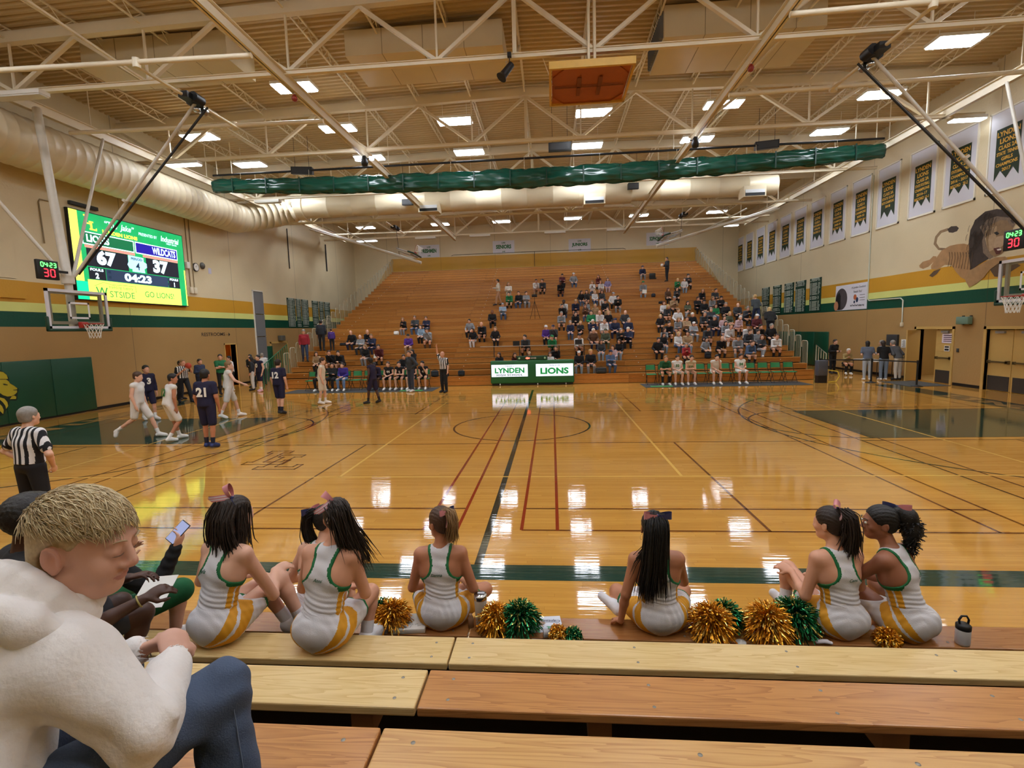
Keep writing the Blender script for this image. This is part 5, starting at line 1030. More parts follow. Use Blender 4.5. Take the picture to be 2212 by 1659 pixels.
def hair_sculpt(J, s=1., kind='short'):
    c, B = J['head'], J['hB']; L = lambda x, y, z: A(*c)+B@(A(x, y, z)*s); S = Sculpt()
    S.ell(L(0, -.016, .036), A(.086, .103, .092)*s, B, .02)
    if kind in ('short', 'long', 'bun', 'bob'): S.ell(L(0, -.045, -.02), A(.076, .062, .075)*s, B, .02)
    def keep(G):     # cut the face free
        q = (G-A(*c))@B/s; return np.maximum(q[..., 1]*.8-q[..., 2]*.55-.028, -.065-q[..., 2])*s if kind == 'short' else (q[..., 1]*.8-q[..., 2]*.5-.030)*s
    if kind == 'long':
        for x in (-1, 1): S.path([L(x*.06, -.03, .0), L(x*.08, -.03, -.12), L(x*.075, -.02, -.24)], [.04*s, .035*s, .02*s], .03)
        S.path([L(0, -.06, 0), L(0, -.085, -.15), L(0, -.08, -.26)], [.06*s, .055*s, .03*s], .03)
    if kind == 'bob':
        S.path([L(0, -.055, 0), L(0, -.06, -.09)], [.075*s, .07*s], .03)
    return S, keep
SKIN = [mat('skin_light', '#D9A184', .5, noise=.04), mat('skin_fair', '#E0B096', .5, noise=.04), mat('skin_tan', '#B87C5C', .5, noise=.04), mat('skin_brown', '#7E4C34', .5, noise=.05), mat('skin_dark', '#4A2E22', .5, noise=.05)]
HAIRC = dict(black='#15110F', dark='#2A1D15', brown='#4A3120', light='#8A6A45', blond='#C2A06A', grey='#8E8A84', white='#D8D5CE', red='#6E3A1E')
def hairmat(c): return mat('hair_'+c, HAIRC[c], .55, noise=.35, nscale=30, bump=.4, bscale=90)
def cloth(col, rough=.85): return mat('cloth_'+col.strip('#'), col, rough, noise=.08, nscale=14, bump=.25, bscale=26)
# ------------------------------------------------ seated / standing pose library (local: forward +y, seat surface z=0 or floor z=0)
def seated(lean=.1, arms='lap', knees=.11, yaw=0., cross=False, hy=0., hp=-.1, fem=False, foot=-.42, kz=.09, ky=.44, fy=.34, look=0.):
    pel = (0, 0, .10); ch = (0, .02+lean*.45, .40); nk = (0, .03+lean*.8, .575); hd = (0, .06+lean*1.0, .70)
    w = .142 if fem else .165; shz = .505; sy = .01+lean*.72
    sh = [(-w, sy, shz), (w, sy, shz)]
    if arms == 'lap': el = [(-w-.05, sy+.05, .25), (w+.05, sy+.05, .25)]; wr = [(-.08, .30+lean*.2, .20), (.08, .30+lean*.2, .20)]
    elif arms == 'knees': el = [(-w-.02, .30, .22), (w+.02, .30, .22)]; wr = [(-.03, .47, .26), (.04, .47, .24)]
    elif arms == 'cross': el = [(-w-.03, sy+.1, .30), (w+.03, sy+.1, .30)]; wr = [(.08, .22+lean*.3, .33), (-.08, .23+lean*.3, .30)]
    elif arms == 'face': el = [(-w-.02, .28, .24), (w, .22, .27)]; wr = [(-.05, .2+lean, .55), (.06, .35, .2)]
    elif arms == 'phone': el = [(-w-.03, sy+.08, .28), (w+.03, sy+.08, .28)]; wr = [(-.05, .34, .38), (.05, .34, .38)]
    elif arms == 'wide': el = [(-w-.1, sy-.02, .28), (w+.1, sy-.02, .28)]; wr = [(-knees-.06, .35, .16), (knees+.06, .35, .16)]
    else: el = [(-w-.08, sy-.12, .29), (w+.08, sy-.12, .29)]; wr = [(-w-.12, -.22, .06), (w+.12, -.22, .06)]
    hip = [(-.085, .02, .09), (.085, .02, .09)]; kn = [(-knees, ky, kz), (knees, ky, kz)]; an = [(-knees*.9, fy, foot+.09), (knees*.9, fy, foot+.09)]; to = [(-knees*1.05, fy+.16, foot+.035), (knees*1.05, fy+.16, foot+.035)]
    if cross: kn[0] = (-.02, ky, kz+.1); an[0] = (.14, ky+.1, foot+.22); to[0] = (.19, ky+.24, foot+.2)
    return rig(pel, ch, nk, hd, sh, el, wr, hip, kn, an, to, hB=head_frame(hy, hp), hn=[(.4, .2, -1), (-.4, .2, -1)])
def standing(arms='side', lean=0., stride=0., hy=0., hp=0., fem=False, tw=0.):
    pel = (0, 0, .95); ch = (0, lean*.5, 1.24); nk = (0, lean*.8-.01, 1.43); hd = (0, .03+lean, 1.575); w = .145 if fem else .17
    sh = [(-w, lean*.75, 1.365), (w, lean*.75, 1.365)]
    if arms == 'side': el = [(-w-.06, -.02+lean*.6, 1.1), (w+.06, -.02+lean*.6, 1.1)]; wr = [(-w-.05, .08, .85), (w+.05, .08, .85)]
    elif arms == 'hips': el = [(-w-.2, -.06, 1.14), (w+.2, -.06, 1.14)]; wr = [(-.17, .03, 1.02), (.17, .03, 1.02)]
    elif arms == 'up': el = [(-w-.06, 0, 1.1), (w+.1, .05, 1.62)]; wr = [(-w-.14, .12, .9), (w+.08, .1, 1.88)]
    elif arms == 'front': el = [(-w-.05, .02, 1.1), (w+.05, .02, 1.1)]; wr = [(-.12, .3, 1.12), (.12, .3, 1.12)]
    elif arms == 'cross': el = [(-w-.03, .08, 1.12), (w+.03, .08, 1.12)]; wr = [(.08, .2, 1.18), (-.08, .21, 1.15)]
    hip = [(-.09, 0, .92), (.09, 0, .92)]; kn = [(-.1, stride*.5+.02, .5), (.1, -stride*.4+.02, .5)]; an = [(-.1, stride*.9-.01, .09), (.1, -stride*.9, .09+abs(stride)*.15)]
    to = [(-.12, an[0][1]+.17, .035), (.12, an[1][1]+.15, .035)]
    return rig(pel, ch, nk, hd, sh, el, wr, hip, kn, an, to, hB=head_frame(hy, hp), hn=[(1, 0, 0), (-1, 0, 0)])
# shared part meshes per pose
_PM = {}
def pose_parts(key, J, vox, fem=False, sleeves=1., legs=1., fingers=False, detail=False, top_infl=.016, leg_infl=.014, hair='short', shoe=True, long_top=0.):
    k = (key, fem, sleeves, legs, hair, vox)
    if k in _PM: return _PM[k]
    R = {}
    R['body'] = body_sculpt(J, 1., fem, detail, fingers).mesh(vox)
    S = Sculpt(); torso_prims(S, J, 1., fem, top_infl)
    for i in (0, 1):
        if sleeves > 0: arm_prims(S, J, i, 1., fem, top_infl-.002, upto=sleeves if sleeves > .5 else 0) if sleeves > .5 else S.cone(J['sh'][i], J['sh'][i]+(J['el'][i]-J['sh'][i])*.6, .056+top_infl, .05+top_infl, .02)
    up = nrm(J['chest']-J['pel']); pz = J['pel']+up*(-.05-long_top); fwt = nrm(np.cross(up, J['sh'][1]-J['sh'][0]))
    S.cone(J['chest']-up*.04, J['pel'], (.135 if fem else .152)+top_infl, (.145 if fem else .155)+top_infl, .05, fwt, .74)
    neck = J['neck']; nu = nrm(J['head']-J['neck'])
    S.cone(neck-nu*.01, neck+nu*.1, .052, .06, .01, op=-1)
    R['top'] = S.mesh(vox, keep=lambda G: -((G-pz)@up))
    S = Sculpt(); hs = nrm(J['hip'][1]-J['hip'][0]); S.ell(J['pel'], A(.158, .122, .11), np.stack([hs, nrm(np.cross(up, hs)), up], 1), .04)
    for i in (0, 1):
        if legs > 0: leg_prims(S, J, i, 1., fem, leg_infl, upto=legs)
        else: S.cone(J['hip'][i], J['hip'][i]+(J['kn'][i]-J['hip'][i])*(1+legs*.5 if legs < 0 else .9), .1, .085, .03)
    wz = J['pel']+up*.09
    R['trousers'] = S.mesh(vox, keep=lambda G: (G-wz)@up)
    R['shoes'] = shoes_sculpt(J).mesh(vox)
    H, kp = hair_sculpt(J, 1.05 if not fem else 1.01, hair); R['hair'] = H.mesh(vox, keep=kp)
    out = {}
    for n, M in R.items():
        me = to_obj(n, M, [WHITE], None); out[n] = me.data; bpy.data.objects.remove(me)
    _PM[k] = out; return out
def person(parts, loc, rz, skin, hair, top, bottom, shoes='#E8E8E8', label='', group=None, scale=1., cap=None, names=('top', 'trousers')):
    t = empty('person', loc, rz, label, 'person', group); t.scale = (scale,)*3
    nm = dict(body='body', top=names[0], trousers=names[1], shoes='shoes', hair='hair')
    ms = dict(body=SKIN[skin], top=cloth(top), trousers=cloth(bottom), shoes=cloth(shoes, .6), hair=hairmat(hair) if hair in HAIRC else WHITE)
    for k, me in parts.items():
        if k == 'hair' and hair == 'bald': continue
        o = link(nm.get(k, k), me, t); o.material_slots[0].link = 'OBJECT'; o.material_slots[0].material = ms[k] if k in ms else WHITE
    return t
# ================================================================= SPECTATORS ON THE FAR BLEACHERS
CW = dict(w=('white', '#DCDDDF'), k=('black', '#17171B'), g=('grey', '#8C9096'), dg=('charcoal', '#3A3D42'), n=('navy', '#1E2440'), b=('blue denim', '#4E6486'), lb=('light blue', '#8FA6BC'), gr=('green', '#1F7A48'), ol=('olive', '#4E5642'),
          br=('brown', '#5E4230'), tn=('tan', '#A98D6C'), m=('maroon', '#5A2026'), r=('red', '#A02A30'), p=('purple', '#56308C'), lv=('lavender', '#8E86B0'), pk=('pink', '#C9AEB6'))
CROWD = """-6.4 1 k k dark;-1.68 1 k k brown f;-0.87 1 m k brown f;-0.23 1 r k red f cap:tn;0.74 1 w k brown f;2.14 1 k lb brown cap:w;2.66 1 k g blond;3.57 1 b b brown cap:n;-11.14 2 tn k brown f;-10.34 2 k k brown;-9.81 2 k k black;-6.11 2 k g black f;0.98 2 k k brown;3.8 2 pk lb brown f;7.25 2 r k grey f;10.15 2 b k brown;-8.74 3 k g light f;-8.08 3 m k black;3.31 3 dg lb brown f;4.2 3 k lb brown f;6.05 3 k k black;8.32 3 g k black f;9.01 3 k k bald;9.87 3 g g brown cap:k;10.99 3 dg g red f;11.62 3 w k brown;-0.45 4 dg k dark;0.86 4 gr k grey cap:gr;2.17 4 w k dark cap:k;6.44 4 k lb dark f;7.16 4 w b blond f;7.66 4 tn lb dark;10.53 4 dg k brown;11.0 4 g k dark;-9.52 5 g dg bald;-8.88 5 n n light;-6.87 5 p tn brown cap:k;2.98 5 br n white;3.64 5 ol ol brown cap:ol;4.39 5 k k grey;4.82 5 n k white;6.63 5 g b brown f;8.73 5 dg k brown cap:k;9.81 5 w w light;10.77 5 w k dark cap:k;11.35 5 k k dark;11.94 5 k k grey;-10.23 6 k n bald;-9.27 6 k k bald;-5.93 6 g br dark cap:dg;-3.42 6 k w dark f;-2.24 6 k k light f;0.54 6 p k white f cap:w;0.97 6 dg k grey cap:n;6.97 6 k k dark;8.29 6 g g brown cap:w;9.88 6 g b dark f;-6.48 7 lb k brown f;-2.97 7 k k bald;1.87 7 n b grey f;2.42 7 k k blond f;3.04 7 n n white;3.66 7 w b light;4.33 7 n n brown cap:n;4.99 7 n n grey;7.6 7 g b light f;8.09 7 tn k brown;9.52 7 k n grey cap:g;10.0 7 pk k brown f;10.73 7 pk k white f;11.76 7 m k grey cap:w;-3.79 8 g k black;6.87 8 k k blond f;8.56 8 k k white;9.12 8 dg k grey;10.53 8 ol k blond f;-7.83 9 k g light f;-7.16 9 dg b brown;-6.48 9 n n brown;1.42 9 g k grey;2.2 9 k n dark;3.1 9 gr k dark;3.62 9 w b bald;4.09 9 k b blond f;4.98 9 dg n bald;7.93 9 w k light;9.79 9 dg k grey;11.65 9 dg k grey;-2.68 10 k k bald s3;4.14 10 tn b brown f;7.41 10 dg k blond f;10.23 10 gr b brown f;10.76 10 k k grey;11.42 10 dg k bald;1.53 11 k k black;2.89 11 br b red f;3.46 11 tn b blond f;7.42 11 w k red f;8.84 11 ol g dark f;9.75 11 k k dark cap:k;-2.16 12 lb b brown cap:g;1.65 12 w b black s4;2.29 12 n n brown cap:tn;2.99 12 g b brown f;4.1 12 k k dark cap:k;8.13 12 tn k brown cap:g;9.55 12 k k brown;10.37 12 g k light f;10.9 12 k k black cap:k;4.95 13 k g dark;4.73 14 w k light cap:g;10.11 14 k k light f;10.88 14 dg dg dark;-1.84 15 gr k dark;-1.23 15 k b brown;-0.8 15 g g brown;2.76 15 k b dark f;3.18 15 dg k dark f;3.63 15 w b blond f;4.13 15 dg w dark f;8.25 15 br k red f;8.82 15 dg k dark f;6.95 17 g lb dark cap:gr;1.56 18 k n black s3;3.68 18 w b light f;4.27 18 w k light f;9.28 18 gr k blond f;9.77 18 w lb brown f;-0.23 19 w tn black s2;0.32 19 dg k dark;4.76 19 lv pk brown f;10.14 19 dg k dark cap:dg;4.24 20 m k brown f;1.65 21 m k dark cap:k;2.46 21 g b brown cap:w;7.57 23 n g brown cap:n"""
def bend(x): return 'left' if x < -3.6 else 'middle' if x < 4.9 else 'right'
_arr = ['lap', 'knees', 'cross', 'phone', 'lap', 'face', 'wide', 'knees']
_lean = dict(lap=.12, knees=.36, cross=.08, phone=.2, face=.34, wide=.16)
CAPS = {}
def cap_mesh():
    S = Sculpt(); S.ell((0, -.014, .055), (.09, .106, .078)); S.ell((0, .10, .05), (.07, .075, .012), k=.01)
    me = to_obj('cap', S.mesh(.012, keep=lambda G: .035-G[..., 2]), [WHITE], None); d = me.data; bpy.data.objects.remove(me); return d
CAPM = cap_mesh()
rp = random.Random(5); rows = {}
for e in CROWD.split(';'):
    w = e.split(); rows.setdefault((int(w[1]), bend(float(w[0]))), []).append(w)
for (ri, bl), L in sorted(rows.items()):
    L.sort(key=lambda w: float(w[0]))
    for n, w in enumerate(L):
        x = float(w[0]); top, bot, hr = w[2], w[3], w[4]; fem = 'f' in w[5:]; cap = next((q[4:] for q in w if q.startswith('cap:')), None); sk = next((int(q[1]) for q in w[5:] if q[0] == 's' and q[1:].isdigit()), rp.choice([0, 0, 1, 1, 0]))
        ar = rp.choice(_arr); hy = rp.choice([0, 0, .4, -.4, .6, .25]); hkind = ('long' if fem and hr not in ('white', 'grey') else 'short')
        key = f'{ar}{int(fem)}{hy}'
        J = seated(_lean[ar], ar, knees=.10 if fem else .14, hy=hy, hp=-.12, fem=fem, cross=(ar == 'cross' and fem))
        P = pose_parts(key, J, .0155, fem=fem, hair=hkind)
        pos = ['only one in that part'] if len(L) == 1 else None
        place = ('alone' if len(L) == 1 else 'leftmost' if n == 0 else 'rightmost' if n == len(L)-1 else ORD[n]+' from left')
        hw = {'bald': 'bald person', 'light': 'light-brown-haired person', 'dark': 'dark-haired person'}.get(hr, hr+'-haired person')
        lb = f"{hw}, {CW[top][0].split()[0]} top, {CW[bot][0].replace(' ', '-')} trousers, {ORD[ri]} row up, {bl} block, {place}"
        y = row_y(ri)+.14; sc = rp.uniform(.95, 1.04)*(.96 if fem else 1.)
        t = person(P, (x, y, row_z(ri)+.018), math.pi+rp.uniform(-.25, .25), sk, hr, CW[top][1], CW[bot][1], rp.choice(['#E4E4E4', '#222', '#2C2C30'][:1]+['#222226', '#2C2C30']), lb, 'spectators on the far bleachers', sc)
        if cap:
            c = link('cap', CAPM, t); c.location = J['head']; c.rotation_euler = Matrix(J['hB'].tolist()).to_euler(); c.material_slots[0].link = 'OBJECT'; c.material_slots[0].material = cloth(CW[cap][1])
        if ar == 'phone': MB().obox((0, .37, .40), (.035, 0, 0), (0, .02, .065), (0, .004, -.001)).build('held_phone', BLACK, t)
# ------------------------------------------------ people standing or walking around the far bleachers
def simple(key, J, loc, rz, skin, hair, top, bot, label, fem=False, sleeves=1., legs=1., shoes='#222226', vox=.0135, group=None, hk=None, scale=1., ti=.018, li=.014, lt=0., names=('top', 'trousers')):
    P = pose_parts(key, J, vox, fem=fem, sleeves=sleeves, legs=legs, hair=hk or ('long' if fem else 'short'), top_infl=ti, leg_infl=li, long_top=lt)
    return person(P, loc, rz, skin, hair, top, bot, shoes, label, group, scale, names=names)
D2 = math.pi
simple('w1', standing('front', stride=.22, hy=.1), (-2.6, row_y(15)+.14, row_z(15)), D2/2+.2, 1, 'black', '#D9D2C4', '#B98F70', 'player in white warm-up walking left along the fifteenth row', group=None)
simple('w2', standing('cross', hy=.5), (-1.95, row_y(15)+.45, row_z(15)-.18), D2, 0, 'light', '#D8CFC2', '#C9A894', 'girl in white jersey standing behind the green jacket spectator', fem=True)
simple('w3', standing('front', stride=.05, hy=.3), (9.07, row_y(21)+.14, row_z(21)), D2/2+.3, 0, 'dark', '#2A3038', '#1B1E26', 'person in dark coat standing high in the right bleachers holding something white')
MB().bevbox((8.6, row_y(21)-.05, row_z(21)+1.05), (8.78, row_y(21)+.1, row_z(21)+1.25), .04).build('white_bundle', WHITE, label='small white bundle held by the person standing high on the right', cat='bundle')
simple('w4', standing('front', lean=.18, stride=.3), (12.0, row_y(8)+.14, row_z(8)), .1, 0, 'blond', '#3E4448', '#1E2A48', 'person in plaid jacket climbing the stairs at the right bleacher end', sleeves=1.)
simple('w5', standing('front', lean=.3), (11.95, row_y(5)+.14, row_z(5)), -.2, 0, 'blond', '#141416', '#1E1E26', 'blond person in puffy black coat bending at the right bleacher stairs', fem=True, ti=.045)
simple('w6', standing('side', lean=.06, stride=.18, hp=-.4), (-12.1, row_y(3)+.14, row_z(3)), D2+.5, 0, 'grey', '#9A2430', '#2E3C58', 'person in red jacket and jeans stepping down the left stairs')
simple('w7', standing('side', stride=.1), (-11.75, row_y(5)+.14, row_z(5)), .3, 2, 'black', '#23262E', '#16161A', 'person in dark jacket walking up the left stairs, seen from behind')
simple('w8', standing('side', lean=.1), (-11.2, row_y(5)+.2, row_z(5)), .6, 0, 'brown', '#43246E', '#1A1A20', 'child with purple backpack beside the dark jacket on the left stairs', scale=.72)
# ------------------------------------------------ court level
def jersey_num(t, s, J, front=False, col='#EDEDE6', h=.2, y=None, z=None, w=None, bold=.05):
    up = nrm(J['neck']-J['pel']); z0 = (J['chest']*1.0+J['pel']*.0)+up*(-.02 if z is None else z); side = nrm(J['sh'][1]-J['sh'][0]); fw = nrm(np.cross(up, side))
    off = (.112+.02+.016) if y is None else y; m = MB()
    if front: put_text(m, s, z0+fw*off, -Vector(side), Vector(up), height=h, width=w, bold=bold, lift=0., en=Vector(fw))
    else: put_text(m, s, z0-fw*off, Vector(side), Vector(up), height=h, width=w, bold=bold, lift=0., en=-Vector(fw))
    return m.build('jersey_number', cloth(col, .7), t)
def player(key, J, loc, rz, skin, hair, top, bot, label, num=None, front=False, numcol='#F0F0EA', trim=None, sleeves=0., shoes='#E6E6E6', scale=1.04, hk='short', fem=False, socks='#EDEDED'):
    t = simple(key, J, loc, rz, skin, hair, top, bot, label, sleeves=sleeves, legs=-.25, shoes=shoes, vox=.0115, scale=scale, ti=.016, li=.03, names=('jersey', 'shorts'), hk=hk, fem=fem)
    m = MB()
    for i in (0, 1):
        a, k_ = J['an'][i], J['kn'][i]; d = (k_-a)/np.linalg.norm(k_-a); m = MB(); m.tube([a, a+d*.06, a+d*.14], [.045, .042, .047], 12); m.build('sock', cloth(socks), t)
    if num: jersey_num(t, num, J, front, numcol)
    return t
def pl(stride=0., arms='side', lean=.03, hy=0., hp=0., raise_=0.): return standing(arms, lean, stride, hy, hp)
NV, WJ = '#1C1A38', '#E2E0DC'
J = pl(.42, 'side', .05, hp=-.15); J['an'][1] = A(.1, -.48, .24); J['toe'][1] = A(.12, -.52, .10); J['kn'][1] = A(.1, -.06, .52); player('pa', J, (-9.95, -1.1, 0), -D2/2+.2, 1, 'brown', WJ, WJ, 'blond-brown white-uniform player striding right at the left edge of the lane', scale=1.03, shoes='#EDEDED')
player('pb', pl(.15, 'side'), (-12.1, 1.7, 0), -D2/2-.4, 0, 'black', NV, NV, 'navy player in long sleeves behind the striding white player', sleeves=1., num='3', front=True, shoes='#D8D8D8')
J = pl(.25, 'side', .12, hy=-.6, hp=-.1); J['kn'][0] = A(-.12, .12, .5); J['kn'][1] = A(.12, .16, .5); J['an'][1] = A(.14, -.12, .1); J['toe'][1] = A(.15, .05, .04)
player('pc', J, (-8.8, -1.45, 0), -.55, 2, 'black', WJ, WJ, 'white number 12 player crouching slightly, seen from behind', num='12', numcol='#1B7A35', shoes='#F2F2F0', scale=1.0)
player('pf', pl(.06, 'side', .02), (-7.2, -2.25, 0), .05, 2, 'black', NV, NV, 'navy number 21 player standing with back to camera', num='21', sleeves=.4, shoes='#23346E', scale=1.09, socks='#1A1C30')
J = pl(.3, 'side', .04, hy=-.3); J['el'][1] = A(.36, .12, 1.14); J['wr'][1] = A(.42, .34, 1.02); player('pg', J, (-9.5, 1.9, 0), -.8, 1, 'light', WJ, WJ, 'white number 10 player with one arm out behind number 21', num='10', numcol='#6A8A2A', shoes='#F2F2F0', scale=1.07)
player('pk', pl(.1, 'side', .02), (-8.15, 2.5, 0), -.1, 1, 'dark', NV, NV, 'navy number 12 player standing with back to camera, legs apart', num='12', sleeves=.4, scale=1.07, shoes='#2A2A2E', socks='#1A1C30')
player('pj', pl(.08, 'side', .02), (-12.85, 9.1, 0), D2-.3, 1, 'black', NV, NV, 'navy number 0 player facing the camera near the left bench', num='0', front=True, shoes='#D9A8B8', scale=1.02)
player('pp', pl(.1, 'side', .05, hp=-.2), (-7.75, 4.7, 0), -D2/2+.25, 1, 'brown', '#E0D6C4', '#DDD2C0', 'cream-uniform player facing right before the left bench', shoes='#F0EEE8', scale=1.02)
player('pq', pl(.2, 'side', .04), (-5.75, 4.6, 0), D2/2-.2, 4, 'black', '#251E3C', '#231D38', 'dark-skinned player in dark purple uniform walking left before the left bench', shoes='#2A2A2C', scale=1.0, socks='#1A1A1E')
player('pi', pl(.02, 'side'), (-14.6, 9.6, 0), D2-.6, 1, 'black', '#E8E8E8', '#1A1A1C', 'person in white T-shirt and black shorts by the restroom door', sleeves=.4, scale=1.0)
simple('ph', standing('cross', hy=-.5), (-14.2, 8.3, 0), -D2/2-.5, 0, 'dark', '#1E6A40', '#1A1A1C', 'coach in green polo standing before the restroom door', sleeves=.4, scale=1.08)
simple('pe1', standing('front', lean=.1), (-14.9, 6.6, 0), -D2/2, 2, 'black', '#2A2C30', '#2C3038', 'person in dark jacket behind the referee with the ball', scale=.98)
simple('pe2', standing('front', lean=.05), (-14.6, 7.45, 0), -D2/2-.3, 0, 'dark', '#2A3450', '#1C2030', 'person in dark blue hoodie between referee and green coach', scale=.99)
simple('pl1', standing('side'), (-13.6, 10.9-1.2, 0), D2/2+.4, 0, 'dark', '#262830', '#D8D8D8', 'dark-haired person in dark top and white shorts beside navy number 12', fem=True, scale=.97)
simple('pl2', standing('front', lean=.1), (-14.4, 11.0, 0), D2, 1, 'black', '#191A1C', '#1A1A1C', 'person in black jacket near the green stair railing', ti=.03)
simple('pl3', standing('side', stride=.1), (-14.7, 12.4, 0), .4, 0, 'grey', '#D9DADC', '#2E3038', 'grey-haired person in white coat walking past the green stair railing', ti=.03, lt=.2)
# referees
def ref_col(J):
    def f(c):
        side = nrm(J['sh'][1]-J['sh'][0]); x = (c-J['chest'])@side; return (np.floor(x/.036+100.5) % 2).astype(int)
    return f
RWM, RBM = mat('ref_white', '#E8E8EA', .8, bump=.2, bscale=20), mat('ref_black', '#15161C', .8)
def referee(key, J, loc, rz, skin, hair, label, vox=.011, fingers=False, scale=1.03, detail=False):
    t = empty('person', loc, rz, label, 'person', None); t.scale = (scale,)*3
    to_obj('body', body_sculpt(J, 1., False, detail, fingers, curl=(.9, .9)).mesh(vox), SKIN[skin], t)
    S = Sculpt(); torso_prims(S, J, 1., False, .018); up = nrm(J['chest']-J['pel']); S.cone(J['chest']-up*.04, J['pel'], .168, .168, .05, (0, 1, 0), .76)
    for i in (0, 1): S.cone(J['sh'][i], J['sh'][i]+(J['el'][i]-J['sh'][i])*.72, .072, .062, .02)
    S.cone(J['neck']-.01, J['head'], .05, .05, .01, op=-1); pz = J['pel']+up*.03
    to_obj('striped_shirt', S.mesh(vox*.8, keep=lambda G: -((G-pz)@up)), [RWM, RBM], t, ref_col(J))
    S = Sculpt(); S.ell(J['pel'], (.166, .13, .11))
    for i in (0, 1): leg_prims(S, J, i, 1., False, .022)
    to_obj('trousers', S.mesh(vox, keep=lambda G: (G-(J['pel']+A(0, 0, .085)))@A(0, 0, 1)), RBM, t)
    to_obj('shoes', shoes_sculpt(J).mesh(vox), RBM, t)
    if hair != 'bald': H, kp = hair_sculpt(J, 1.05); to_obj('hair', H.mesh(vox, keep=kp), hairmat(hair), t)
    for i in (0, 1):
        e = J['sh'][i]+(J['el'][i]-J['sh'][i])*.72; d = nrm(J['el'][i]-J['sh'][i]); MB().tube([e-d*.03, e+d*.004], [.073, .066], 16, cap=False).build('sleeve_cuff', RBM, t)
    return t
J = standing('hips', .03); J['el'][1] = A(.33, .0, 1.1); J['wr'][1] = A(.26, .08, .93); J['el'][0] = A(-.36, -.02, 1.13); J['wr'][0] = A(-.17, .03, 1.0)
J['an'][0] = A(-.16, 0, .09); J['an'][1] = A(.16, 0, .09); J['kn'][0] = A(-.13, .02, .5); J['kn'][1] = A(.13, .02, .5); J['toe'][0] = A(-.2, .17, .035); J['toe'][1] = A(.2, .17, .035)
referee('r1', J, (-6.0, -7.25, 0), -.12, 1, 'grey', 'grey-haired referee in striped shirt at the left edge, seen from behind', .009, True, 1.02, True)
J = standing('up', .02, hy=.4); referee('r2', J, (-3.75, 7.6, 0), D2-.5, 0, 'bald', 'bald referee raising one arm near the middle of the far sideline', .0115)
J = standing('front', .04, .3); J['wr'][0] = A(-.1, .32, 1.42); J['el'][0] = A(-.26, .15, 1.2); J['wr'][1] = A(.14, .34, 1.3)
referee('r3', J, (-14.0, 5.7, 0), -D2/2-.4, 0, 'light', 'referee holding up an orange basketball near the left wall', .0115)
MB().lathe([(0.0001, -.12)]+[(.12*math.cos(a), .12*math.sin(a)) for a in np.linspace(-1.4, 1.4, 14)]+[(.0001, .12)], (-13.62, 5.55, 1.5), 20).build('basketball', mat('ball_orange', '#B8442C', .6, bump=.3, bscale=150), label='orange basketball held up by the referee near the left wall', cat='ball')
# coach of the left team standing
simple('coach', standing('hips', .02, hy=.7), (-5.3, 9.0+.35-1.35, .0), D2/2+.9, 0, 'brown', '#33373E', '#343C4C', 'coach in dark grey pullover standing with hand on hip beside the left bench', shoes='#DADADA', scale=1.06)
# ---- benches
def bench_player(i, side, arms, lean, skin, hair, top, bot, label, num=None, unif=True, hy=0., numcol='#F0F0EA', sleeves=0., shoes='#E8E8E8'):
    x = (-10.4+.54*i) if side == 'l' else (5.2+.535*i)
    J = seated(lean, arms, knees=.15, hy=hy, hp=-.1, foot=-.465, ky=.45, kz=.07, fy=.40)
    key = f'b{arms}{lean}{hy}{unif}{sleeves}'
    if unif: P = pose_parts(key, J, .0125, sleeves=sleeves, legs=-.2, hair='short', top_infl=.016, leg_infl=.03)
    else: P = pose_parts(key, J, .0125, sleeves=sleeves, hair='short')
    t = person(P, (x, 9.12, .47), D2, skin, hair, top, bot, shoes, label, None, 1.0, names=('jersey', 'shorts') if unif else ('top', 'trousers'))
    if num: jersey_num(t, num, J, True, numcol, h=.12, y=.145, z=.0)
BKJ = '#17171C'
bench_player(1, 'l', 'lap', .05, 0, 'dark', '#141416', '#18181A', 'person in black jacket seated second from left on the left bench', unif=False, sleeves=1.)
bench_player(2, 'l', 'cross', .0, 0, 'dark', '#1A1C20', '#1C1C22', 'person in black tracksuit top seated beside the purple hoodie', unif=False, sleeves=1., hy=.6)
bench_player(3, 'l', 'lap', .1, 1, 'dark', '#3A2C8C', '#6E8CB4', 'person in purple hoodie and light jeans on the left bench', unif=False, sleeves=1.)
bench_player(6, 'l', 'knees', .4, 4, 'black', '#221C38', '#221C38', 'player in dark warm-up leaning forward, left of the four seated players', sleeves=1., shoes='#4A5058')
for i, (nm, hr, ar, hy) in enumerate((('44', 'brown', 'lap', 0), ('5', 'black', 'knees', .3), ('22', 'brown', 'lap', .2), ('4', 'black', 'face', -.3))):
    bench_player(7+i if i else 7, 'l', ar, .12+.1*(ar != 'lap'), 1, hr, BKJ, BKJ, f'black-uniform player, ' + ['first of the four seated together, from the left', 'second of the four seated together', 'third of the four seated together', 'last of the four, hand near face, by the standing coach'][i], num=nm, hy=hy)
bench_player(1, 'r', 'knees', .32, 0, 'light', '#1F5A38', '#151517', 'coach in green polo leaning forward on the right bench', unif=False, sleeves=.4)
bench_player(2, 'r', 'lap', .1, 1, 'dark', '#E2E4E0', '#DDDDD8', 'white number 32 player seated beside the green polo coach', num='32', numcol='#2A7A3C', hy=.2)
bench_player(3, 'r', 'knees', .36, 1, 'dark', '#CBBFA0', '#CFC6B4', 'player in tan practice jersey leaning forward on the right bench', num='11', numcol='#2A7A3C')
bench_player(5, 'r', 'face', .3, 1, 'black', '#E4E4E0', '#E2E2DC', 'white-uniform player with hand at mouth and black knee sleeve on the right bench')
bench_player(7, 'r', 'lap', .05, 0, 'dark', '#E6E8E4', '#E6E6E0', 'white number 24 player seated alone among empty green chairs', num='24', numcol='#2A7A3C', hy=.4)
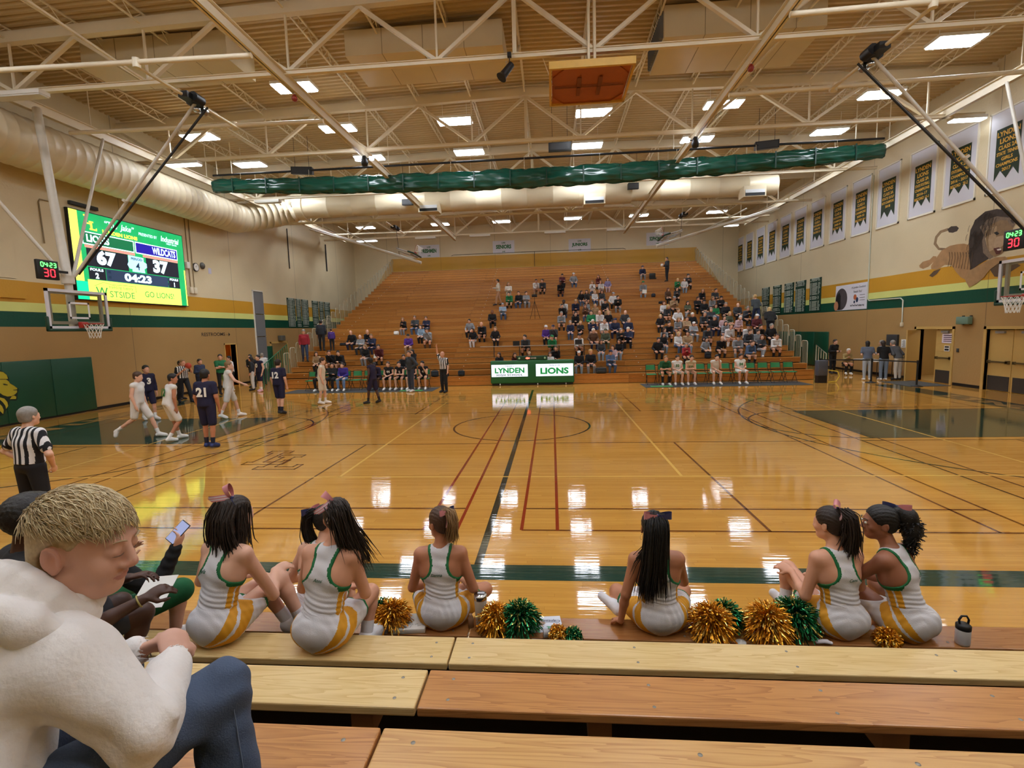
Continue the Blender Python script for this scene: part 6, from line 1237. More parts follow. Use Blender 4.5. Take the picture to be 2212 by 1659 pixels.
# ---- crowd at the check-in table
t = bpy.data.objects['check_in_table']; t.location = (15.6, 11.1, 0); t.scale = (1, .8, 1)
simple('q1', standing('front', .15), (14.35, 9.35, 0), -.35, 1, 'black', '#5A6272', '#A9B6C4', 'woman in grey-blue top and pale jeans at the check-in table, seen from behind', fem=True, sleeves=.4, hk='bob', shoes='#E0E0E0')
simple('q2', standing('front', .12), (14.95, 9.25, 0), -.1, 1, 'dark', '#101012', '#7E90A8', 'woman in black T-shirt and blue jeans at the check-in table, seen from behind', fem=True, sleeves=.4, hk='bob', shoes='#E8E8E8')
simple('q3', standing('front', .3), (15.5, 9.2, 0), .2, 0, 'grey', '#55575C', '#DAD6CC', 'man in charcoal hoodie and cream trousers bending at the check-in table')
simple('q4', standing('front', .1), (15.35, 9.9, 0), .5, 0, 'grey', '#9A9AA4', '#1C1C20', 'person in pale jacket and dark trousers squeezed beside the charcoal hoodie', fem=True)
simple('q5', standing('front', .1), (14.6, 12.5, 0), D2+.3, 1, 'dark', '#141416', '#141416', 'person in black coat standing at the left end of the check-in table')
J = seated(.25, 'phone', hy=.2, fem=True); P = pose_parts('q6', J, .0145, fem=True, hair='short'); person(P, (14.95, 12.0, .45), D2-.2, 0, 'white', '#A08A58', '#1A1A1C', label='white-haired person in mustard sweater seated at the check-in table')
t = empty('stool', (14.95, 12.0, 0), label='black stool under the person in the mustard sweater', cat='stool'); MB().cyl((0, 0, .40), (0, 0, .44), .17, n=18).build('seat', BLACK, t); 
for a in range(4): MB().cyl((.12*math.cos(a*1.57+.8), .12*math.sin(a*1.57+.8), 0), (.1*math.cos(a*1.57+.8), .1*math.sin(a*1.57+.8), .4), .012, n=6).build('leg', BLACK, t)
# ---- things left on the bleachers
def bag(x, i, col, label, w=.3, h=.28, name='backpack', cat='bag', dy=.14, rz=0):
    t = empty(name, (x, row_y(i)+dy, row_z(i)), rz, label, cat); MB().bevbox((-w/2, -.09, 0), (w/2, .1, h), min(.07, h*.3), n=3).build('body', cloth(col), t)
    MB().bevbox((-w*.36, -.14, .03), (w*.36, -.08, h*.55), .025).build('front_pocket', cloth(col), t); MB().tube([(-.05, .05, h-.01), (-.04, .05, h+.05), (.04, .05, h+.05), (.05, .05, h-.01)], .01, 6).build('handle', BLACK, t)
bag(-4.75, 0, '#202830', 'dark backpack on the lowest row left of the raised-arm referee', .36, .3); bag(-4.2, 0, '#16181C', 'small black bag on the lowest row right beside the dark backpack', .24, .16); bag(-3.47, 0, '#1C2226', 'black backpack on the lowest row nearest the scorer table', .32, .28)
bag(-10.75, 6, '#15161A', 'long black bag lying left of the spectators on the lower left', .5, .16); bag(7.49, 16, '#1E2430', 'dark handbag on the row beside the green-jacket spectator', .26, .24); bag(7.75, 14, '#15161A', 'black bag lying in the right bleachers below the dark handbag', .36, .16)
bag(-8.15, 8, '#DAD8D4', 'white paper bag beside the black-coated spectator', .3, .24, 'paper_bag'); bag(8.3, 2, '#15171C', 'black backpack beside the red vest spectator', .3, .3); bag(1.0, 3, '#22262E', 'dark backpack behind the scorer table', .28, .3); bag(3.1, 0, '#2A2E30', 'dark camouflage bag on the lowest row right of the scorer table', .5, .28); bag(-9.1, 4, '#E6E6EA', 'white bag on the row behind the left bench', .28, .16)
t = empty('laptop', (2.17, 12.12, 1.772), label='open black laptop on the press counter, right part', cat='laptop'); MB().box((-.17, -.1, 0), (.17, .1, .015)).build('keyboard_half', DGREY, t); MB().obox((0, -.12, .12), (.17, 0, 0), (0, -.02, .115), (0, .004, .001)).build('screen_half', DGREY, t)
t = empty('laptop', (-.95, 12.12, 1.772), label='open black laptop on the press counter, left part', cat='laptop'); MB().box((-.17, -.1, 0), (.17, .1, .015)).build('keyboard_half', DGREY, t); MB().obox((0, -.12, .12), (.17, 0, 0), (0, -.02, .115), (0, .004, .001)).build('screen_half', DGREY, t)
t = empty('camera_tripod', (-.15, row_y(11)+.1, row_z(11)), label='black video camera on a tripod standing in the middle of the bleachers', cat='tripod')
for a, r_ in ((2.2, .5), (.9, .5), (4.7, .12)): MB().cyl((r_*math.cos(a), .1*math.sin(a), 0), (0, 0, 1.05), .014, n=6).build('leg', BLACK, t)
MB().cyl((0, 0, .6), (0, 0, 1.3), .014, n=6).build('column', BLACK, t); MB().bevbox((-.16, -.08, 1.3), (.16, .1, 1.46), .02).cyl((0, -.08, 1.38), (0, -.2, 1.38), .05, n=14).build('video_camera', BLACK, t)
t = empty('stadium_seat', (8.21, row_y(22)+.14, row_z(22)), label='black padded stadium seat high in the right bleachers', cat='seat'); MB().bevbox((-.22, -.2, .02), (.22, .2, .08), .02).build('cushion', BLACK, t); MB().bevbox((-.22, .16, .06), (.22, .22, .46), .02).build('backrest', BLACK, t)
MB().obox((-8.25, 11.94, 1.42), (.11, 0, 0), (0, .05, .1), (0, .003, -.001)).build('program_sheet', WHITE, label='white sheet held by a spectator in the lower left bleachers', cat='paper')
MB().obox((6.85, row_y(16)-.24, row_z(16)+.36), (.14, 0, 0), (0, .02, .11), (0, .003, 0)).build('program_sheet', WHITE, label='white sheet held up by the red-haired spectator in brown', cat='paper')
# ================================================================= CHEERLEADERS ON THE NEAR BENCHES
UW = mat('uniform_white', '#DAD9DE', .75, noise=.02, bump=.12, bscale=160); UG = mat('uniform_green', '#0E6A38', .7); UY = mat('uniform_gold', '#D99A1E', .7); NAMEG = mat('name_green', '#0E5A38', .7)
RIBP, RIBN = mat('ribbon_pink', '#D98F96', .5), mat('ribbon_navy', '#3A3E6A', .5)
RIBW = mat('ribbon_white', '#E2D6DC', .5)
def ub(v):      # racer-back armhole edge: lateral position against height below the neck
    return np.interp(-v, [-.05, 0, .04, .09, .13, .165, .19, .205], [.09, .083, .072, .066, .073, .093, .125, .2])
def locks(c, B, roots, paths, n, r, m, parent, name='hair_locks', seed=0, spread=.03, s=1.):
    """bundle of tapered hair locks following a guide path (points in head frame)"""
    rr = np.random.default_rng(seed); mb = MB(); P = np.array(paths, float); k = len(P); n = int(n*2.5); r = r*.5
    for i in range(n):
        o = rr.normal(0, 1, 3)*A(*roots); e = rr.normal(0, 1, 3)*spread; ph = rr.uniform(0, 6.28); am = rr.uniform(.0, .007); sc = rr.uniform(.86, 1.06)
        pts = []; T = np.linspace(0, 1, 12)
        for t in T:
            q = np.array([np.interp(t*sc, np.linspace(0, 1, k), P[:, a]) for a in range(3)]); q = q+o+e*t**1.3+A(math.sin(t*7+ph), math.cos(t*6+ph), 0)*am*t
            pts.append(A(*c)+B@(q*s))
        R = r*rr.uniform(.7, 1.3)*np.interp(T, [0, .1, .7, 1], [.6, 1, .8, .12]); mb.tube([Vector(p) for p in pts], list(R), 5, cap=False)
    return mb.build(name, m, parent)
def bow(c, B, at, parent, rz=0., s=1., roll=0.):
    """flag-patterned ribbon bow with two loops and two tails"""
    s = s*1.4; R = B@np.array(Euler((0, roll, rz)).to_matrix()); L = lambda x, y, z: Vector(A(*c)+B@A(*at)+R@(A(x, y, z)*s))
    for k, (sg, m_) in enumerate(((-1, RIBP), (1, RIBN))):
        mb = MB(); n = 14; vs = []
        for i in range(n+1):
            a = i/n*2*math.pi; x = sg*.032*(1-math.cos(a))*.9; y = .014*math.sin(a); 
            for zz in (-.016, .016): vs.append(L(x, y-.004, zz*(.35+.65*(1-math.cos(a))/2)))
        mb.add(vs, [(2*i, 2*i+1, 2*i+3, 2*i+2) for i in range(n)], 0, True); b = mb.build('ribbon_loop', m_, parent)
    for sg, cols in ((-1, (RIBP, RIBW)), (1, (RIBW, RIBN))):
        for j in range(5):
            mb = MB(); w = .0052; x0 = sg*.006; vs = []
            for i in range(9):
                t = i/8; x = x0+sg*.03*t; z = -.085*t; y = -.008-.02*math.sin(t*2.2)
                for ww in (-.5, .5): vs.append(L(x+(j-2+ww)*w, y, z+(abs(j-2)*.004 if i == 8 else 0)))
            mb.add(vs, [(2*i, 2*i+1, 2*i+3, 2*i+2) for i in range(8)], 0, True); mb.build('ribbon_tail_stripe', cols[j % 2], parent)
    MB().lathe([(.0001, -.012), (.011, -.008), (.012, .006), (.0001, .012)], tuple(L(0, -.004, 0)), 10).build('ribbon_knot', RIBN, parent)
def cheer(lab, loc, rz, J, skin, hairc, name, cap_keep=None, vox=.0065, curl=(.5, .5)):
    t = empty('person', loc, rz, lab, 'person', 'cheerleaders in white and green')
    body = to_obj('body', body_sculpt(J, 1., True, True, True, curl).mesh(vox), SKIN[skin] if isinstance(skin, int) else skin, t)
    up = nrm(J['neck']-J['pel']); side = nrm(J['sh'][1]-J['sh'][0]); side = nrm(side-up*(side@up)); fw = np.cross(up, side); O = (J['sh'][0]+J['sh'][1])/2+up*.03
    def loc_(G): q = G-O; return q@side, q@fw, q@up
    waist = J['pel']+up*.13
    S = Sculpt(); torso_prims(S, J, 1., True, .007, hips=True); S.cone(J['neck']-up*.03, J['neck']+up*.06, .052, .052, .01, op=-1)
    def keep(G):
        u, w, v = loc_(G); arm = np.where(v > -.205, np.abs(u)-ub(v), -1.)
        return np.maximum(np.maximum(arm, -((G-J['pel'])@up+.015)), v-.045)
    def folds(G):
        h = (G-waist)@up; u = (G-O)@side; return .0028*np.exp(-(h/.075)**2)*np.sin(h*210+3*np.sin(u*14+1)+u*22)+.0012*np.sin(h*90+u*30)
    def col(c):
        u, w, v = loc_(c); trim = (np.abs(np.abs(u)-ub(v)) < .02) & (v > -.222) | ((v < -.19) & (v > -.222) & (np.abs(u) > .115))
        th = np.degrees(np.arctan2(np.abs(u), -w+.0)); r = np.zeros(len(c), int); g = ((th > 70) & (th < 86) | (th > 91) & (th < 110)) & (v <= -.215); r[g] = 2; r[trim] = 1; return r
    M = S.mesh(vox*.85, keep=keep, disp=folds); top = to_obj('uniform_top', M, [UW, UG, UY], t, col, 1)
    # skirt over hips and thighs
    S = Sculpt(); hs = nrm(J['hip'][1]-J['hip'][0]); S.ell(J['pel'], (.158, .118, .108), np.stack([hs, nrm(np.cross(up, hs)), up], 1), .04); S.cone(waist, J['pel'], .118, .14, .04, fw, .74)
    for i in (0, 1): S.cone(J['hip'][i], J['kn'][i], .099, .068, .03)
    td = nrm((J['kn'][0]+J['kn'][1])/2-(J['hip'][0]+J['hip'][1])/2)
    def thigh_t(G):
        a = np.linalg.norm(np.cross(G-J['hip'][0], nrm(J['kn'][0]-J['hip'][0])), axis=-1); b = np.linalg.norm(np.cross(G-J['hip'][1], nrm(J['kn'][1]-J['hip'][1])), axis=-1)
        ta = (G-J['hip'][0])@nrm(J['kn'][0]-J['hip'][0]); tb = (G-J['hip'][1])@nrm(J['kn'][1]-J['hip'][1]); return np.where(a < b, ta, tb)
    def keep2(G): return np.maximum(thigh_t(G)-.24, (G-waist)@up)
    def folds2(G): h = (G-waist)@up; u = (G-J['pel'])@side; return .002*np.sin(h*120+2*np.sin(u*16))*np.exp(-((h+.03)/.06)**2)+.0012*np.sin(thigh_t(G)*160+u*20)
    def col2(c):
        q = c-J['pel']; u = q@side; th = np.degrees(np.arctan2(np.abs(u), -(q@fw)*.8+q@up*.35)); r = np.zeros(len(c), int); r[((th > 69) & (th < 86) | (th > 92) & (th < 113))] = 2; r[thigh_t(c) > .218] = 1; return r
    to_obj('uniform_skirt', S.mesh(vox*.85, keep=keep2, disp=folds2), [UW, UG, UY], t, col2, 1)
    # name in script
    if name:
        P, F = text_mesh(name[0], 1., .012, .35); w_ = P[:, 0].max()-P[:, 0].min(); sc = name[1]/w_; vv = M[0]; U, Wd, Vv = loc_(vv); pts = []
        bk = Wd < 0
        for p in P:
            u, v = p[0]*sc+name[2], p[1]*sc+name[3]; d = (U-u)**2+(Vv-v)**2; d[~bk] = 9; idx = np.argsort(d)[:6]; pts.append(Vector(O+side*u+up*v+fw*(Wd[idx].mean()-.0035)))
        m = MB(); m.add(pts, F); m.build('name_lettering', NAMEG, top)
    # socks and shoes
    hm = hairmat(hairc)
    H = Sculpt(); c, B = J['head'], J['hB']; L = lambda x, y, z: c+B@A(x, y, z)
    H.ell(L(0, -.014, .034), (.083, .102, .09), B, .02); H.ell(L(0, -.045, -.01), (.07, .06, .065), B, .02)
    def hk(G): q = (G-c)@B; return np.maximum(q[..., 1]*.8-q[..., 2]*.5-.030, np.maximum(-q[..., 2]-.075-np.abs(q[..., 0])*0, -(q[..., 2]+.03)-(-q[..., 1]*1.1)-.0*q[..., 0]+(-.012)))
    def hs_(G): q = (G-c)@B; return .0016*np.sin(np.arctan2(q[..., 0], q[..., 2]+.06)*46)
    to_obj('hair_cap', H.mesh(vox*.85, keep=hk, disp=hs_), hm, t)
    return t, hm
def feet(t, J, shoe='#E8E8EC', socks=True, shoes=True):
    for i in (0, 1):
        a, k_, to = J['an'][i], J['kn'][i], J['toe'][i]; d = nrm(k_-a); f = nrm(to-a)
        S = Sculpt(); S.cone(a+d*.09, a-d*.02, .042, .041, .01); S.cone(a-d*.03, to, .038, .032, .02); to_obj('sock', S.mesh(.007), mat('sock_white', '#E2E0E4', .85, bump=.2, bscale=60), t)
        if shoes: 
            S = Sculpt(); h = a-d*.045-f*.03; S.cone(h, to, .043, .040, .02); S.cone(a-d*.01, a*.45+to*.55, .045, .042, .03); S.cone(h-d*.018, to-d*.012, .040, .040, .01); to_obj('shoe', S.mesh(.007), cloth(shoe, .5), t)
            m = MB()
            for j in range(4): p = a*(1-.3-.12*j)+to*(.3+.12*j)+d*.038; sd = nrm(np.cross(f, d))*.022; m.tube([Vector(p-sd), Vector(p+d*.006), Vector(p+sd)], .003, 5)
            m.build('shoe_laces', WHITE, t)
def cj(lean=.12, rot=0., hy=0., hp=-.1, hr=0., el=None, wr=None, kn=None, an=None, toe=None, side_lean=0., hd=None, hn=None, curve=0.):
    R = np.array(Euler((0, 0, rot)).to_matrix()); r = lambda p: R@A(*p)
    w = .142; pel = A(0, 0, .11); ch = r((side_lean*.45, .03+lean*.5, .405)); nk = r((side_lean*.8, .03+lean*.95+curve, .575)); hc = r((side_lean, .07+lean*1.15+curve*1.6, .722))
    sh = [r((-w+side_lean*.7, .02+lean*.85, .515)), r((w+side_lean*.7, .02+lean*.85, .515))]
    hip = [(-.088, .02, .095), (.088, .02, .095)]
    return rig(pel, ch, nk, hc, sh, el, wr, hip, kn, an, toe, hB=head_frame(hy+rot, hp, hr), hd=hd, hn=hn or [(.5, .2, -1), (-.5, .2, -1)])
LFT = lambda *p: A(*p)
# 1: leftmost, long brown hair, hands on the raised right knee
J = cj(.13, -.10, hy=-.1, hp=-.08, el=[(-.25, .16, .27), (.20, .28, .16)], wr=[(-.02, .33, .25), (.08, .44, .24)], kn=[(-.04, .43, .13), (.11, .45, .18)], an=[(.12, .48, -.15), (.22, .50, -.15)], toe=[(.24, .56, -.2), (.38, .58, -.2)], curve=.0, hd=[(.8, .6, -.1), (.5, .9, .1)])
t, hm = cheer('cheerleader with long straight dark brown hair, leftmost on the pale bench, hands on knee', (-1.24, -10.37, .712), -.17, J, 1, 'dark', ('Kyla', .062, -.055, -.15))
feet(t, J)
for k, (x0, sp) in enumerate(((-.05, .02), (.0, .03), (.045, .02))): locks(J['head'], J['hB'], (.022, .014, .012), [(x0, -.075, .07), (x0*1.3, -.112, .0), (x0*1.5, -.11, -.1), (x0*1.6, -.085, -.2), (x0*1.8, -.07, -.255)], 60, .0085, hm, t, seed=k, spread=sp)
locks(J['head'], J['hB'], (.01, .02, .02), [(.075, -.02, .05), (.09, -.03, -.05), (.095, -.03, -.16), (.1, -.03, -.2)], 30, .008, hm, t, seed=9, spread=.015); locks(J['head'], J['hB'], (.01, .02, .02), [(-.075, -.03, .05), (-.09, -.045, -.05), (-.1, -.05, -.16), (-.11, -.04, -.24)], 34, .008, hm, t, seed=10, spread=.015)
bow(J['head'], J['hB'], (.02, -.04, .118), t, rz=.3, roll=1.1, s=1.1)
# 2b: partly hidden girl with black ponytail whispering
J = cj(.1, -.2, hy=-.9, hp=.0, side_lean=.06, el=[(-.22, .12, .27), (.2, .15, .27)], wr=[(-.05, .3, .22), (.08, .3, .22)], kn=[(-.1, .44, .12), (.1, .44, .12)], an=[(-.1, .36, -.33), (.1, .36, -.33)], toe=[(-.12, .5, -.40), (.12, .5, -.40)])
t, hm = cheer('cheerleader with black ponytail and pink bow half hidden behind her neighbour', (-.94, -9.77, .455), 0., J, 1, 'black', ('Claire', .07, -.05, -.16)); feet(t, J)
locks(J['head'], J['hB'], (.016, .014, .01), [(-.01, -.10, .08), (-.02, -.15, .05), (-.03, -.155, -.08), (-.04, -.12, -.2), (-.05, -.09, -.33)], 90, .008, hm, t, seed=3, spread=.022); bow(J['head'], J['hB'], (-.03, -.118, .085), t, rz=-.9)
# 2: whispering girl with long wavy brown ponytail
J = cj(.12, -.12, hy=.45, hp=-.1, hr=-.12, side_lean=.03, el=[(-.2, .18, .26), (.22, .16, .25)], wr=[(-.0, .32, .2), (.1, .36, .22)], kn=[(-.1, .44, .1), (.13, .44, .1)], an=[(-.08, .36, -.15), (.12, .36, -.15)], toe=[(-.1, .5, -.21), (.14, .5, -.21)])
t, hm = cheer('cheerleader with wavy brown ponytail leaning to her neighbour on the pale bench', (-.55, -10.40, .712), -.03, J, 0, 'dark', ('Anni', .062, -.0, -.165)); feet(t, J)
locks(J['head'], J['hB'], (.02, .014, .012), [(.02, -.10, .1), (.045, -.14, .07), (.06, -.13, -.06), (.085, -.085, -.18), (.11, -.06, -.3)], 110, .0075, hm, t, seed=4, spread=.035); locks(J['head'], J['hB'], (.018, .014, .012), [(-.0, -.10, .1), (.02, -.14, .05), (.03, -.13, -.06), (.045, -.1, -.2)], 60, .008, hm, t, seed=5, spread=.03)
bow(J['head'], J['hB'], (-.0, -.08, .115), t, rz=.4, roll=.9)
# 3: light brown ponytail, looking left
J = cj(.04, .08, hy=.75, hp=-.1, el=[(-.225, .06, .25), (.225, .06, .25)], wr=[(-.10, .25, .2), (.12, .26, .2)], kn=[(-.26, .34, .1), (.27, .32, .1)], an=[(.1, .34, .045), (-.05, .42, .045)], toe=[(.21, .30, .07), (-.16, .40, .05)])
t, hm = cheer('cheerleader with light brown ponytail sitting cross-legged alone near the centre line', (.03, -9.76, .455), 0., J, 2, 'brown', ('Sienna', .082, -.02, -.155))
feet(t, J, shoes=False); hl = hairmat('light')
locks(J['head'], J['hB'], (.014, .012, .01), [(0, -.085, .105), (.0, -.14, .095), (.0, -.16, .02), (.0, -.13, -.06), (.0, -.11, -.11)], 110, .007, hl, t, seed=6, spread=.018); locks(J['head'], J['hB'], (.02, .01, .02), [(0, -.1, .06), (.0, -.115, .0), (.0, -.10, -.06)], 30, .007, hm, t, seed=16, spread=.01)
bow(J['head'], J['hB'], (-.005, -.098, .10), t, rz=.2, s=.9)
# 4: very long straight black hair, propped on her left arm
J = cj(-.02, .02, hy=-.0, hp=.02, side_lean=-.04, el=[(-.24, -.02, .27), (.2, .16, .27)], wr=[(-.27, .02, .05), (.1, .3, .22)], kn=[(-.25, .33, .1), (.25, .34, .1)], an=[(-.26, .2, .05), (-.05, .42, .045)], toe=[(-.37, .28, .09), (-.14, .42, .05)], hd=[(-.1, .9, -.35), (-.4, .8, 0)], hn=[(0, -.3, -1), (-.5, .2, -1)])
t, hm = cheer('cheerleader with very long straight black hair leaning on one hand', (1.57, -9.76, .455), .02, J, 2, 'black', ('Juliana', .085, .07, -.15), curl=(.12, .5)); feet(t, J, shoes=False)
for k, x0 in enumerate((-.04, .0, .035)): locks(J['head'], J['hB'], (.018, .012, .01), [(x0*.4, -.06, .115), (x0, -.12, .06), (x0-.01, -.135, -.08), (x0-.015, -.125, -.22), (x0*1.3-.02, -.115, -.36), (x0*1.5-.02, -.11, -.47)], 70, .0075, hm, t, seed=20+k, spread=.016)
locks(J['head'], J['hB'], (.01, .01, .01), [(-.05, -.08, .04), (-.08, -.11, -.1), (-.13, -.08, -.2), (-.16, -.06, -.3)], 16, .005, hm, t, seed=30, spread=.02); bow(J['head'], J['hB'], (.01, -.075, .118), t, rz=0, roll=0., s=1.15)
for x in (-1, 1): MB().tube([Vector(J['head']+J['hB']@A(x*.083+.017*math.cos(a)*.4, -.008, -.065+.02*math.sin(a))) for a in np.linspace(0, 6.28, 17)[:-1]], .0011, 5, closed=True).build('hoop_earring', CHROME, t)
# 5: dark brown half-length ponytail, looking left, knee up
J = cj(.06, .18, hy=.35, hp=-.1, el=[(-.215, .06, .24), (.2, .14, .26)], wr=[(-.20, .27, .31), (.02, .33, .22)], kn=[(-.16, .40, .27), (.12, .42, .12)], an=[(-.2, .34, .05), (.08, .36, -.33)], toe=[(-.24, .44, .05), (.1, .5, -.40)], hd=[(-.45, .7, .1), (-.5, .8, 0)], hn=[(.6, -.1, -.8), (-.5, .2, -1)])
t, hm = cheer('cheerleader with shoulder-length dark brown ponytail, second from the right end', (2.77, -9.76, .455), .05, J, 0, 'dark', ('Cami', .062, .03, -.165)); feet(t, J, shoes=False)
locks(J['head'], J['hB'], (.022, .014, .012), [(.01, -.085, .095), (.02, -.135, .06), (.025, -.135, -.05), (.03, -.105, -.15), (.035, -.09, -.19)], 120, .0078, hm, t, seed=7, spread=.026)
locks(J['head'], J['hB'], (.02, .01, .02), [(0, -.1, .04), (.0, -.11, -.03), (.0, -.09, -.09)], 40, .007, hm, t, seed=17, spread=.015); bow(J['head'], J['hB'], (-.01, -.06, .118), t, rz=.3, roll=.8)
# 6: rightmost, curly black ponytail, profile to the left
J = cj(.12, .62, hy=.72, hp=-.02, el=[(-.32, .16, .29), (.04, .30, .24)], wr=[(-.14, .34, .26), (-.22, .36, .27)], kn=[(-.24, .36, .22), (.05, .44, .14)], an=[(-.2, .30, .02), (.05, .38, -.3)], toe=[(-.24, .44, .03), (.04, .52, -.38)], hd=[(.5, .6, -.1), (-.8, .3, 0)])
t, hm = cheer('rightmost cheerleader with puffy curly black ponytail, face in profile to the left', (3.20, -9.77, .455), .0, J, mat('skin_mid_brown', '#9A644A', .5, noise=.05), 'black', ('Julia', .062, .06, -.165)); feet(t, J, shoes=False)
rr = np.random.default_rng(5); mb = MB(); c, B = J['head'], J['hB']
for i in range(420):      # curly puff
    a = rr.uniform(0, 1); ctr = A(.0, -.14-.05*math.sin(a*2.6), .07-.26*a); rad = .062*math.sin(min(1, a*1.25+.22)*2.6)+.012; d = nrm(rr.normal(0, 1, 3)); p = ctr+d*rad*rr.uniform(.5, 1.); q = []
    for j in range(6): q.append(Vector(c+B@(p+d*.008*j*.7+A(math.sin(j*1.9+i), math.cos(j*2.1+i), -.8*j*.6)*.006)))
    mb.tube(q, [.004, .0045, .004, .0035, .0025, .001], 4, cap=False)
mb.build('curly_ponytail', hm, t)
S = Sculpt(); S.path([c+B@A(0, -.10, .08), c+B@A(0, -.155, .05), c+B@A(0, -.185, -.05), c+B@A(0, -.17, -.13)], [.04, .058, .06, .03], .02); to_obj('ponytail_core', S.mesh(.008), hm, t)
bow(J['head'], J['hB'], (.0, -.095, .115), t, rz=1.2, s=1.); E_ = MB()
for x in (-1, 1):
    e = c+B@A(x*.033, .094, .002); MB().lathe([(.0001, -.009), (.006, -.007), (.009, 0), (.006, .007), (.0001, .009)], tuple(e), 12).build('eyeball', WHITE, t); MB().lathe([(.0001, -.004), (.004, -.002), (.0045, .0), (.0001, .004)], tuple(c+B@A(x*.033, .1, .002)), 10).build('iris', BLACK, t)
    MB().tube([Vector(c+B@A(x*.015, .101, .022)), Vector(c+B@A(x*.033, .1, .030)), Vector(c+B@A(x*.05, .088, .024))], .003, 6).build('eyebrow', hm, t)
# ================================================================= THINGS ON THE BENCHES
def foil(name, col): return mat(name, col, .22, metal=.75, spec=.8, noise=.1)
PG, PE, PS = foil('foil_gold', '#E09A22'), foil('foil_green', '#0D6A3C'), foil('foil_pale_gold', '#F2D67A')
def pompom(loc, label, m1, m2, r=.13, n=520, seed=0, sq=.8, hue='gold'):
    rr = np.random.default_rng(seed); t = empty('pompom', loc, 0, label, 'pompom', 'metallic cheer pompoms')
    for nm, m_, k in (('strands', m1, n), ('highlight_strands', m2, n//7)):
        mb = MB()
        for i in range(k):
            d = nrm(rr.normal(0, 1, 3)*A(1, 1, .8)); d[2] = abs(d[2])*1. if d[2] < -.5 else d[2]; a = d*r*.12; L = r*rr.uniform(.75, 1.12); w = nrm(np.cross(d, rr.normal(0, 1, 3)))*.0045; g = A(0, 0, -1)
            P = []
            for j in range(5):
                q = a+d*L*j/4+g*(j/4)**2*L*.35+rr.normal(0, .0045, 3); q[2] = max(q[2], -r*sq+.004); P.append(q); w = nrm(w+rr.normal(0, .35, 3)*.005)*.0048
                P.append(q+w) if False else None
            P = [p for p in P if p is not None]; vs = []
            for q in P: ww = nrm(np.cross(d, rr.normal(0, 1, 3)))*.0045; vs += [q-ww, q+ww]
            mb.add(vs, [(2*j, 2*j+1, 2*j+3, 2*j+2) for j in range(4)])
        mb.build(nm, m_, t)
    MB().cyl((0, 0, -.02), (0, 0, .02), .02).build('handle', BLACK, t)
z0 = .45
for i, (x, y, r, m1, m2, nm) in enumerate(((-.33, -9.78, .125, PG, PS, 'gold pompom right of the girl with the wavy ponytail'), (-.42, -9.70, .10, PE, PS, 'green pompom peeking out behind the leftmost gold pompom'),
        (.42, -9.79, .12, PG, PS, 'gold pompom beside the white tumbler'), (.60, -9.79, .135, PE, PS, 'round green pompom left beside the white poster'), (.86, -9.88, .06, PG, PS, 'small gold pompom tips in front of the poster'), (.96, -9.89, .055, PE, PS, 'small green pompom right of the gold tips'),
        (1.90, -9.80, .145, PG, PS, 'gold pompom right beside the girl with very long black hair'), (2.02, -9.70, .12, PE, PS, 'pale green pompom behind between the two gold ones'), (2.27, -9.80, .15, PG, PS, 'large gold pompom in the middle of the right cluster'), (2.48, -9.74, .15, PE, PS, 'dark green pompom beside the second cheerleader from the right'), (3.0, -9.86, .07, PG, PS, 'gold pompom tips between the two rightmost cheerleaders'))):
    pompom((x, y, z0+r*.8), nm, m1, m2, r, int(420+r*2600), i)
t = empty('tumbler', (.31, -9.74, .45), label='tall white tumbler with chrome lid beside a gold pompom', cat='tumbler'); MB().lathe([(.0, 0), (.036, 0), (.038, .01), (.046, .2), (.046, .205), (0, .205)], n=28).build('cup', mat('tumbler_white', '#D8CFC4', .35), t); MB().lathe([(.047, .2), (.048, .225), (.044, .235), (0, .236)], n=28).build('lid', CHROME, t)
MB().beam((-.02, 0, .24), (.03, 0, .24), .02, .008).build('lid_slider', mat('clear_grey', '#9A9AA0', .2), t)
t = empty('water_bottle', (3.48, -9.83, .45), label='white water bottle with black loop lid at the right end', cat='bottle'); MB().lathe([(0, 0), (.038, 0), (.04, .012), (.04, .1), (.034, .12), (0, .12)], n=28).build('bottle_body', mat('bottle_white', '#C9C9CC', .4), t)
MB().lathe([(.039, .1), (.041, .105), (.041, .13), (.03, .14), (0, .142)], n=28).build('lid', BLACK, t); MB().tube([(-.026, 0, .135), (-.03, 0, .165), (-.015, 0, .19), (.015, 0, .19), (.03, 0, .165), (.026, 0, .135)], .0065, 8).build('carry_loop', BLACK, t)
t = empty('small_bottle', (.24, -9.77, .45), label='small clear brown bottle leaning by the tumbler', cat='bottle'); MB().lathe([(0, 0), (.02, 0), (.021, .07), (.012, .09), (.012, .1), (0, .1)], n=16).build('bottle_body', mat('clear_brown', '#A88468', .15, spec=.8), t)
t = empty('white_box', (-.2, -9.77, .45), .12, 'white flat box with sketch lines between two cheerleaders', 'box'); MB().bevbox((-.115, -.1, 0), (.115, .1, .035), .004).build('box_body', WHITE, t); m = MB()
rr_ = random.Random(4)
for i in range(14): x, y = rr_.uniform(-.1, .08), rr_.uniform(-.08, .07); m.tube([(x, y, .036), (x+.02, y+.01, .036), (x+rr_.uniform(.0, .04), y+rr_.uniform(-.03, .03), .036)], .0008, 3)
m.build('sketch_lines', DGREY, t)
t = empty('plastic_cup', (-.36, -9.86, .45), label='clear plastic cup lying by the white box', cat='cup'); MB().lathe([(.018, 0), (.03, .05), (.031, .052), (.029, .05), (.017, .002)], (0, 0, 0), 20).build('cup_wall', mat('clear_plastic', '#B9B4BC', .1, spec=1.), t)
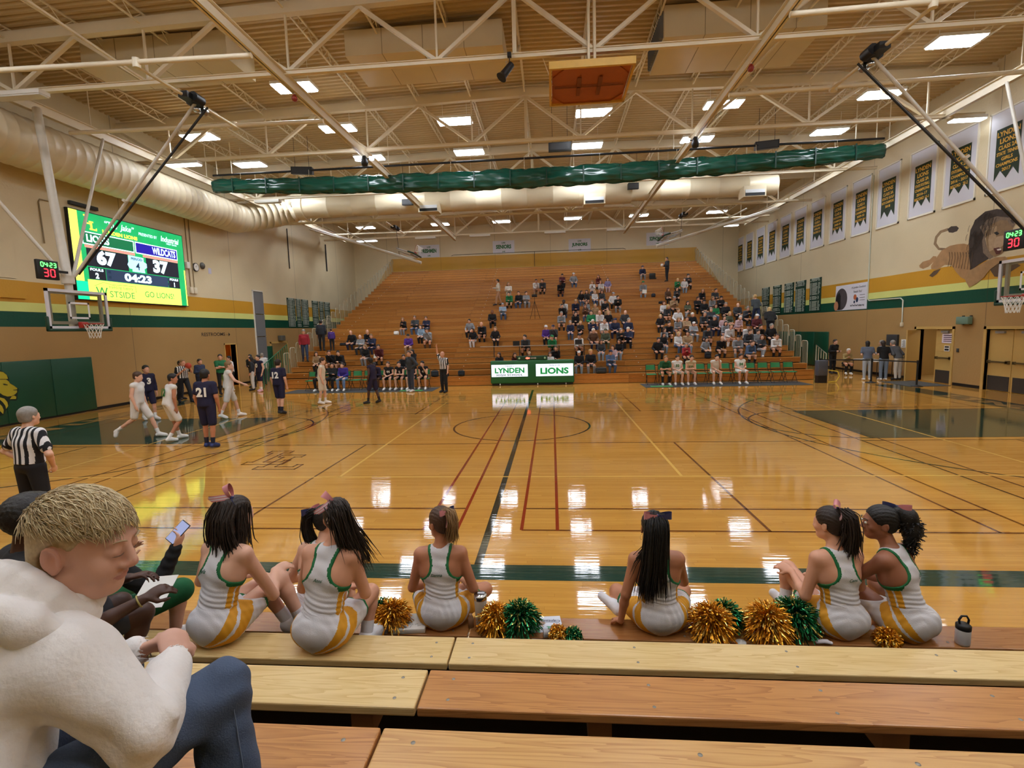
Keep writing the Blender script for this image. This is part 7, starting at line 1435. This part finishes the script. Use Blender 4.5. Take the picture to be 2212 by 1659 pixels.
t = empty('poster_sheet', (.78, -9.78, .453), 0, 'white poster sheet with script and L logo lying on the bench', 'poster'); MB().obox((0, 0, .001), (.115, .012, 0), (-.02, .12, .02), (0, 0, .001)).build('sheet', mat('sheet_white', '#DADDE8', .6), t)
m = MB(); put_text(m, 'Captain', (.03, .075, .0165), -X_, -Y_, width=.13, bold=.0, shear=.3, lift=.002, en=Z_); put_text(m, 'Quinn', (.03, -.06, -.006), -X_, -Y_, width=.13, bold=.02, shear=.3, lift=.002, en=Z_); m.build('script_writing', mat('ink_navy', '#26304A', .6), t)
m = MB(); m.poly([(u*.05-.01, v*.055-.03) for u, v in Lshape(0, 0, 1, 1)], (.02, 0, .0075), -X_, Y_, Z_); m.build('logo_letter', mat('logo_green_soft', '#5A9A78', .6), t); m = MB(); m.poly([(.04*math.cos(a), .02*math.sin(a)) for a in np.linspace(0, 6.28, 16)[:-1]], (-.05, .05, .0165), X_, Y_, Z_); m.build('logo_patch', mat('patch_skin', '#C9A890', .6), t)
t = empty('grey_cup', (.79, -9.87, .45), label='grey cup lying on the poster sheet', cat='cup'); MB().cyl((-.03, 0, .03), (.035, .01, .028), .028, .024, 20).build('cup_body', mat('cup_grey', '#A8A4A4', .4), t)
t = empty('cup_cover', (2.07, -9.88, .452), label='round white cup cover with a knob lying among the pompoms', cat='cover'); MB().lathe([(0, 0), (.032, 0), (.033, .006), (.006, .009), (.006, .018), (0, .02)], n=24).build('disc', WHITE, t)
t = empty('sock_bundle', (2.59, -9.87, .465), label='small white cloth bundle beside the second cheerleader from the right', cat='cloth'); S = Sculpt(); S.cone((-.03, 0, 0), (.035, .01, 0), .014, .012, .01); S.cone((0, 0, .004), (.05, -.01, .0), .010, .011, .01); to_obj('bundle', S.mesh(.004), cloth('#E4E0E6'), t)
# ================================================================= PEOPLE LEFT: dark-skinned player and phone holder
J = seated(.06, 'knees', knees=.14, hy=-.1, hp=-.25, foot=-.42); J['el'][1] = A(.22, .26, .17); J['wr'][1] = A(.27, .46, .24); J['an'][0] = A(-.12, .36, -.17); J['an'][1] = A(.14, .37, -.17); J['toe'][0] = A(-.14, .5, -.215); J['toe'][1] = A(.16, .52, -.215); J['kn'][1] = A(.17, .47, .12)
t = empty('person', (-1.79, -11.0, .965), -.6, 'dark-skinned player in black shirt and grey compression shorts at the left edge', 'person')
to_obj('body', body_sculpt(J, 1., False, True, True, (.6, .7)).mesh(.0075), SKIN[4], t); S = Sculpt(); torso_prims(S, J, 1., False, .018)
for i in (0, 1): S.cone(J['sh'][i], J['sh'][i]+(J['el'][i]-J['sh'][i])*.7, .068, .062, .02)
S.cone(J['neck'], J['head'], .055, .055, .01, op=-1); to_obj('shirt', S.mesh(.009), [cloth('#15171C'), cloth('#C9CCD2'), cloth('#2A3E8A')], t, lambda c: np.where((c[:, 2] > .44) & (c[:, 2] < .5), 1, np.where((c[:, 2] > .40) & (c[:, 2] <= .44) & (np.floor(c[:, 0]*40) % 3 == 0), 2, 0)))
S = Sculpt(); S.ell(J['pel'], (.165, .13, .115)); [S.cone(J['hip'][i], J['hip'][i]+(J['kn'][i]-J['hip'][i])*.78, .098, .072, .03) for i in (0, 1)]; to_obj('shorts', S.mesh(.009), cloth('#34353A'), t)
to_obj('shoes', shoes_sculpt(J).mesh(.009), cloth('#DADADA'), t)
H = Sculpt(); H.ell(J['head']+J['hB']@A(0, -.02, .05), (.115, .125, .11), J['hB']); to_obj('hair', H.mesh(.008, keep=lambda G: ((G-J['head'])@J['hB'])[..., 1]*.8-((G-J['head'])@J['hB'])[..., 2]*.5-.03, disp=lambda G: .005*np.sin(G[..., 0]*160)*np.sin(G[..., 1]*170)*np.sin(G[..., 2]*150)), hairmat('black'), t)
w = J['wr'][1]*.9+J['el'][1]*.1; d = nrm(J['wr'][1]-J['el'][1]); MB().tube([Vector(w+nrm(np.cross(d, A(0,0,1)))*.031*math.cos(a)+nrm(np.cross(d, np.cross(d, A(0,0,1))))*.031*math.sin(a)) for a in np.linspace(0, 6.28, 21)[:-1]], .0045, 6, closed=True).build('bead_bracelet', mat('bracelet_gold', '#A89A5A', .4), t)
J = seated(.1, 'phone', knees=.2, hy=-.2, hp=-.3, foot=-.42); J['el'][1] = A(.34, .24, .22); J['wr'][1] = A(.40, .36, .47); J['kn'][1] = A(.30, .44, .12); J['an'][1] = A(.28, .4, -.17); J['toe'][1] = A(.33, .56, -.215); J['hd'] = [A(0, .8, .5), A(.25, .3, .8)]; J['hn'] = [A(1, 0, 0), A(-1, -.2, .3)]
t = empty('person', (-2.12, -10.40, .70), -.15, 'person in black long sleeves and green shorts holding up a phone', 'person')
to_obj('body', body_sculpt(J, 1., False, True, True, (.6, .75)).mesh(.0075), SKIN[1], t); S = Sculpt(); torso_prims(S, J, 1., False, .02); [arm_prims(S, J, i, 1., False, .014) for i in (0, 1)]; S.cone(J['neck'], J['head'], .055, .055, .01, op=-1)
to_obj('long_sleeve_shirt', S.mesh(.009, disp=lambda G: .003*np.sin(G[..., 2]*120+G[..., 0]*60)), cloth('#121316'), t); S = Sculpt(); S.ell(J['pel'], (.17, .135, .12)); [S.cone(J['hip'][i], J['hip'][i]+(J['kn'][i]-J['hip'][i])*1.02, .11, .085, .03) for i in (0, 1)]; to_obj('shorts', S.mesh(.009), cloth('#0E5A32'), t)
to_obj('shoes', shoes_sculpt(J).mesh(.009), cloth('#DADADA'), t); H, kp = hair_sculpt(J, 1.05); to_obj('hair', H.mesh(.01, keep=kp), hairmat('dark'), t)
t2 = empty('phone', (0, 0, 0), label='dark smartphone with lit screen held up by the person in green shorts', cat='phone'); Mw = Matrix.Translation((-2.12, -10.40, .70)) @ Matrix.Rotation(-.15, 4, 'Z'); hp_ = Mw @ Vector(J['wr'][1]+nrm(A(.25, .3, .8))*.12+A(-.02, -.02, .0))
t2.location = hp_; t2.rotation_euler = (.95, .55, -.2); MB().bevbox((-.037, -.075, -.004), (.037, .075, .004), .004, n=3).build('phone_body', BLACK, t2); MB().box((-.033, -.07, .0042), (.033, .07, .0048)).build('phone_screen', mat('screen_dim', '#8A93B8', emis=.7), t2)
MB().obox((-1.62, -10.36, 1.01), (.09, .02, 0), (-.02, .1, .05), (0, 0, .001)).build('white_paper', WHITE, label='white printed sheet beside the dark-skinned player', cat='paper')
# ================================================================= BLOND PERSON IN THE WHITE HOODIE (foreground left)
O_ = A(-.40, -12.30, 1.45); q_ = lambda x, y, z: A(x, y, z)-O_
J = rig(q_(-.40,-12.29,1.56), q_(-.42,-12.14,1.80), q_(-.39,-12.05,1.935), q_(-.300,-11.995,2.065),
        [q_(-.59,-12.03,1.855), q_(-.25,-12.13,1.85)], [q_(-.52,-11.95,1.63), q_(-.10,-12.10,1.665)], [q_(-.335,-11.845,1.675), q_(-.205,-11.875,1.675)],
        [q_(-.49,-12.27,1.55), q_(-.31,-12.30,1.55)], [q_(-.43,-11.86,1.60), q_(-.085,-11.875,1.575)], [q_(-.38,-11.95,1.11), q_(-.01,-11.93,1.11)], [q_(-.37,-11.83,1.05), q_(.01,-11.82,1.05)],
        hB=head_frame(-1.36, -.22, -.05), hd=[A(.85, .35, .25), A(-.55, .75, .35)], hn=[A(.1, -.5, -.8), A(-.3, -.3, -.9)])
t = empty('person', tuple(O_), 0, 'young blond person in white hoodie and jeans sitting at the left, eyes lowered', 'person')
BSK = [mat('boy_skin', '#CE9F8A', .5, noise=.05, nscale=20), mat('boy_lips', '#B87C70', .45), mat('boy_flush', '#CC9683', .5)]
S = body_sculpt(J, 1., False, True, True, (.85, .75), .55); c, B = J['head'], J['hB']; L = lambda x, y, z: c+B@(A(x, y, z)*1.05)
for x in (-1, 1):      # lowered lids, fuller cheeks, lips and nostrils
    S.ell(L(x*.032, .0835, .003), (.017, .0125, .0125), B, .006); S.ell(L(x*.04, .062, -.045), (.026, .026, .03), B, .02); S.ell(L(x*.0075, .103, -.045), (.0035, .004, .003), B, .003, -1)
for x in (-1, 1):
    er = [L(x*(.083+.006*math.sin(a)), -.010+.017*math.cos(a)-.004*math.sin(a), -.012+.029*math.sin(a)) for a in np.linspace(-.9, 3.9, 14)]
    S.path(er, [.0045]*14, .003); S.ell(L(x*.0925, -.006, -.008), (.011, .0105, .018), B, .003, -1); S.ell(L(x*.081, -.002, -.036), (.006, .008, .009), B, .005); S.cone(L(x*.081, .006, -.018), L(x*.081, .004, -.006), .004, .003, .003)
S.cone(L(0, .09, .01), L(0, .111, -.028), .008, .0105, .01); S.cone(L(-.05, .0, -.07), L(-.028, .055, -.092), .018, .016, .025); S.cone(L(.05, .0, -.07), L(.028, .055, -.092), .018, .016, .025); S.cone(L(-.04, .078, .026), L(.04, .078, .026), .009, .009, .014); S.ell(L(0, .074, -.094), (.02, .016, .014), B, .015); S.ell(L(0, .0985, -.0775), (.014, .004, .003), B, .006, -1)
def bc(v):
    q = (v-c)@B/1.05; lip = ((q[:, 0]/.024)**2+((q[:, 2]+.0635)/.0085)**2 < 1) & (q[:, 1] > .088); ear = (np.abs(q[:, 0]) > .0815) & (q[:, 2] < .02) & (q[:, 2] > -.05) & (np.abs(q[:, 1]+.005) < .035)
    nose = ((q[:, 0]/.018)**2+((q[:, 2]+.034)/.014)**2 < 1) & (q[:, 1] > .1); r = np.zeros(len(v), int); r[ear | nose] = 2; r[lip] = 1; return r
to_obj('body', S.mesh(.0045), BSK, t, bc, 2)
BL, BD = mat('blond_hair', '#CDBB94', .5, noise=.3, nscale=60), mat('blond_hair_dark', '#B09A74', .55, noise=.35, nscale=120)
H = Sculpt(); H.ell(L(0, -.014, .034), A(.0815, .1, .09)*1.05, B, .02); H.ell(L(0, -.045, -.02), A(.0735, .052, .066)*1.05, B, .02)
def hk(G):
    q = (G-c)@B/1.05; x, y, z = q[..., 0], q[..., 1], q[..., 2]
    front = y*.85-z*.5-.012; side = np.minimum(y+.006+np.maximum(z-.03, 0)*-2.2, .02-z+.0*x); side = np.maximum(-(z-.035), y-.012)*0-1.; ear = np.sqrt((y+.008)**2+(z+.02)**2)-.036
    return np.maximum(np.maximum(front, -ear), -z-.085)
to_obj('short_side_hair', H.mesh(.0055, keep=hk, disp=lambda G: .0008*np.sin(G[..., 2]*500+G[..., 0]*300)), BD, t)
rr = np.random.default_rng(12); mbs = [MB(), MB()]
for i in range(3600):
    th = rr.uniform(-1.4, 1.4); ph = rr.uniform(-1.2, .92)      # root on the upper skull
    n = A(math.sin(th)*math.cos(ph), math.sin(ph), math.cos(th)*math.cos(ph)); root = A(n[0]*.083, -.014+n[1]*.101, .034+n[2]*.091)
    if root[2] < .052+.25*max(0, root[1])+rr.uniform(-.012, .01): continue
    cl = rr.integers(0, 90); cr = np.random.default_rng(1000+cl+int((th+2)*4)*100+int((ph+2)*5)*1000); sw = cr.normal(0, .38); fw = A(sw+n[0]*.35, 1, -.1+cr.normal(0, .2)); fw -= n*(fw@n); fw = nrm(fw); Lh = rr.uniform(.028, .05); lift = rr.uniform(.15, .5); ph0 = cr.uniform(0, 6.28); sd = np.cross(n, fw)
    P = []
    for j in range(6):
        s_ = j/5; q = root+fw*Lh*s_+n*(lift*Lh*(s_-.75*s_*s_)+.002)-A(0, 0, 1)*Lh*.2*s_*s_+sd*.0035*math.sin(ph0+s_*2.4)*s_
        u = A(q[0]/.0835, (q[1]+.014)/.102, (q[2]-.034)/.092); k_ = np.linalg.norm(u)
        if k_ < 1.03: q = A(u[0]/k_*1.03*.0835, u[1]/k_*1.03*.102-.014, u[2]/k_*1.03*.092+.034)
        P.append(Vector(L(*q)))
    mbs[int(rr.random() < .35)].tube(P, [.0013, .0017, .0016, .0013, .0009, .0003], 3, cap=False)
mbs[0].build('blond_top_locks', BL, t); mbs[1].build('darker_top_locks', BD, t)
for x in (-1, 1):
    MB().tube([Vector(L(x*(.017+.030*a), .0975-.014*a*a, -.0035-.004*math.sin(a*3.1))) for a in np.linspace(0, 1, 8)], [.0008, .0013, .0015, .0016, .0016, .0015, .0013, .0007], 5).build('eyelash_line', mat('lash', '#6E5240', .6), t)
    MB().tube([Vector(L(x*(.014+.034*a), .0985-.012*a*a, .0235+.006*math.sin(a*2.6))) for a in np.linspace(0, 1, 8)], [.0015, .003, .0038, .0038, .0034, .0028, .002, .0008], 6, flat=.5).build('eyebrow', BD, t)
# hoodie
HOOD = mat('white_hoodie', '#E6E2DF', .9, noise=.03, bump=.3, bscale=70, sheen=.3)
S = Sculpt(); up = nrm(J['neck']-J['pel']); side = nrm(J['sh'][1]-J['sh'][0]); fwd = nrm(np.cross(up, side))
S.ell(J['pel']+up*.03, (.170, .14, .12), np.stack([side, fwd, up], 1), .05); S.ell(J['pel']*.5+J['chest']*.5-fwd*.01, (.172, .142, .17), np.stack([side, fwd, up], 1), .06); S.ell(J['chest']-fwd*.015, (.185, .14, .155), np.stack([side, fwd, up], 1), .05)
for i in (0, 1):
    S.cone(J['neck']-up*.05, J['sh'][i], .085, .085, .05); S.cone(J['sh'][i], J['el'][i], .082, .068, .04); S.cone(J['el'][i], J['wr'][i]-nrm(J['wr'][i]-J['el'][i])*.03, .066, .046, .03); S.cone(J['el'][i]-A(0, 0, .02), J['el'][i]+(J['wr'][i]-J['el'][i])*.5-A(0, 0, .02), .06, .05, .04)
nk = J['neck']; hf = nrm(B@A(0, 1, 0)*A(1, 1, 0)); hs2 = A(hf[1], -hf[0], 0)
ring = [nk+up*.005+fwd*.02+(side*math.cos(a)*.085+fwd*math.sin(a)*.078)+up*(.012*math.cos(2*a)+.010) for a in np.linspace(0, 2*math.pi, 15)]
S.path(ring, [.036+.010*max(0, -math.sin(a)) for a in np.linspace(0, 2*math.pi, 15)], .02)
ring = [nk-up*.045-fwd*.015+(side*math.cos(a)*.125+fwd*math.sin(a)*.105)-up*.02*math.sin(a) for a in np.linspace(0, 2*math.pi, 15)]
S.path(ring, [.03+.012*max(0, -math.sin(a)) for a in np.linspace(0, 2*math.pi, 15)], .012)
S.ell(nk-fwd*.10-up*.05, (.13, .07, .10), np.stack([side, fwd, up], 1), .04); S.ell(nk-fwd*.12-up*.11, (.09, .05, .08), np.stack([side, fwd, up], 1), .04)
S.cone(nk, nk+nrm(J['head']-nk)*.12, .062, .075, .015, op=-1)
def wr_(G):
    x, y, z = G[..., 0], G[..., 1], G[..., 2]
    return .0055*np.sin(x*34+y*16+2.2*np.sin(z*15+x*7))*np.sin(z*21+1.7*np.sin(y*17)+1)+.0028*np.sin(x*70+z*50+3*np.sin(y*30))+.006*np.sin((z+.6*x)*26+1.5*np.sin(y*12))
hd_ = to_obj('hoodie', S.mesh(.007, disp=wr_), HOOD, t, None, 2)
for i in (0, 1):
    a, b = J['el'][i], J['wr'][i]; d = nrm(b-a); S = Sculpt(); S.cone(b-d*.035, b+d*.012, .046, .034, .01); S.cone(b+d*.0, b+d*.06, .030, .03, .005, op=-1)
    ax = nrm(np.cross(d, A(0, 0, 1))); ay = np.cross(d, ax); to_obj('ribbed_cuff', S.mesh(.004, disp=lambda G: .0012*np.sin(np.arctan2((G-b)@ax, (G-b)@ay)*34)), HOOD, t)
S = Sculpt()
for (mj, mn, tb, dz, bk) in ((.100, .095, .040, .012, .0), (.150, .130, .036, -.035, .03)):
    AN = np.linspace(0, 2*math.pi, 17); S.path([nk+up*(dz-.028*math.sin(a))-fwd*bk+side*math.cos(a)*mj+fwd*math.sin(a)*mn for a in AN], [tb+.012*max(0, -math.sin(a)) for a in AN], .006)
S.cone(nk, nk+nrm(J['head']-nk)*.12, .060, .072, .01, op=-1)
to_obj('hood', S.mesh(.006, disp=lambda G: .004*np.sin(G[..., 0]*40+G[..., 1]*30+2*np.sin(G[..., 2]*20))), HOOD, t, None, 2)
# jeans
JEAN = mat('blue_denim', '#44536C', .85, noise=.28, nscale=7, bump=.35, bscale=220)
S = Sculpt(); S.ell(J['pel'], (.168, .135, .115), np.stack([side, nrm(np.cross(up, side)), up], 1), .04)
for i in (0, 1):
    S.cone(J['hip'][i], J['kn'][i], .104, .077, .04); S.cone(J['kn'][i], J['an'][i]+A(0, 0, .0), .073, .074, .02); S.ell(J['kn'][i]+A(0, .01, .012), (.073, .075, .068), None, .03)
ka = J['kn'][1]; to_obj('jeans', S.mesh(.007, disp=lambda G: .004*np.sin((G[..., 2]*60)+(G[..., 1]*45)+2*np.sin(G[..., 0]*40))*np.exp(-(((G-ka)**2).sum(-1)/.03))+.0022*np.sin(G[..., 1]*38+G[..., 0]*31+2*np.sin(G[..., 2]*22))), JEAN, t, None, 2)
for i in (0, 1):      # outer leg seam
    d1 = nrm(J['kn'][i]-J['hip'][i]); o1 = nrm(np.cross(d1, A(0, 0, 1)))*(1 if i else -1); d2 = nrm(J['an'][i]-J['kn'][i]); o2 = nrm(o1-d2*(o1@d2))
    MB().tube([Vector(J['kn'][i]+o2*.078+d2*.0)]+[Vector(J['kn'][i]+d2*k_*.06+o2*(.078)) for k_ in range(1, 6)], .0016, 4).build('leg_seam', mat('seam_thread', '#6E7C94', .8), t)
to_obj('shoes', shoes_sculpt(J, 1.).mesh(.008), cloth('#D8D8D8'), t)
